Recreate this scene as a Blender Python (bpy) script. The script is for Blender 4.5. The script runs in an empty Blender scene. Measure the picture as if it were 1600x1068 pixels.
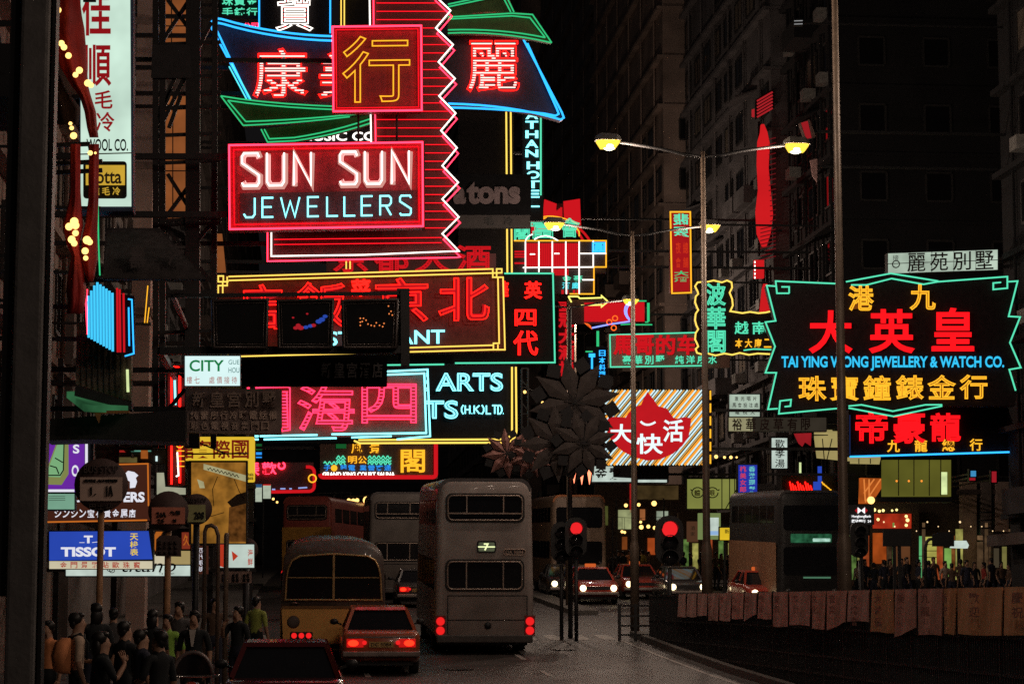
import bpy, bmesh, math, random
from mathutils import Vector, Matrix
random.seed(7)
SC = bpy.context.scene
COL = SC.collection
R_ = math.radians
# ---------------------------------------------------------------- camera
FPX, CX, CY = 3500.0, 800.0, 534.0            # focal length and centre in photograph pixels (1600 wide)
PITCH = math.atan(406.0 / FPX)
YAW = math.atan(320.0 * math.cos(PITCH) / FPX)
CAMZ = 1.1
cd = bpy.data.cameras.new('camera'); cam = bpy.data.objects.new('camera', cd); COL.objects.link(cam)
cd.sensor_width = 36.0; cd.lens = FPX / 1600.0 * 36.0; cd.clip_start = 0.5; cd.clip_end = 3000
cam.location = (0, 0, CAMZ); cam.rotation_euler = (R_(90) + PITCH, 0, -YAW)
SC.camera = cam
# ---------------------------------------------------------------- night sky, exposure
W = bpy.data.worlds.new('World'); SC.world = W; W.use_nodes = True
nt = W.node_tree; bg = nt.nodes['Background']
sky = nt.nodes.new('ShaderNodeTexSky'); sky.sky_type = 'NISHITA'; sky.sun_disc = False
sky.sun_elevation = R_(-4.0); sky.sun_rotation = R_(200); sky.air_density = 1.6; sky.dust_density = 3.0
add = nt.nodes.new('ShaderNodeVectorMath'); add.operation = 'ADD'; add.inputs[1].default_value = (.055, .052, .057)     # faint city glow over the whole sky
nt.links.new(sky.outputs['Color'], add.inputs[0]); nt.links.new(add.outputs['Vector'], bg.inputs['Color']); bg.inputs['Strength'].default_value = 0.1
vs = SC.view_settings
SC.display_settings.display_device = 'sRGB'
vs.view_transform = 'Standard'; vs.look = 'None'; vs.exposure = 0.0; vs.gamma = 1.0
SC.render.engine = 'CYCLES'
cy = SC.cycles
cy.use_denoising = False
try: cy.denoiser = 'OPENIMAGEDENOISE'
except Exception: pass
cy.max_bounces = 5; cy.diffuse_bounces = 2; cy.glossy_bounces = 2; cy.transmission_bounces = 3; cy.transparent_max_bounces = 6
cy.sample_clamp_indirect = 4.0; cy.sample_clamp_direct = 0.0; cy.caustics_reflective = False; cy.caustics_refractive = False
cy.use_light_tree = True
LAMP_W = 300.0        # street lamp wattage

# ---------------------------------------------------------------- helpers: projection of the plan
sy, cyw = math.sin(YAW), math.cos(YAW); sp, cp = math.sin(PITCH), math.cos(PITCH)
FW = Vector((sy * cp, cyw * cp, sp)); RT = Vector((cyw, -sy, 0)); UP = RT.cross(FW)
def P(px, py, D):
    v = FW * FPX + RT * (px - CX) + UP * (CY - py)
    return Vector((0, 0, CAMZ)) + v * (D / v.y)
def PM(D): return D / FPX                       # metres per photograph pixel at depth D
def lerp(a, b, t): return a + (b - a) * t
ZT = [(-30, -1.1), (20, -1.1), (30, -.95), (40, -.7), (49, -.45), (56, -.2), (70, .35), (95, 1.3), (130, 2.4), (200, 4.0), (420, 7.0), (900, 9.0)]
def gz(y):
    for (a, za), (b, zb) in zip(ZT, ZT[1:]):
        if y <= b: return lerp(za, zb, max(0, (y - a) / (b - a)))
    return ZT[-1][1]

# ---------------------------------------------------------------- helpers: materials
def s2l(c): c = c / 255.0; return c / 12.92 if c <= .04045 else ((c + .055) / 1.055) ** 2.4
MATS = {}
def mat(name, col, rough=.6, metal=0.0, var=.25, scale=6.0, bump=.0, spec=.5, coat=0.0, trans=0.0):
    if name in MATS: return MATS[name]
    m = bpy.data.materials.new(name); m.use_nodes = True; t = m.node_tree; b = t.nodes['Principled BSDF']
    tc = t.nodes.new('ShaderNodeTexCoord'); n = t.nodes.new('ShaderNodeTexNoise'); n.inputs['Scale'].default_value = scale; n.inputs['Detail'].default_value = 6
    t.links.new(tc.outputs['Object'], n.inputs['Vector'])
    r = t.nodes.new('ShaderNodeValToRGB'); r.color_ramp.elements[0].position = .3; r.color_ramp.elements[1].position = .75
    r.color_ramp.elements[0].color = [c * (1 - var) for c in col] + [1]; r.color_ramp.elements[1].color = [min(1, c * (1 + var)) for c in col] + [1]
    t.links.new(n.outputs['Fac'], r.inputs['Fac']); t.links.new(r.outputs['Color'], b.inputs['Base Color'])
    b.inputs['Roughness'].default_value = rough; b.inputs['Metallic'].default_value = metal; b.inputs['Specular IOR Level'].default_value = spec
    if coat: b.inputs['Coat Weight'].default_value = coat; b.inputs['Coat Roughness'].default_value = .08
    if trans: b.inputs['Transmission Weight'].default_value = trans
    if bump:
        bp = t.nodes.new('ShaderNodeBump'); bp.inputs['Strength'].default_value = bump; bp.inputs['Distance'].default_value = .03
        n2 = t.nodes.new('ShaderNodeTexNoise'); n2.inputs['Scale'].default_value = scale * 6; n2.inputs['Detail'].default_value = 5
        t.links.new(tc.outputs['Object'], n2.inputs['Vector']); t.links.new(n2.outputs['Fac'], bp.inputs['Height']); t.links.new(bp.outputs['Normal'], b.inputs['Normal'])
    MATS[name] = m; return m
def glow(name, rgb, boost=3.0, var=0.0, scale=3.0, thr=.72):
    """lit tube, lamp, light box or surface with its lighting put in: display colour rgb, its strong channels raised by boost"""
    if name in MATS: return MATS[name]
    lin = [s2l(c) for c in rgb]; mx = max(lin)
    col = [c * (boost if c > thr * mx else 1.0) for c in lin]
    m = bpy.data.materials.new(name); m.use_nodes = True; t = m.node_tree; t.nodes.clear()
    o = t.nodes.new('ShaderNodeOutputMaterial'); e = t.nodes.new('ShaderNodeEmission')
    s = max(1.0, max(col)); e.inputs['Color'].default_value = [c / s for c in col] + [1]; e.inputs['Strength'].default_value = s
    if var:
        tc = t.nodes.new('ShaderNodeTexCoord'); n = t.nodes.new('ShaderNodeTexNoise'); n.inputs['Scale'].default_value = scale; n.inputs['Detail'].default_value = 3
        mr = t.nodes.new('ShaderNodeMapRange'); mr.inputs['From Min'].default_value = .3; mr.inputs['From Max'].default_value = .7
        mr.inputs['To Min'].default_value = s * (1 - var); mr.inputs['To Max'].default_value = s * (1 + var * .5)
        t.links.new(tc.outputs['Object'], n.inputs['Vector']); t.links.new(n.outputs['Fac'], mr.inputs['Value']); t.links.new(mr.outputs['Result'], e.inputs['Strength'])
    t.links.new(e.outputs[0], o.inputs['Surface'])
    MATS[name] = m; return m

# ---------------------------------------------------------------- helpers: objects
def tag(o, label=None, cat=None, group=None, kind=None):
    if label: o['label'] = label
    if cat: o['category'] = cat
    if group: o['group'] = group
    if kind: o['kind'] = kind
    return o
BASE = {}
def thing(name, label, cat, loc, group=None, rz=0.0):
    o = bpy.data.objects.new(name, None); COL.objects.link(o); o.location = loc; o.rotation_euler = (0, 0, rz); o.empty_display_size = .3
    BASE[o.name] = Vector(loc) if rz == 0 else None
    return tag(o, label, cat, group)
class MB:
    def __init__(s): s.v = []; s.f = []; s.mi = []; s.cur = 0; s.smooth = []; s.sm = False
    def face(s, idx): s.f.append(idx); s.mi.append(s.cur); s.smooth.append(s.sm)
    def box(s, x0, x1, y0, y1, z0, z1):
        b = len(s.v)
        for z in (z0, z1):
            s.v += [(x0, y0, z), (x1, y0, z), (x1, y1, z), (x0, y1, z)]
        for q in ((0, 3, 2, 1), (4, 5, 6, 7), (0, 1, 5, 4), (1, 2, 6, 5), (2, 3, 7, 6), (3, 0, 4, 7)): s.face([b + i for i in q])
        return s
    def loft(s, rings, closed=True, cap=True):
        b = len(s.v); n = len(rings[0])
        for r in rings: s.v += [tuple(p) for p in r]
        for k in range(len(rings) - 1):
            for i in range(n if closed else n - 1):
                j = (i + 1) % n; s.face([b + k * n + i, b + k * n + j, b + (k + 1) * n + j, b + (k + 1) * n + i])
        if cap:
            s.face([b + i for i in range(n)][::-1]); s.face([b + (len(rings) - 1) * n + i for i in range(n)])
        return s
    def tube(s, pts, r, closed=False, n=6, rr=None):
        pts = [Vector(p) for p in pts]
        q = [pts[0]]
        for p in pts[1:]:
            if (p - q[-1]).length > 1e-5: q.append(p)
        if closed and len(q) > 2 and (q[0] - q[-1]).length < 1e-5: q.pop()
        pts = q; m = len(pts)
        if m < 2: return s
        rings = []; ref = None
        for i, p in enumerate(pts):
            a = pts[i - 1] if (i > 0 or closed) else None; c = pts[(i + 1) % m] if (i < m - 1 or closed) else None
            t1 = (p - a).normalized() if a is not None else None; t2 = (c - p).normalized() if c is not None else None
            t = (t1 + t2) if (t1 is not None and t2 is not None) else (t1 if t1 is not None else t2)
            if t.length < 1e-4: t = t1
            t = t.normalized()
            k = 1.0
            if t1 is not None and t2 is not None: k = 1.0 / max(.45, t1.dot(t))
            if ref is None:
                ref = Vector((0, 1, 0)) if abs(t.y) < .9 else Vector((1, 0, 0))
            u = ref - t * ref.dot(t)
            if u.length < 1e-3: u = Vector((1, 0, 0)) - t * t.x
            u.normalize(); w = t.cross(u); ref = u
            rad = (rr[i] if rr else r)
            rings.append([p + (u * math.cos(2 * math.pi * j / n) + w * math.sin(2 * math.pi * j / n) * k) * rad for j in range(n)])
        if closed: rings.append(rings[0])
        o = s.sm; s.sm = True; s.loft(rings, True, not closed); s.sm = o
        return s
    def bar(s, a, b, w, h=None):
        a = Vector(a); b = Vector(b); t = (b - a).normalized(); h = h or w
        u = Vector((0, 1, 0)) if abs(t.y) < .9 else Vector((1, 0, 0)); u = (u - t * u.dot(t)).normalized(); q = t.cross(u)
        return s.loft([[p + u * i * w / 2 + q * j * h / 2 for i, j in ((-1, -1), (1, -1), (1, 1), (-1, 1))] for p in (a, b)])
    def prism(s, xz, y0, y1):
        """polygon in the XZ plane with depth from y0 to y1"""
        return s.loft([[(x, y0, z) for x, z in xz], [(x, y1, z) for x, z in xz]])
    def lathe(s, prof, c, n=14, axis='z'):
        rings = []
        for r, h in prof:
            ring = []
            for j in range(n):
                a = 2 * math.pi * j / n; x, y = r * math.cos(a), r * math.sin(a)
                ring.append({'z': (c[0] + x, c[1] + y, c[2] + h), 'y': (c[0] + x, c[1] + h, c[2] + y), 'x': (c[0] + h, c[1] + x, c[2] + y)}[axis])
            rings.append(ring)
        o = s.sm; s.sm = True; s.loft(rings); s.sm = o; return s
    def ball(s, c, r, n=10, m=6, sc=(1, 1, 1)):
        rings = []
        for i in range(m + 1):
            a = math.pi * i / m; rad = max(1e-4, math.sin(a))
            rings.append([(c[0] + r * sc[0] * rad * math.cos(2 * math.pi * j / n), c[1] + r * sc[1] * rad * math.sin(2 * math.pi * j / n), c[2] - r * sc[2] * math.cos(a)) for j in range(n)])
        o = s.sm; s.sm = True; s.loft(rings); s.sm = o; return s
    def add(s, verts, faces, fn=None):
        b = len(s.v); s.v += [tuple(fn(p)) if fn else tuple(p) for p in verts]
        for f in faces: s.face([b + i for i in f])
        return s
    def build(s, name, m, parent=None, label=None, bevel=0.0):
        me = bpy.data.meshes.new(name)
        off = Vector((0, 0, 0))
        root = parent
        while root is not None and root.parent is not None: root = root.parent
        if root is not None and BASE.get(root.name) is not None: off = BASE[root.name]
        me.from_pydata([tuple(Vector(v) - off) for v in s.v], [], s.f)
        for mm in (m if isinstance(m, (list, tuple)) else [m]): me.materials.append(mm)
        me.polygons.foreach_set('material_index', s.mi); me.polygons.foreach_set('use_smooth', s.smooth)
        me.update()
        bm = bmesh.new(); bm.from_mesh(me); bmesh.ops.recalc_face_normals(bm, faces=bm.faces)
        if bevel: bmesh.ops.bevel(bm, geom=[e for e in bm.edges if len(e.link_faces) == 2 and e.calc_face_angle(0) > .6], offset=bevel, segments=2, affect='EDGES', profile=.5)
        bm.to_mesh(me); bm.free()
        o = bpy.data.objects.new(name, me); COL.objects.link(o)
        if parent is not None: o.parent = parent
        if label: o['label'] = label
        return o
def copy_tree(o, loc=None, rz=None, label=None, group=None, parent=None):
    c = o.copy(); COL.objects.link(c)
    if parent is not None: c.parent = parent
    if loc is not None: c.location = loc
    if rz is not None: c.rotation_euler = (0, 0, rz)
    if label: c['label'] = label
    if group: c['group'] = group
    for ch in list(o.children): copy_tree(ch, parent=c)
    return c
def structure(o): o['kind'] = 'structure'; return o

# ---------------------------------------------------------------- helpers: writing
GC = {}
def glyphs(s, bold=0.0, fill=True):
    k = (s, bold, fill)
    if k in GC: return GC[k]
    cu = bpy.data.curves.new('writing', 'FONT'); cu.body = s; cu.offset = bold; cu.resolution_u = 4
    cu.fill_mode = 'FRONT' if fill else 'NONE'
    ob = bpy.data.objects.new('writing', cu); me = ob.to_mesh()
    vs_ = [(v.co.x, v.co.y) for v in me.vertices]
    if fill: fs = [tuple(p.vertices) for p in me.polygons]
    else:
        nb = {}
        for e in me.edges:
            a, b = e.vertices; nb.setdefault(a, []).append(b); nb.setdefault(b, []).append(a)
        fs = []; seen = set()
        for st in sorted(nb):
            if st in seen: continue
            loop = [st]; seen.add(st); cur = st
            while True:
                nx = [q for q in nb[cur] if q not in seen]
                if not nx: break
                cur = nx[0]; seen.add(cur); loop.append(cur)
            fs.append(loop)
    ob.to_mesh_clear(); bpy.data.objects.remove(ob); bpy.data.curves.remove(cu)
    xs = [p[0] for p in vs_] or [0, 1]; ys = [p[1] for p in vs_] or [0, 1]
    x0, x1, y0, y1 = min(xs), max(xs), min(ys), max(ys)
    nv = [((x - x0) / max(1e-6, x1 - x0), (y - y0) / max(1e-6, y1 - y0)) for x, y in vs_]
    GC[k] = (nv, fs); return GC[k]
def cells(s, rect, vert=False, fill=.86, rev=False):
    x0, y0, x1, y1 = rect[:4]; n = len(s); out = []
    for i, c in enumerate(s):
        if c in ' \u3000': continue
        if vert:
            h = (y1 - y0) / n; a = y0 + h * (i + .5 - fill / 2); out.append((c, (x0, a, x1, a + h * fill)))
        else:
            w = (x1 - x0) / n; a = x0 + w * (i + .5 - fill / 2); out.append((c, (a, y0, a + w * fill, y1)))
    return out

class Sign:
    """a sign that hangs across the street, facing along it, at depth D"""
    def __init__(s, name, label, cat, D, rect, group=None, slant=0.0):
        s.D = D; s.rect = rect; s.sl = slant
        s.root = thing(name, label, cat, P((rect[0] + rect[2]) / 2, rect[3], D), group)
        s.d = .0
    def pt(s, x, y, off=0.0):
        return P(x, y + s.sl * (x - s.rect[0]), s.D - off)
    def board(s, shape, m, depth=.3, name='board', off=0.0, label=None):
        if len(shape) == 4 and not isinstance(shape[0], (tuple, list)):
            x0, y0, x1, y1 = shape; shape = [(x0, y1), (x1, y1), (x1, y0), (x0, y0)]
        a = [s.pt(x, y, off) for x, y in shape]; b = [p + Vector((0, depth, 0)) for p in a]
        return MB().loft([a, b]).build(name, m, s.root, label)
    def tubes(s, lines, m, r=1.3, off=.12, closed=False, name='tubing', label=None, n=6):
        mb = MB()
        for l in lines: mb.tube([s.pt(x, y, off) for x, y in l], r * PM(s.D), closed, n)
        return mb.build(name, m, s.root, label)
    def write(s, items, m, mode='solid', off=.03, bold=.0, thick=.03, r=1.0, step=4.0, name='lettering', label=None):
        """items: list of (string, rect in photograph pixels)"""
        mb = MB()
        for t, rc in items:
            x0, y0, x1, y1 = rc[:4]; sk = rc[4] if len(rc) > 4 else 0
            f = lambda p: (x0 + p[0] * (x1 - x0) + sk * p[1], y1 - p[1] * (y1 - y0))
            if mode == 'solid':
                if any(ord(q) > 0x2e00 for q in t): bold = min(bold, .018)
                nv, fs = glyphs(t, bold, True); b = len(mb.v)
                mb.v += [tuple(s.pt(*f(p), off + thick)) for p in nv]
                for q in fs: mb.face([b + i for i in q])
                lv, lo = glyphs(t, bold, False); b = len(mb.v)
                for d in (off + thick, off - .005): mb.v += [tuple(s.pt(*f(p), d)) for p in lv]
                k = len(lv)
                for l in lo:
                    for i, a in enumerate(l):
                        c = l[(i + 1) % len(l)]; mb.face([b + a, b + c, b + k + c, b + k + a])
            else:
                nv, lo = glyphs(t, bold, False)
                loops = [[f(nv[i]) for i in l] for l in lo if len(l) > 2]
                if mode in ('outline', 'both'):
                    for l in loops: mb.tube([s.pt(x, y, off) for x, y in l], r * PM(s.D), True, 5)
                if mode in ('hatch', 'both'):
                    y = y0 + step * .6
                    while y < y1:
                        xs = []
                        for l in loops:
                            for (ax, ay), (bx, by) in zip(l, l[1:] + l[:1]):
                                if (ay <= y) != (by <= y): xs.append(ax + (y - ay) / (by - ay) * (bx - ax))
                        xs.sort()
                        for a, c in zip(xs[::2], xs[1::2]):
                            if c - a > 1.6: mb.tube([s.pt(a + .4, y, off), s.pt(c - .4, y, off)], r * .9 * PM(s.D), False, 5)
                        y += step
        return mb.build(name, m, s.root, label)
    def arms(s, to_x, ys, w=.09, m=None):
        """steel arms from the back of the sign to the building it hangs from"""
        mb = MB(); x0 = s.rect[0] if to_x < s.pt(s.rect[0], s.rect[1]).x else s.rect[2]
        xin = lerp(s.rect[0], s.rect[2], .9 if x0 == s.rect[0] else .1)
        for y in ys:
            a = s.pt(xin, y, -.4); b = s.pt(x0, y, -.4)
            mb.bar(a, Vector((to_x, b.y, b.z)), w)
            mb.bar(s.pt(lerp(s.rect[0], s.rect[2], .5), y, -.3), s.pt(lerp(s.rect[0], s.rect[2], .5), y, -.45), w)
        return mb.build('bracket', m or MATS['black_steel'], s.root)
def _stub(s, far=49.2):
    mb = MB()
    for y in (lerp(s.rect[1], s.rect[3], .3), lerp(s.rect[1], s.rect[3], .7)):
        a = s.pt((s.rect[0] + s.rect[2]) / 2, y, -.2); mb.bar(a, Vector((a.x, far, a.z)), .06)
    return mb.build('bracket', MATS['black_steel'], s.root)
Sign.stub = _stub
def rr(x0, y0, x1, y1, r, n=4, corners='abcd'):
    """rounded rectangle in picture directions: a top left, b top right, c bottom right, d bottom left"""
    out = []
    for k, (cx, cy_, a0) in zip('abcd', ((x0, y0, 180), (x1, y0, 270), (x1, y1, 0), (x0, y1, 90))):
        if k not in corners: out.append((cx, cy_)); continue
        ox = cx + (r if cx == x0 else -r); oy = cy_ + (r if cy_ == y0 else -r)
        for i in range(n + 1):
            a = R_(a0 + 90 * i / n); out.append((ox + r * math.cos(a), oy + r * math.sin(a)))
    return out
def curve(p0, p1, p2, n=8):
    return [((1 - t) ** 2 * p0[0] + 2 * t * (1 - t) * p1[0] + t * t * p2[0], (1 - t) ** 2 * p0[1] + 2 * t * (1 - t) * p1[1] + t * t * p2[1]) for t in [i / n for i in range(n + 1)]]

# ---------------------------------------------------------------- shared materials
BLK = mat('black_steel', (.012, .012, .013), .55)
DRK = mat('dark_board', (.010, .008, .008), .7, spec=.15)
DRK2 = mat('dark_brown_board', (.07, .05, .045), .7)
REDB = mat('red_board', (.42, .02, .03), .5)
GREYM = mat('galvanised_steel', (.22, .2, .18), .45, .6)
RUB = mat('rubber', (.02, .02, .02), .85)
GLASS = mat('dark_glass', (.012, .012, .014), .06, var=.1, spec=.7)
CONC = mat('concrete', (.22, .2, .18), .85, bump=.3, scale=2)
N_RED = glow('neon_red', (255, 52, 40), 5.5)
N_PINK = glow('neon_pink', (255, 98, 148), 6.0)
N_HOT = glow('neon_hot_pink', (255, 82, 140), 3.4)
N_WHITE = glow('neon_white', (255, 246, 235), 2.2)
N_ICE = glow('neon_ice', (190, 245, 255), 2.2)
N_BLUE = glow('neon_blue', (62, 165, 250), 1.9, thr=.1)
N_CYAN = glow('neon_cyan', (80, 215, 225), 1.5, thr=.1)
N_TEAL = glow('neon_teal', (84, 215, 170), 1.25, thr=.1)
N_GREEN = glow('neon_green', (52, 190, 118), 1.15, thr=.1)
N_YEL = glow('neon_yellow', (255, 212, 92), 1.35, thr=.1)
N_AMB = glow('neon_amber', (252, 178, 48), 1.3, thr=.1)
N_DEEP = glow('neon_deep_red', (205, 22, 30), 1.0)
N_DEEP2 = glow('neon_deep_red_dim', (150, 16, 22), 1.0)
BULB = glow('warm_bulb', (255, 200, 112), 2.3, thr=.1)
# ================================================================ ground, road, pavement
def sheet(name, xs, ys, m, dz=0.0):
    mb = MB(); nx = len(xs)
    for y in ys:
        for x in xs: mb.v.append((x, y, gz(y) + dz))
    for j in range(len(ys) - 1):
        for i in range(nx - 1): mb.face([j * nx + i, j * nx + i + 1, (j + 1) * nx + i + 1, (j + 1) * nx + i])
    return structure(mb.build(name, m))
YS = [-30, 0, 10, 20, 25, 30, 35, 40, 44.5, 49, 52.5, 56, 60, 65, 70, 76, 82, 88, 95, 105, 118, 130, 150, 175, 200, 260, 330, 420, 600, 900]
asph = mat('asphalt', (.031, .026, .024), .6, bump=.6, scale=.9, var=.7)
sheet('ground', [-600, -6.2, 9, 23.2, 600], YS, mat('ground_concrete', (.06, .056, .052), .9, scale=.4), -.03)
sheet('road', [-2.2, 9.2], YS, asph); 
sheet('road', [9.2, 10.1], [y for y in YS if y >= 65] , asph)
sheet('road', [10.1, 19.5], YS, asph)
paving = mat('paving', (.14, .13, .12), .8, bump=.3, scale=3)
def kerbed(name, x0, x1, y0, y1, m, h=.13):
    mb = MB(); ys = [y0] + [y for y in YS if y0 < y < y1] + [y1]
    rings = [[(x0, y, gz(y) - .05), (x1, y, gz(y) - .05), (x1, y, gz(y) + h), (x0, y, gz(y) + h)] for y in ys]
    return structure(mb.loft(rings).build(name, m))
kerbed('pavement', -6.3, -2.2, -30, 420, paving)
kerbed('pavement', 19.5, 23.4, -30, 420, paving); kerbed('pavement', 23.4, 62, 79.5, 97.4, paving)
kerbed('median', 9.2, 10.1, -30, 64, mat('kerb_concrete', (.12, .11, .10), .85, bump=.3), .16); kerbed('median', 9.2, 10.1, 78, 150, MATS['kerb_concrete'], .16)
wp = mat('road_paint', (.34, .32, .30), .7, var=.6, scale=9)
mb = MB()
for y in range(36, 130, 6):
    for x in (1.3, 5.2, 13.2, 16.4):
        if y > 60 and y < 74: continue
        mb.v += [(x - .06, y, gz(y) + .006), (x + .06, y, gz(y) + .006), (x + .06, y + 2, gz(y + 2) + .006), (x - .06, y + 2, gz(y + 2) + .006)]; b = len(mb.v); mb.face([b - 4, b - 3, b - 2, b - 1])
structure(mb.build('lane_markings', wp))
mb = MB()
for x in (8.7, -1.8):
    ys = [30] + [y for y in YS if 30 < y < 62] + [62]
    for a, c in zip(ys, ys[1:]):
        mb.v += [(x - .05, a, gz(a) + .006), (x + .05, a, gz(a) + .006), (x + .05, c, gz(c) + .006), (x - .05, c, gz(c) + .006)]; b = len(mb.v); mb.face([b - 4, b - 3, b - 2, b - 1])
for i in range(14):
    x = -1.5 + i * .75
    mb.v += [(x, 62.5, gz(62.5) + .006), (x + .4, 62.5, gz(62.5) + .006), (x + .4, 65, gz(65) + .006), (x, 65, gz(65) + .006)]; b = len(mb.v); mb.face([b - 4, b - 3, b - 2, b - 1])
structure(mb.build('edge_markings', wp))

for mx_, my_ in ((3.4, 50.5), (6.6, 58.0), (12.0, 70.0)):
    MC = MB().lathe([(.34, 0), (.34, .012), (.30, .012), (.30, .006), (.05, .006), (.04, .012)], (mx_, my_, gz(my_)), 20)
    o = MC.build('manhole_cover', mat('cast_iron', (.03, .028, .027), .4, .6)); tag(o, {3.4: 'round iron manhole cover in the lane behind the rust red saloon', 6.6: 'round iron manhole cover in the lane right of the route 7 bus', 12.0: 'round iron manhole cover on the crossing beyond the railing'}[mx_], 'manhole cover')
# ================================================================ buildings
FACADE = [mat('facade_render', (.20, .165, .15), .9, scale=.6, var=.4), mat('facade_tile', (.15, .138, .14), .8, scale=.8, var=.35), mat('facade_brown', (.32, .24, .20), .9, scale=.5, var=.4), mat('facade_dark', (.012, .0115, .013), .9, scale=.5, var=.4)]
LITW = glow('lit_window', (150, 120, 80), 1.0)
def building(label, x0, x1, y0, y1, h, fm, side, group, seed, bay=3.2, storey=3.1, first=4.6, lit=0, end=True):
    """side +1: street wall looks towards +X, -1: towards -X. Windows are copies of one part"""
    rnd = random.Random(seed); z0 = gz(y0) - .3
    xf = x1 if side > 0 else x0
    t = thing('building', label, 'building', ((x0 + x1) / 2, (y0 + y1) / 2, z0), group)
    mb = MB().box(x0, x1, y0, y1, z0, z0 + h); mb.build('wall', fm, t)
    mb = MB(); k = 0; wf = mat('window_frame_dark', (.03, .028, .027), .6); curt = mat('curtain', (.16, .13, .10), .9); wm2 = None
    z = z0 + first
    while z < z0 + h - 1:                                  # floor slabs and ledges
        mb.box(min(xf, xf + side * .35), max(xf, xf + side * .35), y0 + .02, y1 - .02, z - .12, z + .08)
        if end: mb.box(x0 + .02, x1 - .02, y0 - .12, y0 - .002, z - .1, z + .05)
        z += storey
    mb.build('ledge', fm, t)
    spots = []
    z = z0 + first + .95
    while z < min(z0 + h - 2, z0 + 62):
        y = y0 + bay * .5
        while y < y1 - bay * .4: spots.append(('s', y, z)); y += bay
        if end:
            x = x0 + 1.6 if side < 0 else x1 - 1.6
            for i in range(3): spots.append(('e', x + i * 3.0 if side < 0 else x - i * 3.0, z))
        z += storey
    rnd.shuffle(spots); spots.sort(key=lambda q: abs(q[2] - 14))
    wm = None; em = None; n = 0
    extra = MB()
    for sp_ in spots:
        typ, a, z = sp_
        if rnd.random() < .08: continue
        if n >= 96: continue
        n += 1
        if typ == 's':
            if wm is None:
                m_ = MB()
                m_.box(-.02, .06, -.95, .95, -.05, .05).box(-.02, .06, -.95, .95, 1.45, 1.55).box(-.02, .06, -1.0, -.9, .05, 1.45).box(-.02, .06, .9, 1.0, .05, 1.45).box(-.02, .05, -.04, .04, .05, 1.45)
                m_.cur = 1; m_.box(-.02, .02, -.9, -.04, .05, 1.45).box(-.02, .02, .04, .9, .05, 1.45)
                wm = m_.build('window', [wf, GLASS]); o = wm; wm2 = wm.data.copy(); wm2.materials[1] = curt
            else:
                o = wm.copy(); COL.objects.link(o)
                if rnd.random() < .3: o.data = wm2
            o.parent = t; o.location = Vector((xf + side * .03, a, z)) - t.location; o.rotation_euler = (0, 0, 0 if side > 0 else math.pi)
        else:
            if em is None:
                m_ = MB()
                m_.box(-.6, .6, -.06, .02, -.05, .05).box(-.6, .6, -.06, .02, 1.25, 1.35).box(-.65, -.55, -.06, .02, .05, 1.25).box(.55, .65, -.06, .02, .05, 1.25)
                m_.cur = 1; m_.box(-.55, .55, -.02, .02, .05, 1.25)
                em = m_.build('window', [wf, GLASS]); o = em
            else: o = em.copy(); COL.objects.link(o)
            o.parent = t; o.location = Vector((a, y0 - .03, z)) - t.location
    ac = None
    pm = MB()
    for i in range(6):
        ya = y0 + (i + .5) * (y1 - y0) / 6; pm.tube([(xf + side * .12, ya, z0 + 4), (xf + side * .12, ya, z0 + h - 1)], .07, n=5)
    pm.build('drain_pipe', fm, t)
    for i in range(34):                                     # air conditioners, awnings and balconies on the street wall
        typ, a, z = rnd.choice(spots[:60] or [('s', y0 + 2, z0 + 8)])
        if typ != 's': continue
        if ac is None:
            ac = MB().box(-.02, .55, -.4, .4, -.62, -.12).build('air_conditioner', mat('ac_casing', (.3, .29, .27), .6)); o = ac
        else: o = ac.copy(); COL.objects.link(o)
        o.parent = t; o.location = Vector((xf + side * .03, a + rnd.uniform(-.3, .3), z)) - t.location; o.rotation_euler = (0, 0, 0 if side > 0 else math.pi)
    for i in range(14):
        typ, a, z = rnd.choice(spots[:70] or [('s', y0 + 2, z0 + 8)])
        if typ != 's': continue
        d = rnd.uniform(.7, 1.3); m_ = MB()
        xa, xb = sorted((xf + side * .03, xf + side * d))
        if i % 2: m_.loft([[(xf + side * .03, a - 1.2, z + 1.9), (xf + side * .03, a + 1.2, z + 1.9), (xf + side * .03, a + 1.2, z + 1.8), (xf + side * .03, a - 1.2, z + 1.8)], [(xf + side * d, a - 1.2, z + 1.5), (xf + side * d, a + 1.2, z + 1.5), (xf + side * d, a + 1.2, z + 1.42), (xf + side * d, a - 1.2, z + 1.42)]]).build('awning', fm, t)
        else: m_.box(xa, xb, a - 1.4, a + 1.4, z - 1.0, z - .1).build('balcony', fm, t)
    # street floor: fascia and shutters
    mb = MB(); mb.box(min(xf, xf + side * .9), max(xf, xf + side * .9), y0 + .1, y1 - .1, z0 + 3.5, z0 + 3.9); mb.build('canopy', DRK2, t)
    return t
GL = 'old street buildings along the left pavement'; GR_ = 'tower blocks along the right pavement'
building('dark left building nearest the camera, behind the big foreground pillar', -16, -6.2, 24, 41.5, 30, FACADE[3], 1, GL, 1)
building('left building behind the steel sign truss', -16, -6.3, 42, 58, 34, FACADE[2], 1, GL, 2)
building('left building beyond the wide yellow framed restaurant sign', -16, -6.1, 58.5, 82, 36, FACADE[0], 1, GL, 3)
building('fourth building along the left pavement, behind the hanging signs', -17, -6.3, 82.5, 120, 40, FACADE[1], 1, GL, 4)
building('farthest building along the left pavement at the end of the street', -18, -6.0, 121, 260, 40, FACADE[0], 1, GL, 5, bay=4.5)
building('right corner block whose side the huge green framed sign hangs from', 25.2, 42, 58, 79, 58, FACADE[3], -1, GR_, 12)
building('almost black right tower whose end wall stands behind the lit side street shops', 23.6, 62, 97.5, 108, 60, FACADE[3], -1, GR_, 6)
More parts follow.
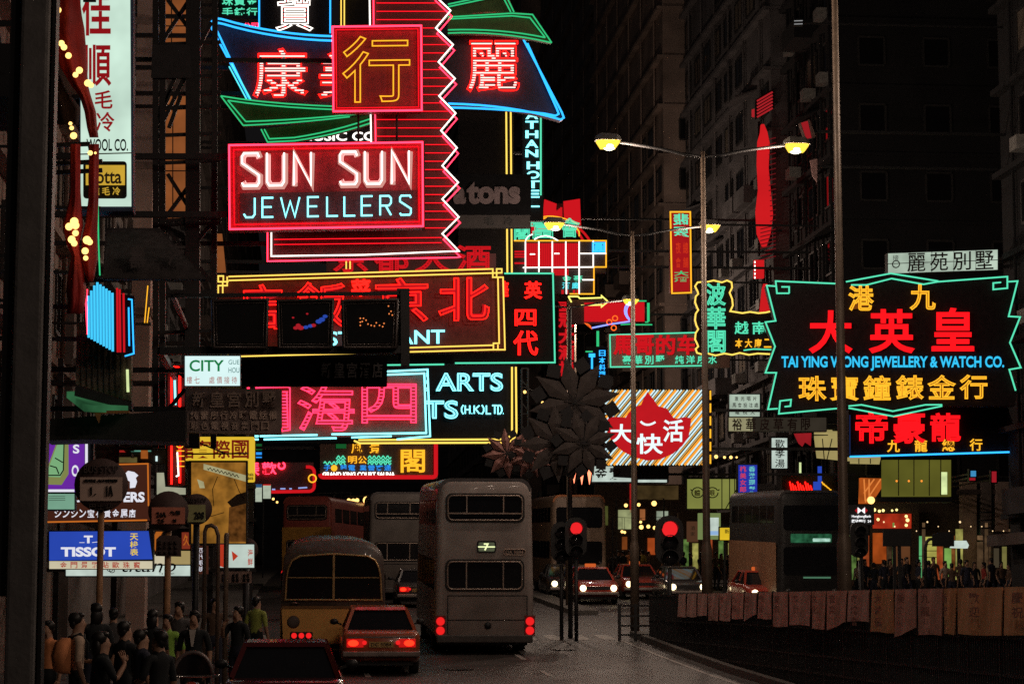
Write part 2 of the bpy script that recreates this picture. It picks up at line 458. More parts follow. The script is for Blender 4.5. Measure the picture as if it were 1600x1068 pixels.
building('right tower behind the tall red vertical neon strip', 22.9, 38, 108.5, 134, 62, FACADE[1], -1, GR_, 7)
building('right tower with brown end wall above the slim green and red sign', 21.6, 38, 134.5, 168, 66, FACADE[2], -1, GR_, 8)
building('right tower behind the nearest street lamp pair', 22.4, 40, 168.5, 215, 70, FACADE[0], -1, GR_, 9, bay=3.8)
building('last right tower at the far end of the street', 20.5, 42, 216, 330, 76, FACADE[2], -1, GR_, 10, bay=5)
building('dark block closing the far end of the street', -30, 30, 430, 450, 46, FACADE[1], -1, 'blocks at the far end', 11, bay=6)

# ================================================================ street lamps
lampm = mat('lamp_post_paint', (.13, .095, .068), .5, .2)
lens = glow('lamp_lens', (255, 205, 88), 1.6, thr=.1); lampb = glow('lamp_bulb', (255, 246, 205), 6.0, thr=.1)
def lamp_light(parent, loc, w):
    l = bpy.data.lights.new('lamp_light', 'POINT'); l.energy = w; l.color = (1.0, .76, .60); l.shadow_soft_size = .25
    o = bpy.data.objects.new('lamp_light', l); COL.objects.link(o); o.parent = parent; o.location = loc
    return o
LX = 9.62; LH = 12.3
def street_lamp(y, label, w, group='twin arm street lamps along the median', dh=0.0):
    zb = gz(y) + .1; H = LH - zb + dh
    if SL[0] is None:
        t = thing('street_lamp', label, 'street lamp', (LX, y, zb), group)
        SL[0] = t
        m_ = MB(); m_.sm = True
        m_.lathe([(.135, -.1), (.135, 2.6), (.10, 2.75), (.095, 2.8), (.055, 12.6)], (LX, y, zb + 0), 12)
        m_.build('pole', lampm, t)
        for s in (-1, 1):
            a = MB(); a.tube([(LX, y, zb + 12.45), (LX + s * .5, y, zb + 12.52), (LX + s * 1.0, y, zb + 12.64), (LX + s * 2.1, y, zb + 12.8)], .04, n=6)
            arm = a.build('arm', mat('lamp_arm', (.03, .03, .03), .6), t)
            h = MB(); c = (LX + s * 2.36, y, zb + 12.8)
            h.loft([[(c[0] - .32, y + d, c[2] + .02 + e) for d, e in ((-.12, 0), (.12, 0), (.1, .1), (-.1, .1))], [(c[0] - .2, y + d, c[2] + e) for d, e in ((-.22, .02), (.22, .02), (.16, .2), (-.16, .2))], [(c[0] + .2, y + d, c[2] + e) for d, e in ((-.22, .02), (.22, .02), (.16, .18), (-.16, .18))], [(c[0] + .32, y + d, c[2] + e) for d, e in ((-.1, .03), (.1, .03), (.06, .1), (-.06, .1))]])
            hd = h.build('lamp_head', mat('lamp_head_paint', (.2, .19, .17), .5), t)
            g = MB(); g.loft([[(c[0] - .29, y + d, c[2] + e) for d, e in ((-.1, .015), (.1, .015), (.06, -.02), (-.06, -.02))], [(c[0] - .18, y + d, c[2] + e) for d, e in ((-.2, .015), (.2, .015), (.12, -.17), (-.12, -.17))], [(c[0] + .18, y + d, c[2] + e) for d, e in ((-.2, .015), (.2, .015), (.12, -.17), (-.12, -.17))], [(c[0] + .29, y + d, c[2] + e) for d, e in ((-.1, .02), (.1, .02), (.05, -.02), (-.05, -.02))]])
            g.build('lens', lens, hd); MB().ball((c[0] - s * .03, y, c[2] - .12), .11, 10, 6, (1.5, 1.6, .9)).build('bulb', lampb, hd)
    else:
        t = copy_tree(SL[0], (LX, y, zb), label=label)
    t.scale = (1, 1, H / 12.75)
    for s in (-1, 1): lamp_light(t, (s * 2.36, 0, 12.4), w)
    return t
SL = [None]
street_lamp(39.8, 'nearest street lamp, its tall pole standing through the fence, heads above the frame', LAMP_W, dh=.55)
street_lamp(53.8, 'street lamp whose two heads glow either side at the top of the view', LAMP_W)
street_lamp(65.9, 'street lamp whose right head glows beside the slim green and red sign', LAMP_W)
street_lamp(82.6, 'street lamp beyond the crossing, right head left of the slim green and red sign', LAMP_W * 1.5)
street_lamp(12.5, 'street lamp on the median beside the camera', LAMP_W * .9)
street_lamp(26.5, 'street lamp just beside the right edge of the view', LAMP_W)
t = thing('street_lamp', 'distant street lamp beside the white and yellow grid sign, two heads close together', 'street lamp', (14.2, 121, gz(121)))
b = P(898, 481, 121); zb = gz(121)
MB().lathe([(.13, 0), (.07, b.z - zb)], (b.x, 121, zb), 8).build('pole', lampm, t)
for s in (-1, 1):
    c = (b.x + s * .4, 121, b.z); hd = MB().box(c[0] - .18, c[0] + .3, 120.85, 121.15, c[2], c[2] + .1).build('lamp_head', BLK, t)
    MB().ball((c[0], 121, c[2] - .1), .28, 8, 5, (1, .6, .45)).build('lens', lens, hd); lamp_light(t, Vector((c[0], 121, c[2] - .4)) - t.location, 900)
# ================================================================ median fence and its banners
fx = 9.35
def ftop(y): return 1.1 + .2 + (y - 44) * .0
t = thing('median_fence', 'long dark median fence hung with faded paper banners', 'fence', (fx, 44, gz(44)))
ends = []
y = 24.0
postm = None
while y < 62:
    if postm is None:
        postm = MB().box(-.025, .025, -.025, .025, -.75, 1.32).build('post', BLK); o = postm
    else: o = postm.copy(); COL.objects.link(o)
    o.parent = t; o.location = Vector((fx + .05, y, 0)) - BASE[t.name]; y += 1.5
mb = MB()
for z in (1.27, .62, .12, -.2): mb.box(fx + .03, fx + .06, 24, 61.5, z - .02, z + .02)
mb.build('rail', BLK, t)
mb = MB(); y = 24.1
while y < 61.5:
    mb.box(fx + .03, fx + .06, y - .012, y + .012, -.8, 1.25); y += .11
mb.build('bars', BLK, t)
bcol = [(.80, .42, .32), (.76, .43, .35), (.66, .41, .35), (.85, .42, .19)]
bmats = [mat('banner_paper_%d' % i, c, .8, var=.14, scale=3) for i, c in enumerate(bcol)]
ink = mat('banner_ink', (.34, .14, .10), .9)
rnd = random.Random(5)
xs_ = [1590, 1548, 1436, 1392, 1356, 1306, 1252, 1212, 1158, 1142, 1102, 1072]
edges = [(1556, 1630, 3), (1436, 1548, 3), (1356, 1434, 3), (1314, 1352, 0), (1262, 1312, 0), (1214, 1258, 0), (1160, 1212, 1), (1128, 1156, 1), (1100, 1125, 2), (1076, 1098, 2), (1058, 1074, 2)]
edges = [(1588, 1650, 3), (1512, 1584, 3), (1490, 1508, 3), (1448, 1486, 0), (1410, 1444, 0), (1372, 1408, 3), (1334, 1368, 1), (1300, 1331, 0), (1276, 1297, 0), (1240, 1273, 1), (1214, 1237, 1), (1190, 1211, 1), (1168, 1187, 2), (1148, 1166, 1), (1128, 1146, 2), (1110, 1126, 2), (1093, 1108, 2), (1076, 1091, 2), (1062, 1074, 2)]
BT = ['\u6176\u795d', '\u6b61\u8fce', '\u9999\u6e2f', '\u4e5d\u9f8d', '\u7f8e\u98df', '\u5927\u6e1b\u50f9', '\u591c\u7e3d\u6703', '\u97f3\u6a02', '\u6587\u5316', '\u85dd\u8853']
HOWB = ['widest orange', 'plain orange', 'narrow orange', 'brown', 'brown torn', 'orange', 'dull brown', 'brown', 'narrow brown', 'dull', 'narrow dull', 'small dull', 'small', 'small dull', 'small', 'small', 'small', 'tiny', 'tiny']
for i, (xa, xb, bi) in enumerate(edges):
    ya = FPX * fx / (xb - 480.0); yb = FPX * fx / (xa - 480.0)
    zt = 1.30; hgt = .62 + rnd.uniform(-.10, .08) + (0.1 if i in (4, 7) else 0)
    nm = 'banner'
    pos = 'first banner from the right end of the fence' if i == 0 else '%s banner from the right end of the fence' % ['', 'second', 'third', 'fourth', 'fifth', 'sixth', 'seventh', 'eighth', 'ninth', 'tenth', 'eleventh', 'twelfth', 'thirteenth', 'fourteenth', 'fifteenth', 'sixteenth', 'seventeenth', 'eighteenth', 'nineteenth'][i]
    b = thing(nm, '%s paper %s' % (HOWB[i], pos), 'banner', (fx, (ya + yb) / 2, zt), 'paper banners tied to the median fence')
    m_ = MB(); N = 8; fr = []; bk = []
    for j in range(N + 1):
        u = j / N; y = lerp(ya, yb, u); wob = .010 * math.sin(u * 9 + i) ; cut = hgt - (.16 * (1 - u) if i in (4, 7, 12) else 0) - .008 * math.sin(u * 5 + i * 2)
        fr.append(((fx - .03 + wob, y, zt), (fx - .05 - wob, y, zt - cut)))
    for j in range(N):
        a, c = fr[j], fr[j + 1]; k = len(m_.v); m_.v += [a[0], a[1], c[1], c[0]]; m_.v += [(p[0] + .012, p[1], p[2]) for p in (a[0], a[1], c[1], c[0])]
        m_.face([k, k + 1, k + 2, k + 3]); m_.face([k + 7, k + 6, k + 5, k + 4])
    m_.build('sheet', bmats[bi], b)
    if i < 16:
        w = MB(); s_ = BT[i % len(BT)]; cw = min(.5, (yb - ya) * .5)
        for q, ch in enumerate(s_):
            nv, fs = glyphs(ch, .02, True); cyy = lerp(ya, yb, .5)
            w.add(nv, fs, lambda p: (fx - .11, cyy - (p[0] - .5) * cw * 1.0, zt - .12 - q * .19 + p[1] * .15 - .1))
        w.build('lettering', ink, b)
# pedestrian railing at the crossing
t = thing('pedestrian_railing', 'low dark pedestrian railing at the end of the median', 'railing', (9.0, 62.5, gz(62.5)))
for k in range(5):
    x = P(968 + k * 25, 940, 62).x
    MB().box(x - .04, x + .04, 62.0, 62.08, gz(62), 1.05).build('post', BLK, t)
mb = MB(); xa, xb = P(966, 940, 62).x, P(1072, 940, 62).x
for z in (1.0, .72, .45, .2): mb.box(xa, xb, 62.01, 62.05, z - .025, z + .025)
mb.build('rail', BLK, t)

# ================================================================ traffic lights
LRED = glow('signal_red', (232, 38, 42), 1.1)
def traffic_light(label, px, py, D, lit, h=72, w=42, lamp=True):
    c = P(px, py, D); u = PM(D); t = thing('traffic_light', label, 'traffic light', (c.x, D, gz(D)), 'traffic lights at the crossing')
    MB().lathe([(.055, 0), (.055, c.z - gz(D) - h * .8 * u)], (c.x, D, gz(D)), 10).build('pole', BLK, t)
    pts = rr(px - w / 2, py - 20 * h / 72, px + w / 2, py + h - 20 * h / 72, w * .45)
    b = [P(x, y, D) for x, y in pts]
    MB().loft([b, [p + Vector((0, .12, 0)) for p in b]]).build('housing', mat('signal_housing', (.012, .012, .012), .6), t)
    for k in range(3):
        cc = P(px, py + k * h * .3, D); r = 11.5 * u * (w / 42)
        MB().lathe([(r, -.10), (r, -.02)], (cc.x, D, cc.z), 18, 'y').build('signal_lens', LRED if (k == 0 and lit) else GLASS, t)
        m_ = MB(); n = 10
        ri = [[(cc.x + q * math.cos(a), D - d, cc.z + q * math.sin(a)) for a in [math.pi * j / n for j in range(n + 1)]] for q, d in ((r * 1.15, .02), (r * 1.15, .22), (r * 1.06, .22), (r * 1.06, .02))]
        m_.loft(ri, False, False).build('visor', BLK, t)
traffic_light('lit red traffic light right of the rear of the double decker', 900, 825, 62, True, 62, 34)
traffic_light('lit red traffic light with a broad black head beside the median end', 1046, 826, 61, True, 76, 44)
traffic_light('unlit traffic light turned away, black head left of a lit red one', 877, 832, 62.6, False, 62, 32)
traffic_light('unlit black traffic light head below the white and red bank logo', 1343, 830, 63, False, 56, 28)
# ================================================================ neon signs over the left carriageway
WL = -6.2                                           # left street wall
GS = 'neon signs hung over the left carriageway'
def dbl(lines, d):                                   # parallel companion lines are given explicitly; helper keeps code short
    return lines
# --- steel truss that carries the nearest signs
t = thing('steel_truss', 'dark steel truss tower beside the tall red zigzag sign', 'truss', P(290, 700, 47))
mb = MB(); D = 47
for x in (243, 254, 302, 336): mb.bar(P(x, 0, D), P(x + (252 - x) * .03, 700, D), .12 if x != 302 else .3)
for a, b in (((250, 70), (296, 0)), ((262, 0), (310, 65)), ((243, 190), (300, 60)), ((255, 345), (310, 270)), ((262, 272), (308, 345)), ((243, 198), (268, 140)), ((264, 200), (282, 150)), ((250, 560), (330, 620)), ((262, 640), (330, 560)), ((330, 35), (250, 200)), ((255, 440), (330, 350)), ((255, 350), (330, 440))): mb.bar(P(*a, D), P(*b, D), .08)
for y in (70, 122, 148, 170, 212, 255, 345, 352, 520, 548, 640): mb.bar(P(243, y, D), P(345, y - 4, D), .07)
mb.build('frame', BLK, t)
MB().loft([[P(x, y, 46.8 + d) for x, y in ((238, 70), (296, 70), (300, 122), (236, 122))] for d in (0, .5)]).build('junction_box', mat('steel_box', (.02, .02, .022), .6), t)
MB().loft([[P(x, y, 48 + d) for x, y in ((262, 118), (304, 118), (304, 150), (262, 150))] for d in (0, .5)]).build('air_conditioner', mat('ac_casing', (.3, .29, .27), .6), t)
# --- facade behind the truss: orange light on it put into glowing panels
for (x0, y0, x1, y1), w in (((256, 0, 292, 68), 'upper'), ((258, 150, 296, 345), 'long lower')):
    s = Sign('wall_panel', '%s wall panel glowing dull orange for lit facade, seen through the steel truss' % w, 'wall panel', 57.5, (x0, y0, x1, y1))
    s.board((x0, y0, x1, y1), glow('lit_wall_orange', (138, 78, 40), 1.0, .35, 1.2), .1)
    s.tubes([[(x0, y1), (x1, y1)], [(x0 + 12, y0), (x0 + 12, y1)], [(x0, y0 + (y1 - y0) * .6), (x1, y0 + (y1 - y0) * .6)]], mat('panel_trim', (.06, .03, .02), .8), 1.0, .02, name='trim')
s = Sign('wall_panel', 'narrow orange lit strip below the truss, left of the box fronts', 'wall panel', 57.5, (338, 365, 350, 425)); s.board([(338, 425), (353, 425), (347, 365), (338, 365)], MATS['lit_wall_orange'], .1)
s = Sign('pilaster', 'pale brown plastered pilaster between the tall white light box and the truss', 'pilaster', 56, (207, -30, 236, 420))
s.root.location.z = gz(56); BASE[s.root.name] = Vector(s.root.location)
mb = MB(); a_, b_ = P(207, 400, 56), P(236, 400, 56); mb.box(a_.x, b_.x, 56, 57, gz(56), 18); mb.build('shaft', mat('pilaster_plaster', (.55, .40, .34), .9, var=.25, scale=1.2), s.root)
mb = MB()
for z_ in (4.5, 8.2, 11.9, 15.6): mb.box(a_.x - .04, b_.x + .04, 55.95, 57, z_, z_ + .18)
mb.build('band', mat('pilaster_band', (.3, .22, .19), .9), s.root)
# --- tall zigzag sign
s = Sign('neon_sign', 'tall dark red zigzag edged neon sign with red bars', 'neon sign', 47, (418, 0, 718, 405), GS, -.012)
zz_o = [(704, 17), (708, 70), (711, 123), (712, 177), (714, 231), (716, 285), (717, 339), (717, 392)]
zz_i = [(678, -8), (681, 44), (685, 97), (686, 150), (689, 204), (691, 259), (691, 311), (691, 365)]
zig = [(660, -36)] + [p for a, b in zip(zz_i, zz_o) for p in (a, b)]
unsl = lambda L: [(x, y + .012 * (x - 418)) for x, y in L]
s.board([(580, 0), (582, 362), (420, 362), (422, 402)] and unsl([(418, 405), (418, 360), (580, 360), (580, -40), (660, -40)] + zig + [(717, 398)]), mat('oxblood_board', (.10, .02, .02), .6), .35)
s.tubes([unsl(zig + [(717, 392), (570, 398), (424, 400), (424, 362)]), unsl([(577, -40), (578, 44)]), unsl([(579, 176), (580, 222)])], N_WHITE, 1.25, .14, name='white_tubing')
off = [(x + 2, y + 9) for x, y in zig[1:]]
s.tubes([unsl(off + [(715, 402), (418, 408), (418, 362)]), unsl([(583, -40), (584, 44)]), unsl([(586, 176), (587, 222)])], N_PINK, 1.15, .1, name='pink_tubing')
bars = []
for y in range(-8, 360, 13):
    lim = 0
    for (a, b), (c, d) in zip(zig, zig[1:]):
        if min(b, d) <= y <= max(b, d): lim = a + (y - b) / (d - b + 1e-6) * (c - a)
    bars.append(unsl([(588 if y < 222 else 664, y), ((lim or 690) - 3, y)]))
for y in (371, 379): bars.append(unsl([(428, y + 3), (690, y)]))
s.tubes(bars, glow('neon_bar_red', (205, 28, 45), 2.4), .75, .07, name='bar_tubing')
s.arms(WL, (100, 385))
# --- square sign with one yellow character
s = Sign('neon_sign', 'square red neon sign with one yellow outlined character', 'neon sign', 46.3, (519, 40, 659, 174), GS, -.012)
s.board((519, 41, 659, 175), mat('red_square_board', (.30, .014, .022), .5), .3)
s.tubes([[(520, 42), (658, 42), (659, 174), (521, 174)]], N_PINK, 1.6, .16, True, 'border_tubing')
s.tubes([[(525, 47), (653, 47), (654, 169), (526, 169)]], glow('neon_side_red', (200, 20, 38), 2.2), .8, .05, True, 'inner_tubing')
s.write([('\u884c', (536, 58, 640, 160))], N_AMB, 'outline', .14, .035, r=1.15)
s.tubes([[(560, 175), (560, 222)], [(620, 175), (620, 222)]], BLK, 2, -.4, name='bracket')
# --- double word jeweller's sign
s = Sign('neon_sign', 'wide red jewellers sign with two rows of white letters', 'neon sign', 45.6, (358, 225, 661, 358), GS, -.016)
s.board((357, 226, 661, 359), mat('red_wide_board', (.50, .016, .03), .5), .4)
s.tubes([[(358, 227), (660, 227), (661, 358), (359, 358)]], N_PINK, 1.6, .16, True, 'border_tubing')
s.tubes([[(365, 234), (654, 234), (655, 351), (366, 351)]], MATS['neon_side_red'], .9, .06, True, 'inner_tubing')
def strokes(ch, x, y, w, h):
    G = {'S': [[(1, .12), (.9, 0), (.12, 0), (0, .1), (0, .3), (1, .68), (1, .9), (.88, 1), (.1, 1), (0, .9)]], 'U': [[(0, 0), (0, .88), (.14, 1), (.86, 1), (1, .88), (1, 0)]], 'N': [[(0, 1), (0, 0), (1, 1), (1, 0)]],
         'J': [[(1, 0), (1, .85), (.8, 1), (.2, 1), (0, .82)]], 'E': [[(1, 0), (0, 0), (0, 1), (1, 1)], [(0, .48), (.85, .48)]], 'W': [[(0, 0), (.25, 1), (.5, .2), (.75, 1), (1, 0)]], 'L': [[(0, 0), (0, 1), (1, 1)]],
         'R': [[(0, 1), (0, 0), (.8, 0), (1, .12), (1, .36), (.8, .5), (0, .5)], [(.5, .5), (1, 1)]], 'D': [[(0, 0), (.6, 0), (1, .3), (1, .7), (.6, 1), (0, 1), (0, 0)]], 'T': [[(0, 0), (1, 0)], [(.5, 0), (.5, 1)]],
         'H': [[(0, 0), (0, 1)], [(1, 0), (1, 1)], [(0, .5), (1, .5)]], 'K': [[(0, 0), (0, 1)], [(1, 0), (0, .55)], [(.3, .45), (1, 1)]], '(': [[(1, -.05), (.3, .3), (.3, .7), (1, 1.05)]], ')': [[(0, -.05), (.7, .3), (.7, .7), (0, 1.05)]], '.': [[(.3, .97), (.6, .97)]]}
    return [[(x + a * w, y + b * h) for a, b in l] for l in G[ch]]
big = []; bigo = []
for k, (ch, x) in enumerate(zip('SUNSUN', (378, 417, 459, 531, 570, 612))):
    big += strokes(ch, x, 240, 27, 51); bigo += strokes(ch, x + 5, 244, 19 if ch != 'N' else 22, 43)
    bigo += strokes(ch, x + 2.5, 242, 23, 47)
faceL = MB()
cream = glow('letter_face', (215, 150, 140), 1.0)
for l in big: faceL.tube([s.pt(x + 1.5, y + 1.5, .05) for x, y in l], 4.6 * PM(s.D), False, 4)
faceL.build('letter_body', cream, s.root)
s.tubes(big, N_WHITE, 1.5, .2, name='lettering')
s.tubes(bigo, glow('neon_rose_white', (255, 205, 200), 1.6), .9, .18, name='inner_lettering')
sm = []
for ch, x in zip('JEWELLERS', (381, 410, 439, 481, 511, 538, 565, 594, 625)): sm += strokes(ch, x, 310 + .0 * x, 17 if ch != 'W' else 29, 30)
s.board((375, 302, 652, 346), mat('sign_dark_band', (.14, .015, .02), .6), .02, 'band', .03)
s.tubes(sm, N_ICE, 1.55, .16, name='small_lettering')
s.arms(WL, (250, 340), .12)
# --- bow tie shaped blue sign
s = Sign('neon_sign', 'blue outlined sign with flared ends behind the zigzag sign', 'neon sign', 53, (328, 28, 882, 190), GS)
top = curve((346, 30), (430, 55), (524, 57), 8); edge = [(392, 160)]
poly = [(392, 158), (331, 45), (329, 36), (336, 29), (346, 30)] + top[1:] + [(712, 52), (818, 62)] + [(878, 176), (881, 184), (876, 187)] + curve((876, 187), (800, 164), (700, 162), 7)[1:]
s.board(poly, mat('navy_board', (.05, .035, .06), .6), .35)
s.tubes([[(392, 158), (331, 45), (329, 36), (336, 29), (346, 30)] + top[1:], [(818, 62), (878, 176), (881, 184), (876, 187)] + curve((876, 187), (800, 164), (700, 162), 8)[1:],
         [(388, 152), (338, 46), (337, 40), (341, 36), (350, 38)] + [(x, y + 7) for x, y in top[1:]], [(824, 62 + 6), (870, 170), (873, 178), (868, 181)] + curve((868, 180), (800, 170), (700, 168), 8)[1:]], N_BLUE, 1.7, .2, name='blue_tubing')
s.tubes([[(362, 100), (394, 160)], [(358, 104), (389, 162)]], N_CYAN, 1.3, .24, name='cyan_tubing')
wr = glow('neon_red_white', (255, 215, 205), 1.6, thr=.1)
s.write([('\u5eb7', (398, 78, 478, 150)), ('\u9e97', (732, 66, 808, 140)), ('\u7f8e', (500, 85, 570, 150))], wr, 'hatch', .2, .055, r=1.3, step=3.8)
s.write([('\u5eb7', (396, 76, 480, 152)), ('\u9e97', (730, 64, 811, 143)), ('\u7f8e', (498, 83, 573, 153))], N_RED, 'outline', .12, .07, r=.9, name='lettering_outline')
s.arms(WL, (60, 110, 150), .1)
# --- green leaf shaped signs
olive = mat('olive_board', (.09, .10, .03), .6)
s = Sign('neon_sign', 'green outlined leaf shaped sign under the blue flared sign', 'neon sign', 51.5, (345, 150, 580, 222), GS)
l1 = [(345, 150)] + curve((345, 150), (430, 165), (580, 168), 6)[1:] + [(580, 178)] + curve((580, 178), (480, 192), (380, 196), 6)[1:]
l2 = [(408, 202), (418, 222), (460, 220)] + curve((460, 220), (520, 212), (580, 192), 6)[1:] + [(580, 180)]
s.board(l1, olive, .25); s.board(l2, olive, .25, 'lower_board')
i1 = [(356, 157)] + curve((356, 157), (440, 170), (578, 173), 6)[1:]
s.tubes([l1[:8], [(345, 150), (380, 196)], l1[8:], i1, [(356, 157), (384, 190)], curve((384, 190), (480, 187), (578, 176), 6), l2[:10], [(413, 202), (421, 217), (460, 215)] + curve((460, 215), (520, 206), (578, 186), 6)[1:]], N_GREEN, 1.2, .12, name='green_tubing')
s.arms(WL, (170,), .08)
s = Sign('neon_sign', 'green outlined leaf shaped sign above the flared sign, right of the zigzag edge', 'neon sign', 51.5, (700, -12, 864, 68), GS)
l1 = [(700, 14), (700, 46)] + curve((700, 52), (780, 48), (862, 66), 6) + [(832, 22), (800, 18), (740, 22)]
l2 = [(700, 12), (793, -10), (804, 19), (760, 19), (700, 24)]
s.board(l1, olive, .25); s.board(l2, olive, .25, 'upper_board', -.27)
s.tubes([curve((700, 52), (780, 48), (862, 67), 8), [(862, 67), (832, 23), (800, 21), (700, 27)], curve((700, 47), (780, 44), (852, 59), 8), [(852, 59), (828, 28), (800, 25), (700, 30)], [(700, 11), (780, -6)], [(790, -8), (803, 19)], [(784, -8), (798, 19)], [(700, 7), (775, -9)]], N_GREEN, 1.2, .12, name='green_tubing')
# --- top blue column with a white red character
s = Sign('neon_sign', 'dark column sign edged blue with a white and red character, cut by the top', 'neon sign', 56, (404, -60, 517, 50), GS)
s.board((404, -60, 517, 52), DRK, .3)
s.tubes([[(405, -60), (405, 44)], [(516, -60), (516, 52)]], N_BLUE, 1.5, .1, name='blue_tubing')
s.write([('\u5bf6', (432, -28, 488, 48))], N_WHITE, 'outline', .1, .03, r=1.1)
s.write([('\u5bf6', (434, -26, 486, 46))], MATS['neon_side_red'], 'hatch', .06, .02, r=.9, step=5, name='lettering_fill')
s.arms(WL, (-30, 30), .1)
s = Sign('neon_sign', 'small teal lettered panel at the top left of the blue column', 'neon sign', 58, (344, -20, 403, 28), GS)
s.board((342, -20, 404, 30), DRK, .2)
s.write(cells('\u73e0\u5bf6\u91d1', (346, -8, 403, 9), fill=.9) + cells('\u624b\u9336\u884c', (346, 12, 403, 27), fill=.9), N_TEAL, 'solid', .04, .02)
s.write(cells('\u516c\u53f8', (380, 36, 404, 44), fill=.9), N_HOT, 'solid', .04, .02, name='pink_lettering')
s.arms(WL, (10,), .08)
s = Sign('neon_sign', 'thin yellow double tube frame between the blue column and the zigzag sign', 'neon sign', 58, (532, -20, 578, 160), GS)
s.board((530, -40, 578, 200), DRK, .25)
s.tubes([[(533, 60), (533, -4), (541, -12), (560, -14)], [(538, 60), (538, 0), (543, -7), (560, -9)]], N_YEL, 1.2, .1)
s = Sign('neon_sign', 'white lettered strip half hidden above the wide red jewellers sign', 'neon sign', 56.5, (470, 204, 579, 222), GS)
s.board((440, 202, 580, 224), DRK, .2)
s.write([('MUSIC CO', (470, 206, 588, 220))], N_WHITE, 'solid', .03, .02)
# --- yellow twin tube post sign and the vertical hotel sign
s = Sign('neon_sign', 'dark column sign edged by two tall yellow tubes', 'neon sign', 74, (718, 170, 802, 460), GS)
s.board((716, 150, 803, 520), DRK, .3)
s.tubes([[(791, 175), (793, 460)], [(798, 175), (800, 460)]], N_YEL, 1.5, .1)
s.arms(WL, (230, 430), .1)
s = Sign('neon_sign', 'vertical hotel sign with stacked ice blue letters and one green side tube', 'neon sign', 76, (818, 170, 848, 308), GS)
s.board((816, 150, 849, 345), DRK, .25)
s.write(cells('NATHAN', (821, 158, 841, 247), True, .82) + cells('HOTEL', (823, 251, 843, 325), True, .82), N_ICE, 'solid', .05, .03)
s.tubes([[(845, 180), (845, 305)]], N_TEAL, 1.5, .1)
s.arms(WL, (240,), .08)
# --- unlit grey lettered panel
s = Sign('sign_board', 'unlit black panel with dull grey letters behind the zigzag edge', 'sign', 70, (700, 273, 830, 352), GS)
s.board((680, 272, 830, 336), mat('black_panel', (.004, .004, .0045), .8, spec=.05), .3)
s.board((690, 336, 828, 356), mat('grey_strip', (.02, .016, .015), .8), .2, 'strip')
s.write([('tons', (729, 284, 813, 319)), ('a', (708, 292, 728, 319))], mat('dull_letters', (.085, .06, .062), .7), 'solid', .02, .05)
s.write(cells('\u6bdb\u51b7', (750, 338, 810, 352), fill=.5), mat('ink_black', (.01, .01, .01), .8), 'solid', .01, .02, name='small_lettering')
s.arms(WL, (300,), .1)
# --- wide yellow framed restaurant sign
s = Sign('neon_sign', 'wide restaurant sign with yellow double frame and large red outlined characters', 'neon sign', 60, (340, 425, 790, 560), GS, -.018)
sl = lambda L: [(x, y + .018 * (x - 340)) for x, y in L]
s.board(sl([(342, 556), (789, 549), (786, 421), (342, 430)]), mat('brown_red_board', (.11, .028, .026), .7, spec=.2), .4)
s.tubes([sl([(357, 432), (770, 420), (770, 433), (786, 433), (789, 546), (778, 546), (778, 538)]), sl([(357, 438), (784, 426), (784, 420), (776, 420), (776, 433)]), sl([(778, 433), (780, 536), (771, 536), (771, 546), (790, 546)]),
         sl([(341, 462), (341, 446), (355, 446), (355, 432)]), sl([(348, 462), (348, 440), (341, 440), (341, 431), (349, 431), (349, 440), (357, 440)]), sl([(345, 557), (345, 549), (356, 549), (356, 557), (771, 546)]), sl([(345, 551), (470, 548)]), sl([(570, 545), (770, 539)])], N_YEL, 1.25, .16, name='frame_tubing')
s.write([('\u5317', (686, 441, 764, 507)), ('\u4eac', (586, 440, 668, 509)), ('\u98ef', (463, 444, 540, 514)), ('\u5e97', (374, 446, 440, 516))], N_RED, 'outline', .24, .045, r=.8, name='red_lettering')
s.write([('\u5317', (688, 443, 762, 505)), ('\u4eac', (588, 442, 666, 507)), ('\u98ef', (465, 446, 538, 512)), ('\u5e97', (376, 448, 438, 514))], glow('neon_fill_red', (185, 22, 28), 1.0), 'solid', .03, .03, name='red_lettering_fill')
s.write([('\u83dc', (549, 441, 578, 466))], N_RED, 'outline', .14, .02, r=.9, name='small_character')
s.write([('RESTAURANT', (474, 521, 695, 543))], N_ICE, 'solid', .08, .015)
s.arms(WL, (440, 540), .12)
# --- green framed dark panel right of it
s = Sign('neon_sign', 'dark panel with green tube frame and three red characters in a column', 'neon sign', 64, (600, 427, 866, 568), GS)
s.board((596, 427, 867, 568), mat('green_frame_board', (.008, .007, .007), .7, spec=.15), .3)
s.tubes([[(788, 427), (864, 427), (867, 566), (711, 567)], [(694, 569), (605, 570)]], N_TEAL, 1.4, .14, name='green_tubing')
s.write([('\u82f1', (820, 440, 846, 466)), ('\u56db', (805, 484, 837, 508)), ('\u4ee3', (803, 517, 840, 554)), ('\u83ef', (776, 440, 794, 466))], N_RED, 'outline', .12, .02, r=.7)
s.write([('\u82f1', (820, 440, 846, 466)), ('\u56db', (805, 484, 837, 508)), ('\u4ee3', (803, 517, 840, 554)), ('\u83ef', (776, 440, 794, 466))], MATS['neon_fill_red'], 'solid', .02, .03, name='lettering_fill')
s.arms(WL, (460,), .1)
# --- red shapes seen above the restaurant sign
s = Sign('neon_sign', 'deep red neon characters peeping over the yellow restaurant frame', 'neon sign', 66, (515, 385, 770, 425), GS)
s.board((510, 396, 775, 430), mat('oxblood_board', (.10, .02, .02), .6), .2)
s.write(cells('\u4eac\u90fd\u5927\u9152', (516, 384, 772, 424), fill=.8), N_DEEP, 'both', .08, .05, r=1.3, step=3.4)
s.tubes([[(541, 408), (541, 420)], [(547, 408), (547, 420)]], N_YEL, 1.3, .16, name='yellow_tubing')
s.arms(WL, (412,), .1)
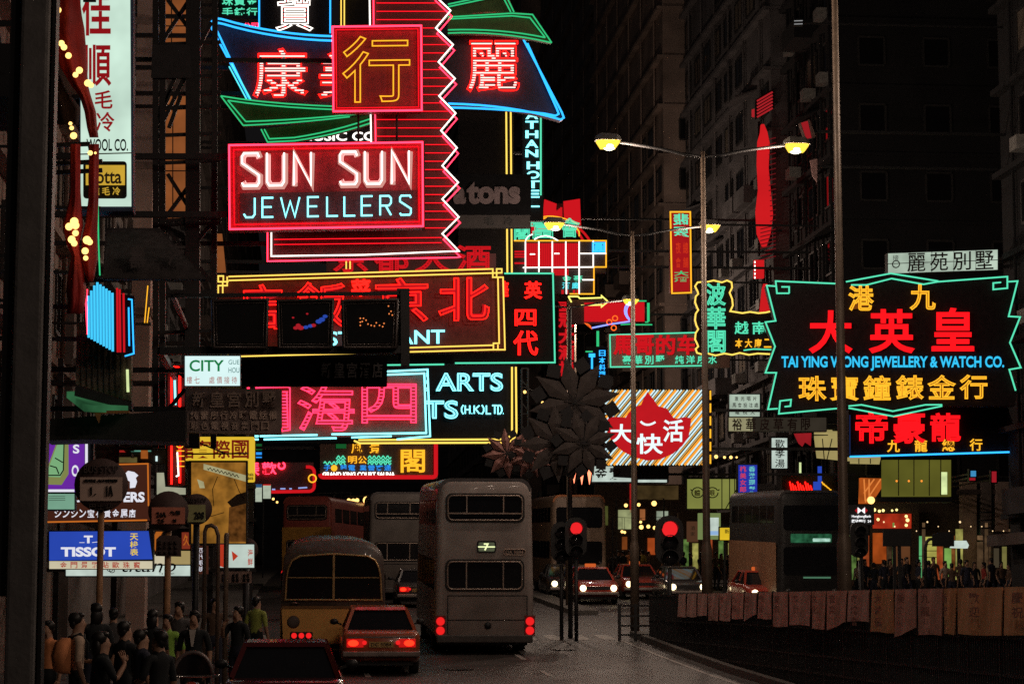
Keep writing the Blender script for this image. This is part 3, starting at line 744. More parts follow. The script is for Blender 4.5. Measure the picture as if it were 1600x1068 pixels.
# --- unlit box with three framed glass fronts on a black gantry
t = thing('display_gantry', 'black overhead gantry holding three framed dark glass squares', 'gantry', P(478, 560, 42))
mb = MB(); D = 42
mb.bar(P(250, 548, D), P(640, 546, D), .14); mb.bar(P(270, 462, D), P(640, 458, D), .07); mb.bar(P(632, 452, D), P(633, 572, D), .16)
mb.loft([[P(x, y, 42.1 + d) for x, y in ((620, 450), (640, 450), (640, 568), (620, 568))] for d in (0, .3)])
b0 = P(250, 548, D); mb.bar(b0, Vector((b0.x, 47, b0.z)), .12); b0 = P(270, 462, D); mb.bar(b0, Vector((b0.x, 47, b0.z)), .08)
mb.build('beam', BLK, t)
for k, x in enumerate((330, 432, 533)):
    mb = MB(); mb.loft([[P(q, y, 41.6 + d) for q, y in ((x, 468), (x + 90, 466), (x + 88, 544), (x + 2, 545))] for d in (0, .5)])
    bx = mb.build('box', mat('display_box', (.03, .026, .025), .55), t)
    mb = MB(); f = [(x + 2, 470), (x + 88, 468), (x + 86, 542), (x + 4, 543)]
    mb.tube([P(*q, 41.56) for q in f], 2.4 * PM(42), True, 4); mb.tube([P(q + (5 if i in (0, 3) else -5), y + (5 if i < 2 else -5), 41.57) for i, (q, y) in enumerate(f)], 1.0 * PM(42), True, 4)
    mb.build('frame', mat('display_frame', (.07, .055, .05), .4, .3), bx)
    MB().loft([[P(q, y, 41.57 + d) for q, y in ((x + 9, 476), (x + 81, 475), (x + 80, 535), (x + 10, 536))] for d in (0, .02)]).build('glass', GLASS, bx)
mb = MB(); rnd = random.Random(3)  # neon reflections in the glass, painted as small glowing spots
for (x, y, r) in ((470, 512, 5), (466, 508, 4), (462, 512, 4), (458, 496, 2), (480, 490, 2), (490, 508, 4)): mb.ball(P(x, y, 41.52), r * PM(42), 8, 4, (1, .2, .7))
mb.build('red_reflection', glow('reflection_red', (165, 28, 38), 1.0), t)
mb = MB()
for (x, y, r) in ((478, 511, 4), (485, 509, 4), (498, 502, 5), (503, 499, 5), (508, 494, 4)): mb.ball(P(x, y, 41.52), r * PM(42), 8, 4, (1, .2, .7))
mb.build('blue_reflection', glow('reflection_blue', (40, 70, 165), 1.0), t)
mb = MB()
for (x, y) in ((563, 497), (568, 497), (572, 500), (563, 503), (563, 508), (566, 502), (575, 506), (580, 508), (585, 509), (588, 504), (593, 508), (598, 510), (600, 505), (607, 478), (611, 486), (613, 492), (608, 490)): mb.ball(P(x, y, 41.52), 1.1 * PM(42), 6, 4)
mb.build('amber_reflection', glow('reflection_amber', (225, 150, 80), 1.5), t)
# --- dark panel and unlit brown panel
s = Sign('sign_board', 'black unlit panel under the gantry with barely visible characters', 'sign', 44.5, (378, 558, 605, 602), GS)
s.board((377, 558, 605, 602), mat('black_panel', (.004, .004, .0045), .8, spec=.05), .3)
s.write(cells('\u65b0\u7687\u5bae\u9152\u5e97', (500, 566, 600, 590), fill=.8), mat('faint_letters', (.06, .055, .055), .8), 'solid', .01, .02)
s.arms(WL, (580,), .1)
s = Sign('sign_board', 'unlit brown panel with three rows of dull characters below the city guest house sign', 'sign', 44, (290, 605, 440, 680), GS)
s.board([(290, 675), (440, 678), (440, 608), (290, 606)], mat('unlit_brown', (.24, .17, .15), .7), .25)
s.write(cells('\u65b0\u7687\u5bae\u5225\u5885', (298, 611, 434, 636), fill=.8), mat('dull_gold', (.55, .40, .32), .7), 'solid', .02, .03)
s.write(cells('\u7d14\u7c39\u623f\u884c\u51b7\u6696\u96fb\u8a71\u5099', (296, 641, 434, 655), fill=.8) + cells('\u5f69\u8272\u96fb\u8996\u97f3\u6a02\u9580\u53e3', (296, 658, 422, 671), fill=.75), mat('dull_gold', (.55, .40, .32), .7), 'solid', .02, .02, name='small_lettering')
s.arms(WL, (640,), .1)
# --- pink hatched sign with ice blue frame
s = Sign('neon_sign', 'brown panel with hot pink hatched characters and ice blue double frame', 'neon sign', 52, (380, 576, 672, 688), GS)
s.board((384, 577, 666, 682), mat('brown_warm_board', (.20, .11, .08), .6), .35)
s.write([('\u6d77', (466, 602, 553, 672)), ('\u56db', (566, 600, 650, 660))], N_HOT, 'both', .14, .045, r=1.05, step=5.2)
s.tubes([[(386, 606), (450, 604), (453, 606), (453, 671), (441, 673), (440, 669)], [(448, 612), (450, 668)]] + [[(441, y), (450, y)] for y in range(612, 668, 5)], N_HOT, 1.2, .14, name='hook_character')
s.tubes([[(605, 580), (668, 577), (672, 681), (620, 686)], [(605, 585), (663, 583), (666, 676), (518, 678)], [(406, 681), (496, 679)], [(412, 686), (526, 684)], [(397, 681), (404, 681)], [(397, 686), (404, 686)], [(549, 683), (612, 681)]], N_ICE, 1.6, .16, name='frame_tubing')
s.arms(WL, (600, 670), .1)
# --- arts and crafts panel
s = Sign('neon_sign', 'black panel with ice blue serif letters and rounded yellow double tube corner', 'neon sign', 70, (440, 565, 808, 692), GS)
s.board(rr(440, 568, 808, 692, 16, 4, 'cd')[::-1], mat('black_panel2', (.008, .008, .010), .7, spec=.15), .35)
s.tubes([[(800, 573)] + rr(440, 560, 800, 686, 14, 5, 'c')[2:8] + [(560, 687)], [(806, 573)] + rr(440, 560, 807, 691, 18, 5, 'c')[2:8] + [(562, 692), (553, 688)]], N_YEL, 1.6, .14, name='frame_tubing')
s.write([('CHINESE ARTS', (497, 583, 785, 610))], N_ICE, 'outline', .08, .03, r=1.0)
s.write([('CHINESE ARTS', (498, 584, 784, 609)), ('& CRAFTS', (500, 627, 714, 652))], glow('ice_fill', (95, 175, 190), 1.0), 'solid', .03, .02, name='lettering_fill')
s.write([('& CRAFTS', (499, 626, 715, 653))], N_ICE, 'outline', .08, .03, r=1.0, name='second_line')
q = []
for ch, x, w in (('(', 720, 4), ('H', 727, 7), ('.', 736, 3), ('K', 741, 8), ('.', 750, 3), (')', 753, 4), ('L', 760, 7), ('T', 769, 8), ('D', 778, 6), ('.', 785, 3)): q += strokes(ch, x, 633, w, 13)
s.tubes(q, N_ICE, 1.2, .1, name='small_lettering')
s.arms(WL, (600, 670), .1)
# --- sauna sign
s = Sign('neon_sign', 'red bordered sauna sign with green waves and a large yellow character', 'neon sign', 78, (500, 690, 684, 748), GS)
s.board((500, 688, 684, 748), mat('brown_red_board2', (.12, .06, .04), .6), .3)
s.tubes([rr(500, 688, 681, 745, 5, 3, 'cd')[1:] ], N_DEEP, 3.6, .06, name='border_tubing')
s.write([('\u95a3', (626, 702, 664, 738))], N_AMB, 'solid', .08, .035, name='large_character')
s.write(cells('\u98a8\u666f', (543, 690, 600, 708), fill=.6), N_AMB, 'solid', .06, .03, name='upper_character')
wv = []
for y, a, b in ((714, 525, 541), (719, 525, 541), (714, 575, 612), (719, 575, 612), (723, 506, 541), (723, 575, 612)): wv.append([(x, y + 2.2 * math.sin(x * .9)) for x in range(a, b)])
s.tubes(wv, N_TEAL, 1.0, .06, name='wave_tubing')
s.write(cells('\u660e\u516c', (543, 712, 574, 724), fill=.9), N_AMB, 'solid', .06, .03, name='middle_character')
s.write(cells('\u5b50 \u7434\u96fb', (505, 726, 556, 735), fill=.85) + cells('\u696d\u71df\u5bb5\u901a', (561, 726, 612, 735), fill=.85), glow('neon_sky', (45, 150, 215), 1.4), 'solid', .05, .03, name='blue_lettering')
s.write([('GRAND KING COURT SAUNA', (504, 737, 617, 744))], N_WHITE, 'solid', .05, .03)
s.board((525, 688, 541, 700), glow('green_pane', (20, 85, 40), 1.0), .03, 'green_pane', .04)
MB().lathe([(5 * PM(78), -.1), (5 * PM(78), -.05)], s.pt(522, 731), 14, 'y').build('coin_emblem', N_AMB, s.root)
s.arms(WL, (700,), .1)
# --- pink sign and red rounded tube
s = Sign('neon_sign', 'dark red panel with pink characters and a bent red tube with yellow ring', 'neon sign', 84, (396, 718, 496, 772), GS)
s.board((392, 722, 490, 766), mat('maroon_board', (.10, .03, .035), .6), .3)
s.write([('\u7f8e', (392, 719, 405, 742)), ('\u6b61', (409, 722, 432, 741))], N_PINK, 'solid', .06, .03)
s.tubes([[(440 + 5 * math.cos(a), 727 + 5 * math.sin(a)) for a in [math.pi * 2 * k / 12 - 1.2 for k in range(11)]]], N_PINK, 1.6, .08, name='ring_character')
s.tubes([[(478, 729)] + rr(440, 729, 491, 767, 8, 4, 'bc')[1:-1] + [(424, 768)]], N_DEEP, 2.8, .08, name='red_tubing')
s.tubes([[(488 + 6 * math.cos(a), 747 + 6 * math.sin(a)) for a in [math.pi * 2 * k / 14 for k in range(14)]]], N_AMB, 1.2, .14, True, name='ring_tubing')
s.tubes([[(425, 764), (430, 764)], [(438, 763), (446, 763)], [(452, 763), (456, 763)], [(466, 762), (480, 761)]], glow('pale_blue', (150, 170, 215), 1.2), 1.2, .1, name='pale_tubing')
s.arms(WL, (740,), .1)
s = Sign('sign_board', 'little column of green and blue lit bars right of the yellow sign', 'sign', 80, (399, 690, 410, 722), GS)
s.board((398, 690, 410, 722), DRK, .15)
for k, (y, m) in enumerate(((693, 'green_pane'), (699, 'green_pane'), (706, 'neon_sky'), (713, 'neon_sky'))): s.board((400, y, 409, y + (4 if k < 3 else 2)), MATS[m], .02, 'bar', .03)
s.stub(84)
for i, (x0, y0, x1, y1, lb) in enumerate(((399, 756, 409, 783, 'narrow white lit box with blue cap left of its twin under the pink sign'), (411, 756, 423, 778, 'narrow white lit box with red flag mark under the pink sign'))):
    s = Sign('light_box', lb, 'light box', 82, (x0, y0, x1, y1))
    s.board((x0, y0, x1, y1), glow('box_white_dim', (175, 185, 165), 1.0, .2, 5), .2)
    s.board((x0, y0, x1, y0 + (5 if i == 0 else 2)), glow('box_blue' if i == 0 else 'box_red', (40, 80, 120) if i == 0 else (190, 30, 30), 1.0), .02, 'cap', .02)
    s.stub(86)
# ================================================================ far signs in the middle of the street
WR = 22.9
GF = 'small neon signs far down the street'
s = Sign('neon_sign', 'deep red twin peaked neon shape at the top of the far sign cluster', 'neon sign', 108, (828, 308, 912, 480), GF)
s.board((826, 318, 892, 470), mat('maroon_board', (.10, .03, .035), .6), .3)
s.tubes([[(848 + k * 3.2, 360), (852 + k * 3.2, 312 + k * 1.2)] for k in range(6)] + [[(868 + k * 2.2, 350), (868 + k * 2.2, 330 - abs(k - 1) * 2)] for k in range(5)] + [[(882 + k * 3.2, 312 + (5 - k) * .5), (884 + k * 3.2, 360)] for k in range(8)] + [curve((888, 352), (905, 358), (915, 385), 6), curve((895, 350), (916, 362), (926, 385), 6)], N_DEEP, 2.0, .1, name='red_tubing')
s.tubes([[(832 + k * 4, 330), (832 + k * 4, 366)] for k in range(5)], N_DEEP, 2.2, .08, name='red_strip')
s.tubes([curve((832, 345), (860, 328), (902, 350), 8)], N_AMB, 1.0, .14, name='arc_tubing')
s.tubes([[(830, 324), (846, 323)]], glow('neon_violet', (225, 190, 255), 1.8), 1.3, .14, name='violet_tubing')
s.arms(WR, (340,), .1)
s = Sign('neon_sign', 'dome topped sign of white and yellow tube grid with green characters and a blue one', 'neon sign', 100, (802, 345, 948, 462), GF)
s.board((803, 376, 947, 426), mat('grid_board', (.05, .03, .025), .7), .3); s.board((822, 426, 930, 459), MATS['grid_board'], .3, 'lower_board')
s.tubes([[(803, 376), (947, 376), (947, 417), (928, 417), (928, 459), (890, 459)], [(905, 369), (905, 362), (898, 352)], curve((832, 347), (855, 335), (878, 345), 6)], N_AMB, 1.2, .12, name='yellow_tubing')
s.tubes([[(x, 377), (x, 425)] for x in (821, 842, 863, 884, 905)] + [[(x, 419), (x, 432)] for x in (821, 884, 905)] + [[(817, 418), (928, 417)], [(905, 396), (947, 396)], [(927, 376), (927, 417)], [(905, 430), (905, 459)], [(885, 432), (885, 459)], [(910, 437), (928, 437)], curve((821, 376), (824, 368), (832, 366), 4), curve((835, 374), (852, 362), (872, 376), 6)] + [[(x, y), (x + 8, y)] for x, y in ((828, 397), (866, 396))], N_WHITE, 1.05, .14, name='white_tubing')
s.write([('\u95a3', (804, 357, 827, 374)), ('\u5bcc', (830, 345, 866, 372)), ('\u6703', (875, 341, 905, 370))], N_TEAL, 'outline', .14, .015, r=.8)
s.write([('\u95a3', (805, 358, 826, 373)), ('\u5bcc', (832, 346, 864, 371)), ('\u6703', (876, 343, 904, 369))], glow('green_fill', (25, 110, 80), 1.0), 'solid', .06, .02, name='lettering_fill')
s.write([('\u5713', (926, 379, 945, 394))], N_BLUE, 'outline', .16, .04, r=1.0, name='blue_character'); s.write([('\u5713', (926, 379, 945, 394))], glow('neon_sky', (45, 150, 215), 1.0), 'solid', .1, .03, name='blue_character_fill')
s.tubes([[(823 + k * 3.1, 380), (823 + k * 3.1, 416)] for k in range(27)], N_DEEP, 1.6, .06, name='red_tubing'); s.tubes([[(804, y), (822, y)] for y in (393, 397, 401, 411)] + [[(863 + k * 3, 420), (863 + k * 3, 430)] for k in range(9)], N_DEEP, 1.5, .07, name='red_bars')
s.write(cells('\u91d1\u8c6a', (877, 430, 912, 440), fill=.8), N_TEAL, 'solid', .12, .04, name='small_lettering')
s.write(cells('\u9152\u5eca', (877, 441, 907, 451), fill=.8), N_CYAN, 'solid', .12, .04, name='blue_lettering')
s.tubes([[(x, y), (x, y + 6)] for x in (879, 886, 897, 903) for y in (453,)], N_DEEP, 2, .1, name='red_dashes')
s.arms(WR, (390, 415), .1)
s = Sign('neon_sign', 'yellow outlined neon arrow pointing right over a deep red block', 'neon sign', 104, (886, 462, 1014, 520), GF)
s.board((886, 468, 990, 506), mat('maroon_board', (.10, .03, .035), .6), .25)
s.tubes([[(913, 474 + k * 3), (985, 474 + k * 3)] for k in range(10)] + [[(990 + k * 2.6, 472), (990 + k * 2.6, 502)] for k in range(7)], N_DEEP, 1.6, .08, name='red_tubing')
s.tubes([[(888, 463), (903, 463), (906, 466), (940, 465), (940, 462), (950, 471), (940, 479), (940, 476), (908, 477)], [(888, 463), (893, 472)]], glow('neon_lemon', (235, 225, 140), 1.8), 1.2, .14, name='arrow_tubing')
s.tubes([curve((984, 469), (968, 486), (984, 500), 6), curve((984, 474), (974, 486), (983, 498), 6), [(925, 512), (955, 506), (984, 502)]], glow('neon_lilac', (170, 190, 255), 2.0), 1.3, .14, name='blue_tubing')
s.tubes([[(990, 470), (1010, 470)], [(1012, 473), (1012, 502)], [(1014, 473), (1014, 502)], [(1008, 503), (1013, 503)], [(970, 507), (985, 506)], [(991, 507), (1019, 507)], [(933, 517), (933, 547)], [(935, 517), (935, 547)]], N_GREEN, 1.1, .12, name='green_tubing')
s.tubes([[(x + 4 * math.cos(a), y + 4 * math.sin(a)) for a in [k * .63 for k in range(10)]] for x, y in ((961, 497), (952, 503), (959, 512))] + [curve((914, 505), (922, 506), (924, 513), 4)], glow('neon_orange', (235, 120, 40), 1.6), .9, .16, True, name='flower_tubing')
s.arms(WR, (490,), .1)
s = Sign('neon_sign', 'tall deep red neon column behind the star ornaments', 'neon sign', 118, (874, 440, 896, 590), GF)
s.board((872, 430, 898, 590), mat('maroon_board', (.10, .03, .035), .6), .25)
s.write(cells('\u91d1\u51a0\u5927\u9152\u6a13', (874, 462, 896, 588), True, .84), N_DEEP, 'both', .1, .05, r=1.2, step=3)
s.arms(WR, (520,), .1)
s = Sign('neon_sign', 'little blue vertical neon characters beside a blue letter', 'neon sign', 100, (918, 545, 948, 590), GF)
s.board((916, 541, 950, 592), DRK, .15)
s.write([('T', (920, 552, 930, 576))] + cells('\u65e5\u672c\u6599\u7406', (936, 546, 946, 590), True, .85), N_BLUE, 'solid', .05, .05)
s.tubes([[(915, 549), (926, 549)]], N_GREEN, 1.2, .08, name='green_tubing')
s.arms(WR, (560,), .07)
# --- green frame, red characters
s = Sign('neon_sign', 'green framed sign with four blurred red characters and a row of green ones', 'neon sign', 90, (952, 521, 1100, 573), GF)
s.board((950, 521, 1140, 574), mat('brown_red_board2', (.12, .06, .04), .6), .3)
s.tubes([[(1098, 519), (953, 523), (954, 573), (1098, 571)]], N_TEAL, 1.2, .1, name='frame_tubing')
s.write(cells('\u99ac\u54e5\u7684\u8f66', (957, 524, 1090, 553), fill=.84), N_DEEP, 'both', .1, .055, r=1.3, step=3)
s.write(cells('\u8c6a\u83ef\u5225\u5885', (971, 555, 1040, 569), fill=.8) + cells('\u7d14\u6d0b\u623f\u6c34', (1053, 555, 1122, 568), fill=.8), N_TEAL, 'solid', .08, .045, name='green_lettering')
s.arms(WR, (545,), .1)
# --- slim vertical sign
s = Sign('neon_sign', 'slim vertical sign, yellow frame, green characters over a red field', 'neon sign', 98, (1048, 331, 1080, 458), GF)
s.board((1047, 330, 1080, 458), mat('red_slim_board', (.40, .02, .02), .5), .3)
s.board((1050, 334, 1077, 455), glow('red_slim_face', (165, 22, 26), 1.0, .1, 2), .03, 'panel', .04)
s.tubes([[(1047.5, 331), (1078.5, 331), (1080, 457), (1050, 458)]], N_AMB, 1.3, .14, True, 'frame_tubing')
s.write(cells('\u7fe1\u7fe0', (1052, 333, 1076, 374), True, .92), N_TEAL, 'solid', .08, .04)
s.write(cells('\u5927\u9152', (1053, 422, 1076, 441), True, .8), N_GREEN, 'solid', .08, .03, name='lower_lettering')
s.write(cells('\u591c\u7e3d', (1054, 378, 1077, 396), fill=.7) + cells('\u6703\u8217', (1054, 402, 1077, 418), fill=.7), glow('neon_rust', (205, 50, 25), 1.0), 'solid', .08, .01, name='small_lettering')
s.arms(WR, (350, 440), .08)
# --- scallop bordered sign
sc_ = [(1093, 442), (1088, 446)] + [p for y in (452, 476, 508, 533) for p in ((1086, y + 8), (1088, y + 18), (1091, y + 23))][:10] + [(1087, 545), (1090, 553), (1104, 553)]
s = Sign('neon_sign', 'scallop edged yellow outlined sign with large green characters', 'neon sign', 80, (1086, 437, 1212, 555), GF)
left = [(1100, 440), (1090, 441), (1086, 447), (1090, 455), (1091, 459), (1087, 463), (1086, 472), (1089, 480), (1091, 484), (1087, 490), (1086, 500), (1088, 508), (1091, 514), (1087, 520), (1086, 530), (1089, 536), (1091, 541), (1087, 545), (1089, 551), (1096, 553), (1106, 552)]
topb = [(1100, 440), (1106, 440), (1115, 438), (1128, 441), (1136, 438), (1143, 441), (1144, 449), (1140, 457), (1144, 467), (1145, 477), (1141, 486), (1148, 487), (1160, 489), (1172, 487), (1185, 489), (1196, 488), (1205, 486)]
bot = [(1106, 552), (1118, 555), (1132, 552), (1144, 554), (1156, 551), (1170, 554), (1184, 552), (1205, 553)]
s.board(left[::-1] + topb[1:] + [(1212, 486), (1212, 552)] + bot[::-1][:-1], mat('near_black_board', (.020, .013, .014), .75, spec=.1), .3)
s.tubes([left, topb, bot], N_YEL, 1.4, .12, name='border_tubing')
s.write(cells('\u6ce2\u83ef\u95a3', (1104, 441, 1133, 552), True, .9), N_TEAL, 'outline', .1, .035, r=1.0)
s.write(cells('\u6ce2\u83ef\u95a3', (1105, 442, 1132, 551), True, .88), glow('green_fill', (25, 110, 80), 1.0), 'solid', .03, .03, name='lettering_fill')
s.write(cells('\u8d8a\u5357', (1145, 502, 1200, 522), fill=.8), N_TEAL, 'solid', .08, .03, name='green_lettering')
s.write(cells('\u672c\u5927\u5ec8\u4e8c', (1147, 529, 1207, 543), fill=.78), N_AMB, 'solid', .08, .035, name='yellow_lettering')
s.tubes([[(1162, 547), (1178, 545), (1205, 546)]], N_TEAL, 1.2, .1, name='green_tubing')
s.arms(WR, (500, 545), .1)
# --- striped square sign
s = Sign('neon_sign', 'square sign of diagonal orange and ice white stripes with a red flame shape', 'neon sign', 92, (945, 608, 1112, 726))
s.board((944, 608, 1112, 727), mat('near_black_board', (.020, .013, .014), .75, spec=.1), .35)
st = [[], [], []]
for k in range(-14, 24):
    x = 950 + k * 9.2; a, b = (x, 726), (x + 118 * .82, 609)
    if b[0] < 946 or a[0] > 1103: continue
    def clipx(p, q):
        (x0, y0), (x1, y1) = p, q
        if x0 < 946: t_ = (946 - x0) / (x1 - x0); x0, y0 = 946, y0 + (y1 - y0) * t_
        if x1 > 1103: t_ = (1103 - x0) / (x1 - x0); x1, y1 = 1103, y0 + (y1 - y0) * t_
        return [(x0, y0), (x1, y1)]
    st[(k // 2) % 2].append(clipx(a, b))
    st[2 if (k // 2) % 2 else 1].append(clipx((a[0] + 4, a[1]), (b[0] + 4, b[1])) if b[0] + 4 > 946 and a[0] + 4 < 1103 else [(1100, 609), (1103, 609)])
s.tubes(st[0], glow('stripe_orange', (228, 148, 52), 1.3, thr=.1), 2.1, .06, name='orange_stripe_tubing')
s.tubes(st[1], glow('stripe_ice', (205, 235, 240), 1.1, thr=.1), 1.45, .06, name='ice_stripe_tubing')
s.tubes(st[2], glow('stripe_cream', (215, 165, 85), 1.0, thr=.1), 1.1, .06, name='cream_stripe_tubing')
s.tubes([[(1110, 610 + k * 20), (1110, 624 + k * 20)] for k in range(6)], N_AMB, 1.3, .1, name='edge_tubing')
fl = [(1012, 612), (1022, 625), (1028, 634), (1042, 638), (1052, 652), (1058, 654), (1070, 651), (1080, 653), (1079, 664), (1076, 682), (1066, 696), (1052, 708), (1032, 717), (1012, 719), (992, 714), (974, 705), (958, 692), (950, 676), (947, 660), (952, 651), (966, 651), (978, 652), (982, 645), (990, 636), (1002, 632), (1006, 622)]
s.board(fl, glow('flame_red', (190, 25, 32), 1.0, .08, 2), .05, 'flame', .14)
s.write([('\u5927', (953, 662, 989, 692)), ('\u5feb', (994, 677, 1036, 709)), ('\u6d3b', (1036, 655, 1068, 690))], glow('pale_letters', (215, 238, 240), 1.3), 'solid', .2, .06)
s.tubes([curve((1001, 658), (1010, 668), (1024, 659), 6)], MATS['pale_letters'], 1.8, .26, name='swoosh')
s.arms(WR, (640, 700), .12)
# --- big green framed jewellery sign
s = Sign('neon_sign', 'huge black sign with stepped green outline, red characters and a blue letter row', 'neon sign', 74, (1196, 428, 1596, 652))
outl = [(1198, 446), (1213, 446), (1213, 438), (1316, 443), (1358, 440), (1395, 430), (1465, 440), (1574, 432), (1574, 440), (1590, 438), (1576, 492), (1594, 495), (1578, 535), (1595, 575), (1577, 577), (1588, 612), (1586, 634), (1472, 634), (1396, 649), (1330, 634), (1216, 644), (1200, 640), (1213, 582), (1196, 582), (1211, 541), (1196, 503), (1212, 502)]
s.board(outl, mat('near_black_board', (.020, .013, .014), .75, spec=.1), .45)
s.tubes([[(1233, 458), (1233, 448), (1221, 448)], [(1233, 458), (1214, 458), (1212, 439), (1308, 443)], [(1212, 447), (1198, 446), (1212, 501), (1196, 503), (1211, 541), (1196, 582), (1213, 582), (1200, 639), (1215, 638)],
         [(1330, 445), (1354, 445), (1393, 435), (1443, 444), (1465, 440), (1574, 432), (1574, 450), (1552, 452), (1552, 442), (1564, 441)], [(1322, 440), (1392, 427), (1466, 439)], [(1574, 440), (1590, 439), (1576, 494), (1594, 495), (1578, 535), (1595, 574), (1577, 577), (1587, 610)],
         [(1316, 637), (1217, 646), (1219, 626), (1236, 624), (1235, 634), (1226, 635)], [(1326, 634), (1346, 632), (1395, 642), (1446, 632), (1472, 632)], [(1326, 637), (1396, 650), (1472, 634)]], N_TEAL, 1.35, .14, name='outline_tubing')
s.write([('\u6e2f', (1327, 447, 1364, 484)), ('\u4e5d', (1423, 445, 1461, 483))] , N_AMB, 'outline', .14, .035, r=1.2, name='yellow_top_characters')
s.write([('\u6e2f', (1328, 448, 1363, 483)), ('\u4e5d', (1424, 446, 1460, 482))], glow('amber_fill', (120, 62, 14), 1.0), 'solid', .04, .03, name='yellow_top_fill')
s.write([('\u5927', (1266, 486, 1330, 550)), ('\u82f1', (1360, 484, 1427, 550)), ('\u7687', (1457, 482, 1521, 547))], glow('neon_deep_red2', (212, 24, 32), 2.2), 'both', .14, .085, r=1.5, step=3.6, name='red_characters')
s.write([('\u5927', (1266, 486, 1330, 550)), ('\u82f1', (1360, 484, 1427, 550)), ('\u7687', (1457, 482, 1521, 547))], N_DEEP, 'solid', .04, .06, name='red_characters_fill')
s.write([('TAI YING WONG JEWELLERY & WATCH CO.', (1221, 556, 1569, 579))], glow('neon_azure', (55, 190, 238), 1.15, thr=.1), 'solid', .1, .03, name='blue_lettering')
yb = [(c, (x, 588 - (x - 1250) * .008, x + 41, 625 - (x - 1250) * .012)) for c, x in zip('\u73e0\u5bf6\u9418\u9336\u91d1\u884c', (1249, 1299, 1350, 1401, 1451, 1501))]
s.write(yb, N_AMB, 'outline', .14, .035, r=1.15, name='yellow_lettering')
s.write(yb, MATS['amber_fill'], 'solid', .04, .03, name='yellow_lettering_fill')
s.arms(25.2, (470, 540, 610), .16)
# --- second dark sign below it
s = Sign('neon_sign', 'dark sign under the huge green framed one, red characters and one blue base tube', 'neon sign', 79, (1326, 640, 1604, 713))
s.board([(1326, 713), (1604, 704), (1604, 630), (1326, 640)], mat('near_black_board', (.020, .013, .014), .75, spec=.1), .35)
s.tubes([[(1328, 713), (1604, 705)]], N_BLUE, 1.6, .12, name='blue_tubing'); s.tubes([[(1328, 648), (1328, 710)]], glow('dim_blue', (22, 34, 70), 1.0), 1.0, .12, name='side_tubing')
s.write([('\u5e1d', (1338, 644, 1386, 691)), ('\u8c6a', (1397, 643, 1444, 691)), ('\u9f8d', (1455, 646, 1500, 688))], MATS['neon_deep_red2'], 'both', .14, .085, r=1.5, step=3.6, name='red_characters')
s.write([(c, (x, 687 - (x - 1386) * .017, x + 20, 706 - (x - 1386) * .017)) for c, x in zip('\u4e5d\u9f8d\u7e3d\u884c', (1386, 1429, 1472, 1515))], N_AMB, 'solid', .1, .02, name='yellow_lettering')
s.arms(25.2, (660, 700), .12)
# --- white guest house sign at the upper right
s = Sign('light_box', 'long white light box with brown brush characters at the upper right', 'light box', 78, (1386, 388, 1560, 428), slant=-.035)
s.board((1387, 395, 1560, 428), mat('steel_box', (.02, .02, .022), .6), .4)
for k in range(5): s.board((1388 + k * 34.4, 396, 1388 + (k + 1) * 34.4 - 1.2, 427), glow('box_cool_white', (178, 196, 178), 1.0, .35, .9), .03, 'panel', .03)
s.write(cells('\u9e97\u82d1\u5225\u5885', (1414, 397, 1556, 426), fill=.8), mat('box_ink', (.03, .008, .006), .8), 'solid', .06, .008)
s.write([('\u63a5', (1395, 399, 1404, 407))], MATS['box_ink'], 'solid', .06, .0, name='small_character')
s.tubes([[(1400 + 5.5 * math.cos(a), 413 + 5.5 * math.sin(a)) for a in [k * .45 for k in range(14)]]], MATS['box_ink'], .9, .08, True, 'ring_mark')
s.tubes([[(1386, y), (1560, y)] for y in (412,)] , BLK, .6, .1, name='bracing'); s.arms(25.2, (405, 422), .12)
# --- red lit things on the right tower
s = Sign('neon_sign', 'tall solid red vertical neon strip on the right tower', 'neon sign', 106, (1181, 190, 1210, 405))
prof = [(1190, 194), (1194, 194), (1199, 206), (1203, 225), (1201, 262), (1205, 305), (1208, 335), (1204, 365), (1198, 384), (1192, 384), (1184, 364), (1182, 330), (1186, 295), (1184, 255), (1185, 220), (1189, 206)]
s.board(prof, glow('solid_neon_red', (208, 28, 32), 1.0, .12, .4), .3, 'tube_field')
s.tubes([[(1204 - (3 if y < 300 else 1), y + 3), (1212, y)] for y in range(215, 350, 8)] + [[(1188, y + 6), (1212, y)] for y in range(352, 404, 6)], glow('dim_red_bar', (95, 18, 22), 1.0), .9, .0, name='bar_tubing')
s.tubes([[(1186, 190), (1186, 400)]], BLK, 2, -.5, name='mast'); s.arms(WR, (240, 360), .12)
s = Sign('window_reflection', 'slanting block of painted red window reflections above the tall red strip', 'reflection', 106.5, (1180, 138, 1210, 185))
for k in range(6): s.tubes([[(1183, 158 + k * 5), (1207, 144 + k * 5)]], glow('window_reflection_red', (165, 32, 38), 1.0), 1.6, .0, name='streak')  # red reflections in the tower windows, painted as glowing streaks
s.board([(1175, 182), (1179, 183), (1179, 170), (1175, 171)], MATS['window_reflection_red'], .1, 'streak'); s.board([(1181, 186), (1210, 168), (1210, 138), (1181, 155)], DRK, .2, 'backing', -.1); s.arms(WR, (160,), .1)
s = Sign('neon_sign', 'small red lit box with white dots between the tower strip and the scalloped sign', 'neon sign', 104, (1179, 405, 1194, 436))
s.board((1179, 406, 1194, 434), MATS['solid_neon_red'], .3); s.tubes([[(1179.5, 408 + k * 6), (1179.5, 411 + k * 6)] for k in range(5)], N_WHITE, 1.0, .08, name='white_tubing'); s.arms(WR, (420,), .1)
s = Sign('neon_sign', 'short red neon strip hanging directly under the small red lit box', 'neon sign', 104.5, (1188, 440, 1204, 488))
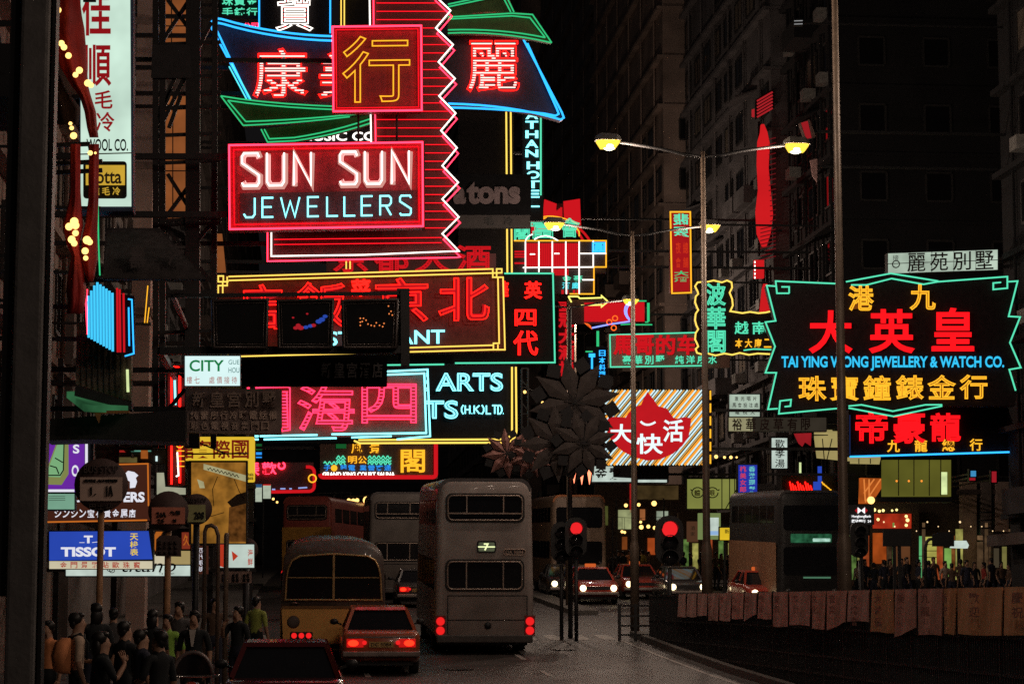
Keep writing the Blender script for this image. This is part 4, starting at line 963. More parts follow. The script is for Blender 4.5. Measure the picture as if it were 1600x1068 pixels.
s.board([(1188, 488), (1206, 488), (1200, 445), (1195, 440), (1192, 450)], MATS['solid_neon_red'], .3); s.arms(WR, (470,), .1)
s = Sign('light_box', 'small tilted red box near the top right street lamp', 'light box', 78, (1250, 187, 1276, 218))
s.board([(1250, 192), (1265, 187), (1275, 213), (1259, 218)], mat('steel_box2', (.2, .12, .1), .6), .3); s.board([(1252, 192), (1262, 189), (1268, 215), (1260, 217)], glow('tilt_red', (150, 26, 32), 1.0), .03, 'panel', .03); s.arms(25.2, (205,), .1)
s = Sign('sign_board', 'grey fin shaped sign edge tinted faintly red as if lit, under the top right lamp', 'sign', 78, (1265, 248, 1278, 284)); s.board([(1266, 250), (1277, 248), (1277, 284), (1270, 275)], mat('fin_reddened', (.5, .3, .28), .7), .1); s.arms(25.2, (260,), .08)  # red light on the grey fin put into its base colour
s = Sign('window_slits', 'lit window shown as twin white slits high on the dark right tower', 'wall lamp', 78, (1240, 32, 1255, 39))
s.tubes([[(1241, 33), (1254, 32.5)], [(1241, 38), (1254, 37.5)]], glow('slit_white', (150, 150, 150), 1.0), .7, .0, name='slit'); s.board((1240, 31, 1255, 40), BLK, .2, 'casing', -.05); s.arms(25.2, (36,), .06)  # two glowing slits stand for a lit window
# ================================================================ street level signs on the right
s = Sign('light_box', 'white light box with two brown characters directly below the striped square sign', 'light box', 96, (926, 727, 1042, 753))
s.board((924, 727, 1045, 754), mat('steel_box', (.02, .02, .022), .6), .3); s.board([(925, 752), (994, 752), (994, 747), (958, 745), (958, 728), (927, 728)], glow('box_cool_white2', (190, 205, 195), 1.0, .22, 2.5), .03, 'panel', .03)
s.board((997, 749, 1042, 753), MATS['box_cool_white2'], .03, 'strip', .03); s.write([('\u91d1', (929, 730, 949, 748)), ('\u9aee', (951, 730, 969, 749))], mat('box_ink', (.03, .008, .006), .8), 'solid', .06, .025); s.arms(WR, (740,), .1)
s = Sign('light_box', 'optician light box showing a pair of spectacles', 'light box', 100, (1074, 746, 1165, 796))
s.board((1073, 745, 1166, 796), mat('steel_box', (.02, .02, .022), .6), .3); s.board((1074, 748, 1165, 794), glow('olive_lit', (128, 132, 66), 1.0, .22, .6), .03, 'panel', .03)
def ring(x, y, a, b, n=14): return [(x + a * math.cos(6.2832 * k / n), y + b * math.sin(6.2832 * k / n)) for k in range(n)]
s.tubes([ring(1090, 769, 9, 8), ring(1113, 769, 9, 8), [(1099, 766), (1101, 765), (1104, 766)], [(1081, 766), (1079, 764)], [(1122, 766), (1124, 764)]], BLK, .9, .1, name='spectacle_frame')
s.write([('\u9ad4', (1085, 765, 1094, 774)), ('\u773c', (1108, 765, 1117, 774))], mat('brick_ink', (.25, .05, .02), .8), 'solid', .06, .04); s.tubes([[(1128, 748), (1128, 794)], [(1140, 748), (1140, 794)], [(1148, 748), (1148, 794)], [(1134, 794), (1152, 762)]], BLK, .8, .2, name='bracing'); s.arms(WR, (770,), .1)
s = Sign('light_box', 'blue light box with two columns of red and teal characters', 'light box', 92, (1153, 724, 1183, 773))
s.board((1152, 723, 1184, 774), BLK, .3); s.board((1154, 726, 1183, 769), glow('box_royal', (38, 52, 165), 1.0, .15, 1), .03, 'panel', .03)
s.write(cells('\u6843\u7f8e\u5973\u90ce', (1156, 727, 1166, 769), True, .85), glow('box_char_red', (205, 60, 75), 1.0), 'solid', .06, .04); s.write(cells('\u9999\u6e2f\u7406\u9aee', (1170, 727, 1180, 769), True, .85), glow('box_char_teal', (105, 195, 190), 1.0), 'solid', .06, .04, name='second_lettering'); s.arms(WR, (740,), .1)
s = Sign('light_box', 'yellow lit street banner box with a row of small dark characters', 'light box', 94, (1125, 823, 1193, 844))
s.board((1124, 822, 1193, 844), BLK, .25); s.board((1125, 824, 1192, 843), glow('box_yellow', (228, 190, 40), 1.0, .15, 1), .03, 'panel', .03); s.write(cells('\u65b0\u754c\u6c38\u591c\u5a1b\u6a02', (1131, 826, 1190, 833), fill=.7), mat('box_ink', (.03, .008, .006), .8), 'solid', .06, .01)
for x in (1132, 1168): MB().bar(s.pt(x, 844, -.1), Vector((s.pt(x, 844).x, s.D + .1, gz(s.D))), .08).build('post', BLK, s.root)
s = Sign('light_box', 'white window like light box with blue base left of the yellow one', 'light box', 96, (1092, 802, 1126, 842))
s.board((1092, 801, 1126, 842), glow('box_green_edge', (110, 125, 75), 1.0), .3); s.board((1099, 808, 1123, 836), glow('box_cool_white2', (190, 205, 195), 1.0, .22, 2.5), .03, 'panel', .03); s.board((1100, 829, 1122, 835), glow('box_bluewhite', (140, 175, 215), 1.0), .02, 'strip', .06); s.arms(WR, (820,), .1)
s = Sign('sign_board', 'small brown wall board left of the white window like light box', 'sign', 97, (1074, 814, 1092, 846)); s.board((1074, 814, 1091, 846), glow('board_dim', (75, 48, 32), 1.0), .2); s.write(cells('\u9152\u5bb6', (1079, 820, 1086, 838), True, .7), BLK, 'solid', .01, .0); s.arms(WR, (830,), .1)
s = Sign('light_box', 'white light box with rows of small dark characters above the furriers strip', 'light box', 93, (1140, 615, 1190, 650))
s.board((1139, 614, 1190, 651), BLK, .3); s.board((1140, 616, 1187, 650), glow('box_cool_white', (178, 196, 178), 1.0, .35, .9), .03, 'panel', .03); s.write(cells('\u6fc0\u5149\u5531\u7247', (1146, 619, 1184, 626), fill=.6) + cells('\u99ac\u6703\u6295\u6ce8\u8655', (1143, 629, 1186, 636), fill=.7) + cells('\u96fb\u8996\u5929', (1146, 640, 1182, 647), fill=.6), mat('box_ink', (.03, .008, .006), .8), 'solid', .06, .01); s.arms(WR, (630,), .1)
s = Sign('sign_board', 'long furriers strip with brown characters fading into shade', 'sign', 93, (1138, 651, 1292, 674))
s.board((1138, 651, 1292, 674), mat('fur_strip', (.10, .09, .07), .8), .3); s.board((1139, 652, 1176, 673), glow('box_beige', (150, 145, 110), 1.0, .2, 1), .03, 'panel', .03); s.board((1177, 652, 1291, 673), glow('box_beige_dim', (48, 42, 34), 1.0, .3, 1), .03, 'dim_panel', .03)  # fade into shade painted as one bright and one dim panel
s.write(cells('\u88d5\u83ef\u76ae\u8349\u6709\u9650', (1141, 653, 1270, 672), fill=.72), mat('box_ink', (.03, .008, .006), .8), 'solid', .06, .03); s.arms(WR, (660,), .1)
s = Sign('light_box', 'upright white light box with three black brush characters', 'light box', 94, (1205, 683, 1232, 733))
s.board((1204, 682, 1232, 733), BLK, .25); s.board((1206, 684, 1230, 731), glow('box_cool_white2', (190, 205, 195), 1.0, .22, 2.5), .03, 'panel', .03); s.write(cells('\u6b61\u5b5d\u6e6f', (1211, 685, 1226, 731), True, .85), BLK, 'solid', .06, .01); s.arms(WR, (700,), .1)
s = Sign('shop_banner', 'small red shop hangings left of the cream awning', 'banner', 97, (1241, 676, 1268, 697)); s.board([(1241, 677), (1268, 676), (1267, 696), (1258, 690), (1254, 697), (1248, 692)], glow('hanging_red', (150, 28, 34), 1.0, .3, 1), .1); s.arms(WR, (680,), .08)
# awnings
def awning(label, pts, m, D, ribs):
    s = Sign('awning', label, 'awning', D, (pts[0][0], pts[0][1], pts[2][0], pts[2][1]))
    n = len(pts) // 2; a = [s.pt(x, y, 0) for x, y in pts]; b = [s.pt(x, y, -1.4) + Vector((0, 0, .5)) for x, y in pts]
    MB().loft([a, b]).build('canopy', m, s.root)
    s.tubes(ribs, mat('awning_rib', (.03, .025, .015), .8), .8, .02, name='rib'); s.arms(WR, (pts[0][1] + 6,), .1); return s
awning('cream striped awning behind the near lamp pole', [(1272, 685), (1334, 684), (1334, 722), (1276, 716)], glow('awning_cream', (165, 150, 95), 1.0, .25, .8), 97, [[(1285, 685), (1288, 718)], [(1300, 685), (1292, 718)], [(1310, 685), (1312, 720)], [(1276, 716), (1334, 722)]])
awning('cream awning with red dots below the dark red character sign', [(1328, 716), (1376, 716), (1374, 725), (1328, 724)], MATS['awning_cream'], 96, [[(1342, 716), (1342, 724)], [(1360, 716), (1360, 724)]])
# ================================================================ shops on the right pavement
s = Sign('shop', 'olive lit upper shop wall right of the orange lit corner', 'shop', 88, (1380, 716, 1486, 776))
s.board((1380, 718, 1486, 775), glow('olive_wall_glow', (92, 90, 34), 1.0, .3, .5), .3)  # light falling on the wall put into an emissive colour
s.tubes([[(x, 718), (x, 774)] for x in (1404, 1428, 1452, 1470)], mat('wall_joint', (.06, .055, .02), .8), .8, .02, name='joint'); s.board((1471, 737, 1480, 772), glow('lit_slit', (205, 222, 170), 1.2, .3, 2), .03, 'lit_slot', .04)
mb = MB()
for x in (1401, 1420, 1440): mb.ball(s.pt(x, 751, .1), 1.8 * PM(88), 8, 5)
mb.build('spot_lamp', glow('spot_amber', (235, 165, 60), 1.5), s.root); s.arms(25.2, (740,), .1)
s.board((1368, 776, 1488, 784), BLK, .8, 'canopy', .5)
s = Sign('shop', 'orange lit shop corner with one blazing white lamp', 'shop', 89, (1344, 746, 1384, 786))
s.board([(1344, 786), (1362, 786), (1384, 752), (1382, 747), (1345, 746)], glow('orange_lit', (178, 84, 28), 1.0, .45, 1.5), .3)  # orange light on the corner and its stripes put into emission
s.tubes([[(1350, 748), (1352, 782)], [(1358, 748), (1358, 776)], [(1376, 748), (1352, 784)], [(1366, 748), (1350, 770)]], glow('orange_stripe', (225, 130, 60), 1.0), 1.2, .03, name='stripe')
MB().ball(s.pt(1361, 781, 1.6), 6 * PM(88), 12, 8).build('lamp', BULB, s.root); MB().ball(s.pt(1383, 752, .2), 2.5 * PM(89), 10, 6).build('lamp', BULB, s.root); s.board((1372, 777, 1386, 780), N_WHITE, .1, 'lamp_tube', .2); s.arms(25.2, (760,), .1)
s = Sign('bank_sign', 'black bank sign with red and white hexagon emblem and white letters', 'sign', 70, (1328, 790, 1364, 818))
s.board((1326, 788, 1366, 819), BLK, .15)
s.board([(1340, 793), (1340, 801), (1336, 797)], glow('emblem_red', (175, 28, 36), 1.0), .03, 'emblem', .03); s.board([(1352, 793), (1352, 801), (1356, 797)], MATS['emblem_red'], .03, 'emblem', .03)
s.board([(1340.5, 792), (1346, 797), (1340.5, 802)], glow('emblem_white', (240, 240, 240), 1.4), .03, 'emblem', .03); s.board([(1351.5, 792), (1346, 797), (1351.5, 802)], MATS['emblem_white'], .03, 'emblem', .03)
s.write([('HongkongBank', (1331, 804, 1361, 809)), ('\u532f\u8c50\u9280\u884c  24', (1331, 811, 1361, 816))], MATS['emblem_white'], 'solid', .03, .02)
b = s.pt(1346, 819); MB().bar(Vector((b.x, 70.1, b.z)), Vector((b.x, 70.1, gz(70))), .1).build('post', BLK, s.root)
s = Sign('shop', 'red and orange lit shop window with white display, right of the bank sign', 'shop', 94, (1364, 796, 1424, 900))
s.board((1362, 784, 1436, 905), mat('shop_wall', (.05, .035, .025), .8), .3)
s.board((1364, 802, 1424, 825), glow('shop_red', (165, 46, 24), 1.0, .6, 1.6), .04, 'display_window', .05); s.board((1364, 832, 1385, 880), glow('shop_orange', (150, 66, 22), 1.0, .6, 1.2), .04, 'door', .05); s.board((1398, 838, 1422, 896), glow('shop_brown', (92, 56, 32), 1.0, .4, 1), .04, 'door', .05)
mb = MB()
for x, y, r in ((1360, 797, 2), (1366, 796, 3), (1374, 798, 2.4), (1380, 797, 2.4), (1394, 797, 1.8), (1401, 796, 2), (1416, 806, 2.5), (1418, 812, 3), (1416, 820, 2.5), (1372, 811, 2.5)): mb.ball(s.pt(x, y, .3), r * PM(94), 8, 5)
mb.build('window_lamps', glow('shop_bulb', (255, 225, 190), 2.0), s.root)
s = Sign('shop', 'green and yellow lit open shop with shelves', 'shop', 95, (1422, 836, 1500, 905))
s.board((1420, 780, 1530, 905), mat('shop_wall', (.05, .035, .025), .8), .4)
for x0, x1, y0, y1, c, nm in ((1423, 1441, 837, 902, (88, 172, 108), 'shop_green'), (1446, 1464, 838, 890, (178, 172, 84), 'shop_lime'), (1476, 1487, 856, 900, (120, 165, 80), 'shop_pale'), (1504, 1526, 856, 882, (105, 66, 32), 'shop_tan'), (1466, 1474, 840, 900, (82, 72, 34), 'shop_dim')): s.board((x0, y0, x1, y1), glow(nm, c, 1.0, .4, 1.3), .04, 'lit_panel', .05)
s.board((1509, 834, 1522, 840), glow('shop_mint', (165, 220, 165), 1.2), .1, 'ceiling_lamp', .2); s.board((1512, 840, 1520, 848), MATS['shop_pale'], .05, 'lit_panel', .2)
s.tubes([[(1446, y), (1464, y)] for y in (850, 860, 870, 880)] + [[(1423, y), (1441, y)] for y in (868, 884)], BLK, .6, .12, name='shelf')
s = Sign('light_box', 'slanted white counter lamp box left of the tan lit panel', 'light box', 90, (1487, 843, 1514, 856)); s.board([(1488, 855), (1512, 856), (1514, 851), (1510, 844), (1493, 844)], glow('counter_white', (200, 215, 205), 1.0, .2, 3), .4); b = s.pt(1500, 856); MB().bar(Vector((b.x, 90.2, b.z)), Vector((b.x, 90.2, gz(90))), .12).build('post', BLK, s.root)
s = Sign('light_box', 'pale green upright lit slot at the far right edge shop', 'light box', 90, (1566, 852, 1574, 888)); s.board((1552, 830, 1590, 905), mat('shop_wall', (.05, .035, .025), .8), .3); s.board((1566, 853, 1573, 888), glow('slot_lime', (115, 110, 60), 1.0, .3, 2), .03, 'panel', .03); s.board((1553, 856, 1561, 886), glow('slot_grey', (62, 54, 40), 1.0), .03, 'side_panel', .03)
s = Sign('neon_sign', 'tiny blue and red neon on the dark right end pillar', 'neon sign', 86, (1516, 734, 1526, 750)); s.board((1514, 732, 1527, 752), BLK, .2); s.board((1517, 735, 1525, 744), glow('tiny_blue', (60, 140, 190), 1.0), .03, 'blue_part', .03); s.board((1515, 746, 1524, 750), glow('tiny_red', (150, 25, 35), 1.0), .03, 'red_part', .03); s.stub(97.6)
s = Sign('neon_sign', 'tiny red upright neon at the far right edge', 'neon sign', 86, (1549, 735, 1558, 754)); s.board((1548, 734, 1559, 755), BLK, .2); s.board((1550, 736, 1557, 753), glow('tiny_red', (150, 25, 35), 1.0), .03, 'red_part', .03); s.stub(97.6)
for lb, (x0, y0, x1, y1), posts in (('square black back of a road sign on two posts over the fence', (1380, 826, 1424, 853), (1397, 1405)), ('arched black back of a road sign on a bent post', (1457, 832, 1491, 853), (1447,))):
    s = Sign('road_sign', lb, 'road sign', 66, (x0, y0, x1, y1))
    sh = [(x0, y1), (x1, y1), (x1, y0), (x0, y0)] if x0 < 1400 else [(x0, y1), (x1, y1), (x1, y0 + 3)] + curve((x1, y0 + 3), ((x0 + x1) / 2, y0 - 6), (x0, y0 + 3), 6)[1:]
    s.board(sh, BLK, .06)
    for x in posts:
        b = s.pt(x, y1 if len(posts) > 1 else 845, -.08); mb = MB()
        if len(posts) > 1: mb.bar(Vector((b.x, b.y, b.z)), Vector((b.x, b.y, gz(66))), .09)
        else: mb.tube([s.pt(x0 + 3, 841, -.08), s.pt(1452, 842, -.08), s.pt(1448, 846, -.08), s.pt(1446, 855, -.08), Vector((s.pt(1446, 900).x, b.y, gz(66)))], .05)
        mb.build('post', BLK, s.root)
s = Sign('shop', 'dim brown tiled shop pillars at the right end of the lit side street', 'shop', 94.5, (1500, 752, 1600, 905))
for x0, x1, c in ((1503, 1526, (44, 36, 30)), (1534, 1549, (30, 26, 24)), (1556, 1576, (50, 42, 38)), (1582, 1600, (38, 33, 31))): s.board((x0, 752, x1, 905), mat('pillar_tile_%d' % x0, [s2l(q) * 14 for q in c], .8, var=.35, scale=2), .4, 'pillar', .15 if x0 % 2 else .25)
s.board((1500, 764, 1600, 772), DRK2, .5, 'beam', .2); s.tubes([[(1530, 800 + 12 * k), (1552, 800 + 12 * k)] for k in range(6)], BLK, 1.2, .5, name='shutter_rib')
MB().ball(s.pt(1587, 842, .4), 2 * PM(94), 8, 5).build('lamp', glow('shop_mint', (165, 220, 165), 1.2), s.root)
rnd = random.Random(12)
rnd = random.Random(12)
BAY = [(120, 72, 34), (168, 92, 38), (92, 122, 60), (150, 145, 76), (74, 56, 38), (150, 66, 32), (112, 104, 56)]
s = Sign('shop', 'long row of small warm and green lit shop bays behind the right hand crowd', 'shop', 93.6, (1326, 820, 1600, 905))
for a_, b_ in ((1327, 1361), (1386, 1398), (1441, 1447), (1464, 1477), (1487, 1505), (1527, 1552), (1576, 1600)):
    x = a_
    while x < b_ - 3:
        w_ = min(rnd.choice([5, 7, 9, 11]), b_ - x); c = rnd.choice(BAY); k = BAY.index(c); yt = rnd.choice([826, 836, 846])
        s.board((x, yt, x + w_, 905), glow('bay_%d' % k, c, 1.0, .75, 2.2), .05, 'lit_bay', .05)
        if rnd.random() < .6: s.board((x + .5, yt - 10, x + w_ - .5, yt - 3), glow('bay_sign_%d' % k, [min(255, q * 1.35) for q in c], 1.0, .6, 4), .05, 'bay_sign', .08)
        x += w_ + rnd.choice([1.5, 2, 3])
mb = MB()
for k in range(16):
    x = 1330 + k * 17; mb.ball(s.pt(x, rnd.choice([815, 822, 829]), .5), rnd.choice([1.0, 1.4, 1.8]) * PM(93), 6, 4)
mb.build('bay_lamps', glow('bay_lamp', (255, 215, 160), 1.4, thr=.1), s.root)
s = Sign('shop', 'row of small warm lit shop bays left of the yellow banner box', 'shop', 109, (1076, 845, 1200, 900))
s.board((1060, 800, 1210, 905), mat('shop_wall2', (.10, .07, .045), .8), .3)
x = 1064
while x < 1200:
    w_ = rnd.choice([6, 9, 12]); c = rnd.choice(BAY); k = BAY.index(c)
    s.board((x, rnd.choice([842, 848, 852]), x + w_, 888), glow('bay_%d' % k, c, 1.0, .75, 2.2), .04, 'lit_bay', .05); x += w_ + rnd.choice([3, 6, 10])
# hanging lamps in the far shops
mb_l = [(844, 369, 1.0), (981, 343, 0)]
for i, (lb, pts, D) in enumerate((('cluster of warm bulbs hung over the far pavement shops', ((1002, 823, 3.5), (1013, 822, 3), (1023, 824, 3), (1001, 815, 2.2), (972, 830, 2.4), (976, 831, 2.2)), 108), ('two bright bulbs under the white box left of the spectacles', ((978, 789, 3), (998, 788, 2.8), (1022, 786, 4.2)), 110), ('three round bulbs above the yellow street banner box', ((1158, 796, 2.6), (1172, 797, 4), (1184, 797, 2.4)), 99), ('row of four pale bulbs right of the striped square sign', ((1119, 713, 3), (1132, 714, 2.2), (1142, 714, 2.6), (1151, 714, 1.6)), 96), ('row of blazing traffic lamps far up the street behind the grey bus', ((545, 781, 3), (552, 782, 3.6), (558, 781, 3.2), (573, 781, 6), (537, 805, 2), (540, 819, 3.2)), 112), ('scatter of small lamps above the yellow and red bus', ((427, 779, 2), (433, 784, 1.8), (468, 779, 3.4), (472, 782, 2), (496, 782, 3), (482, 777, 1.2), (533, 784, 1.6)), 128))):
    t = thing('hanging_lamps', lb, 'lamps', P(pts[0][0], pts[0][1], D), 'strings of lamps far down the street'); wy = min(p[1] for p in pts) - 6
    xs = [p[0] for p in pts]
    mb = MB(); mb.tube([P(min(xs) - 15, wy - 2, D), P(sum(xs) / len(xs), wy, D), P(max(xs) + 15, wy - 2, D)], .012)
    for x, y, r in pts: mb.tube([P(x, wy - .5, D), P(x, y - r, D)], .01)
    for x in (min(xs) - 15, max(xs) + 15):
        b = P(x, wy - 2, D); mb.bar(b, Vector((b.x, D, gz(D))), .07)
    mb.build('cable', BLK, t)
    for x, y, r in pts: MB().ball(P(x, y, D), r * PM(D), 10, 6).build('bulb', BULB, t)
s = Sign('shop', 'dim brown lit shop row behind the far taxis', 'shop', 116, (955, 750, 1075, 905))
s.board((930, 756, 1120, 890), mat('shop_wall2', (.10, .07, .045), .8), .4)
for x0, x1, y0, y1, c in ((966, 991, 796, 826, (150, 155, 110)), (937, 950, 790, 820, (70, 72, 34)), (1026, 1044, 798, 812, (140, 150, 130)), (1012, 1024, 840, 866, (155, 66, 26)), (972, 980, 838, 858, (110, 56, 22)), (996, 1060, 758, 780, (62, 48, 26)), (1000, 1008, 795, 812, (150, 90, 50)), (1068, 1074, 842, 858, (150, 60, 25)), (1092, 1104, 850, 862, (140, 62, 22)), (984, 990, 755, 800, (150, 26, 24))): s.board((x0, y0, x1, y1), glow('row_%d_%d' % (x0, y0), c, 1.0, .5, 1.5), .04, 'lit_panel', .05)
t = s.root
s = Sign('neon_sign', 'low line of red, blue and amber neon over the dark oncoming bus', 'neon sign', 99, (1228, 716, 1306, 772))
s.board((1222, 742, 1310, 772), mat('shop_wall', (.05, .035, .025), .8), .3)
s.tubes([[(1234 + k * 4, 752 + (k % 3) * 3), (1237 + k * 4, 766)] for k in range(9)], N_RED, 1.0, .06, name='red_tubing'); s.tubes([[(1284 + k * 3, 752 + k * 3), (1287 + k * 3, 757 + k * 2)] for k in range(6)], N_AMB, 1.0, .06, name='amber_tubing'); s.board((1271, 752, 1283, 765), glow('tiny_royal', (40, 70, 180), 1.0), .03, 'blue_panel', .03); s.board((1278, 728, 1284, 752), MATS['tiny_royal'], .06, 'blue_column', .03); s.board((1249, 722, 1252, 742), glow('lit_slit', (205, 222, 170), 1.2, .3, 2), .05, 'white_slot', .03); s.arms(WR, (760,), .1)
# ================================================================ left foreground: pillar, light boxes, festive swag
t = thing('pillar', 'big dark concrete pillar close to the camera at the left edge', 'pillar', P(38, 1060, 24) * 1)
t.location.z = gz(24); BASE[t.name] = Vector(t.location)
mb = MB(); a, b = P(20, 500, 24).x, P(66, 500, 24).x
mb.box(a, b, 24, 24.5, gz(24), 9); mb.build('shaft', mat('pillar_concrete', (.16, .15, .145), .9, bump=.4, scale=3), t, bevel=.04)
mb = MB(); mb.box(a - .12, a - .02, 24.1, 24.5, gz(24) + 2.2, 9); mb.box(b + .02, b + .06, 24.1, 24.4, gz(24), 9); mb.build('pipe', BLK, t)
s = Sign('light_box', 'tall white light box with red characters at the upper left', 'light box', 40, (126, -40, 206, 324))
s.board((124, -40, 208, 330), mat('blue_steel', (.02, .025, .06), .6), .5); s.board([(126, 322), (205, 322), (203, -40), (126, -40)], glow('box_mint_white', (195, 222, 205), 1.15, .3, .8), .04, 'panel', .04)
s.tubes([[(126, 241), (205, 239)]], mat('box_seam', (.12, .12, .05), .7), 1.0, .06, name='seam')
rp = glow('box_letter_red', (138, 18, 22), 1.0)
s.write([('\u4f73', (128, -18, 173, 56)), ('\u9806', (130, 70, 174, 135)), ('\u6bdb', (148, 141, 176, 170)), ('\u51b7', (150, 175, 179, 206))], rp, 'solid', .06, .03, name='red_lettering')
s.write([('WOOL CO.', (135, 217, 200, 236))], mat('ink_black', (.01, .01, .01), .8), 'solid', .06, .02, name='black_lettering')
s.board(rr(130, 252, 198, 310, 5), mat('ink_black', (.01, .01, .01), .8), .02, 'inset', .06); s.board((134, 258, 195, 289), glow('inset_yellow', (205, 165, 55), 1.0, .15, 2), .02, 'inset_panel', .08)
s.write([('notta', (138, 268, 190, 287))], mat('grey_ink', (.16, .12, .06), .8), 'solid', .09, .02, name='grey_lettering'); s.write(cells('\u7d14\u6bdb\u51b7', (141, 292, 190, 305), fill=.75), MATS['inset_yellow'], 'solid', .09, .02, name='yellow_lettering')
s.arms(WL, (40, 160), .1)
# festive swag of red cloth and bulbs
t = thing('festive_swag', 'red cloth swag with clusters of warm bulbs hanging before the tall white box', 'decoration', P(115, 470, 33))
cloth = mat('red_cloth', (.40, .02, .018), .7, var=.3, scale=3)
def ribbon(pts, D, name, m, th=.05):
    """pts: (xleft, xright, y) stations"""
    mb = MB(); rings = []
    for i, (a, b, y) in enumerate(pts):
        ring = []
        for j in range(9):
            u = j / 8; x = lerp(a, b, u); ring.append(P(x, y, D - .18 * math.sin(u * math.pi) - .05 * math.sin(u * 14 + i * .5)))
        for j in range(8, -1, -1):
            u = j / 8; x = lerp(a, b, u); ring.append(P(x, y, D + th - .18 * math.sin(u * math.pi)))
        rings.append(ring)
    mb.sm = True; mb.loft(rings); return mb.build(name, m, t)
ribbon([(86, 124, -10), (82, 128, 25), (76, 132, 45), (84, 134, 70), (94, 136, 105), (112, 138, 135), (124, 142, 150), (132, 150, 175), (136, 152, 200), (140, 154, 215)], 33, 'cloth_panel', cloth)
ribbon([(110, 126, 225), (110, 126, 300), (104, 128, 330), (98, 130, 352), (104, 124, 382), (112, 126, 400), (106, 132, 430), (103, 136, 455), (106, 134, 470), (104, 130, 490)], 33, 'cloth_panel', cloth)
ribbon([(139, 155, 225), (138, 154, 310), (134, 153, 345), (128, 152, 370), (127, 152, 405), (132, 149, 425), (136, 146, 440)], 33.1, 'cloth_panel', cloth)
ribbon([(58, 64, 60), (60, 76, 85), (62, 92, 110), (68, 102, 135), (76, 112, 150), (80, 126, 170), (90, 122, 195)], 33.3, 'dark_cloth', mat('brown_cloth', (.05, .025, .02), .9))  # separate strip of dark brown cloth, set slightly farther back
for (x, y, r) in ((95, -6, 4.5), (91, 16, 5), (96, 68, 5), (100, 74, 5), (107, 87, 5), (118, 117, 4.5), (124, 110, 5.5), (137, 130, 5.5), (142, 133, 4.5), (110, 193, 3), (112, 200, 3.5), (115, 212, 5.5), (141, 239, 4), (149, 239, 2), (116, 346, 6.5), (108, 354, 6), (118, 352, 6), (112, 374, 6), (118, 364, 5), (116, 380, 5), (136, 375, 6.5), (140, 378, 5), (133, 392, 5.5), (134, 403, 4)): MB().ball(P(x, y, 32.6), r * PM(32.6), 10, 6).build('bulb', BULB, t)
mb = MB()
for a, b in (((66, 228), (140, 225)), ((64, 258), (160, 252)), ((60, 160), (130, 150)), ((64, 272), (160, 266)), ((150, 0), (150, 0.1))):
    mb.bar(P(a[0] - 20, a[1], 33.4), P(b[0], b[1], 33.4), .06)
q = P(46, 228, 33.4); mb.bar(Vector((q.x, 33.4, gz(33.4))), Vector((q.x, 33.4, 8.5)), .1); mb.build('hanger', BLK, t)
mb = MB(); mb.tube([P(154, 320, 33), P(155, 380, 33), P(157, 432, 33)], 1.3 * PM(33)); 
s = Sign('neon_sign', 'thin upright green tube below the tall white light box', 'neon sign', 37, (152, 320, 158, 432)); s.tubes([[(153, 320), (154, 380), (156, 430)]], N_GREEN, 1.2, .02); s.board((151, 428, 160, 434), BLK, .1, 'foot'); s.arms(WL, (325, 426), .05)
# fluted bright cyan sign seen edge on
s = Sign('neon_sign', 'bright cyan fluted neon panel with red strips at its right', 'neon sign', 43, (133, 438, 210, 555))
s.board([(137, 527), (180, 551), (210, 553), (210, 462), (180, 458), (150, 438), (134, 470)], DRK, .3)
for k in range(9):
    x = 138 + k * 4.7; yt = max(440, 462 - k * 8 if k < 3 else 441 + (k - 3) * 3.3); ybm = 527 + k * 2.7
    s.tubes([[(x, yt), (x + .6, ybm)]], glow('neon_bright_cyan', (72, 190, 240), 1.25, thr=.1), 2.1, .12, name='cyan_tube')
s.tubes([[(134, 466), (137, 522)], [(136, 452), (135, 470)]], N_PINK, 1.4, .1, name='pink_tubing')
s.tubes([[(183, 450), (184, 550)], [(187, 452), (188, 550)], [(193, 458), (194, 550)]], N_DEEP, 1.8, .1, name='red_tubing'); s.tubes([[(200, 467), (206, 468), (209, 552), (195, 556)], [(201, 480), (202, 540)]], N_BLUE, 1.3, .12, name='blue_tubing'); s.arms(WL, (480, 530), .08)
s = Sign('neon_sign', 'slim upright blue tubes just right of the big foreground pillar', 'neon sign', 40, (54, 376, 80, 482)); s.board((53, 376, 81, 486), DRK, .15)
s.tubes([[(73, 380), (75, 446)]], N_BLUE, 3.0, .1, name='wide_tube'); s.tubes([[(57, 427), (58, 463)], [(66, 452), (67, 460)], [(67, 473), (67, 481)], [(74, 476), (75, 483)]], glow('dim_blue2', (40, 80, 170), 1.2), 1.4, .1, name='short_tube'); s.arms(WL, (400, 470), .06)
s = Sign('neon_sign', 'slim pink and mint tubes peeping from behind the big pillar above the blue ones', 'neon sign', 40, (66, 205, 74, 312)); s.board((65, 205, 75, 315), DRK, .1); s.tubes([[(70, 214), (70, 246)]], N_HOT, 1.3, .06, name='pink_tube'); s.tubes([[(70, 260), (70, 312)]], glow('mint_tube', (150, 180, 150), 1.0), 1.6, .06, name='mint_tube'); s.arms(WL, (230,), .05)
s = Sign('neon_sign', 'two slanted thin amber tubes left of the steel truss foot', 'neon sign', 46, (224, 445, 234, 505)); s.tubes([[(231, 446), (226, 504)], [(233, 480), (230, 504)]], N_AMB, .9, .04); s.board((222, 503, 236, 508), BLK, .1, 'foot'); s.arms(WL, (506,), .05)
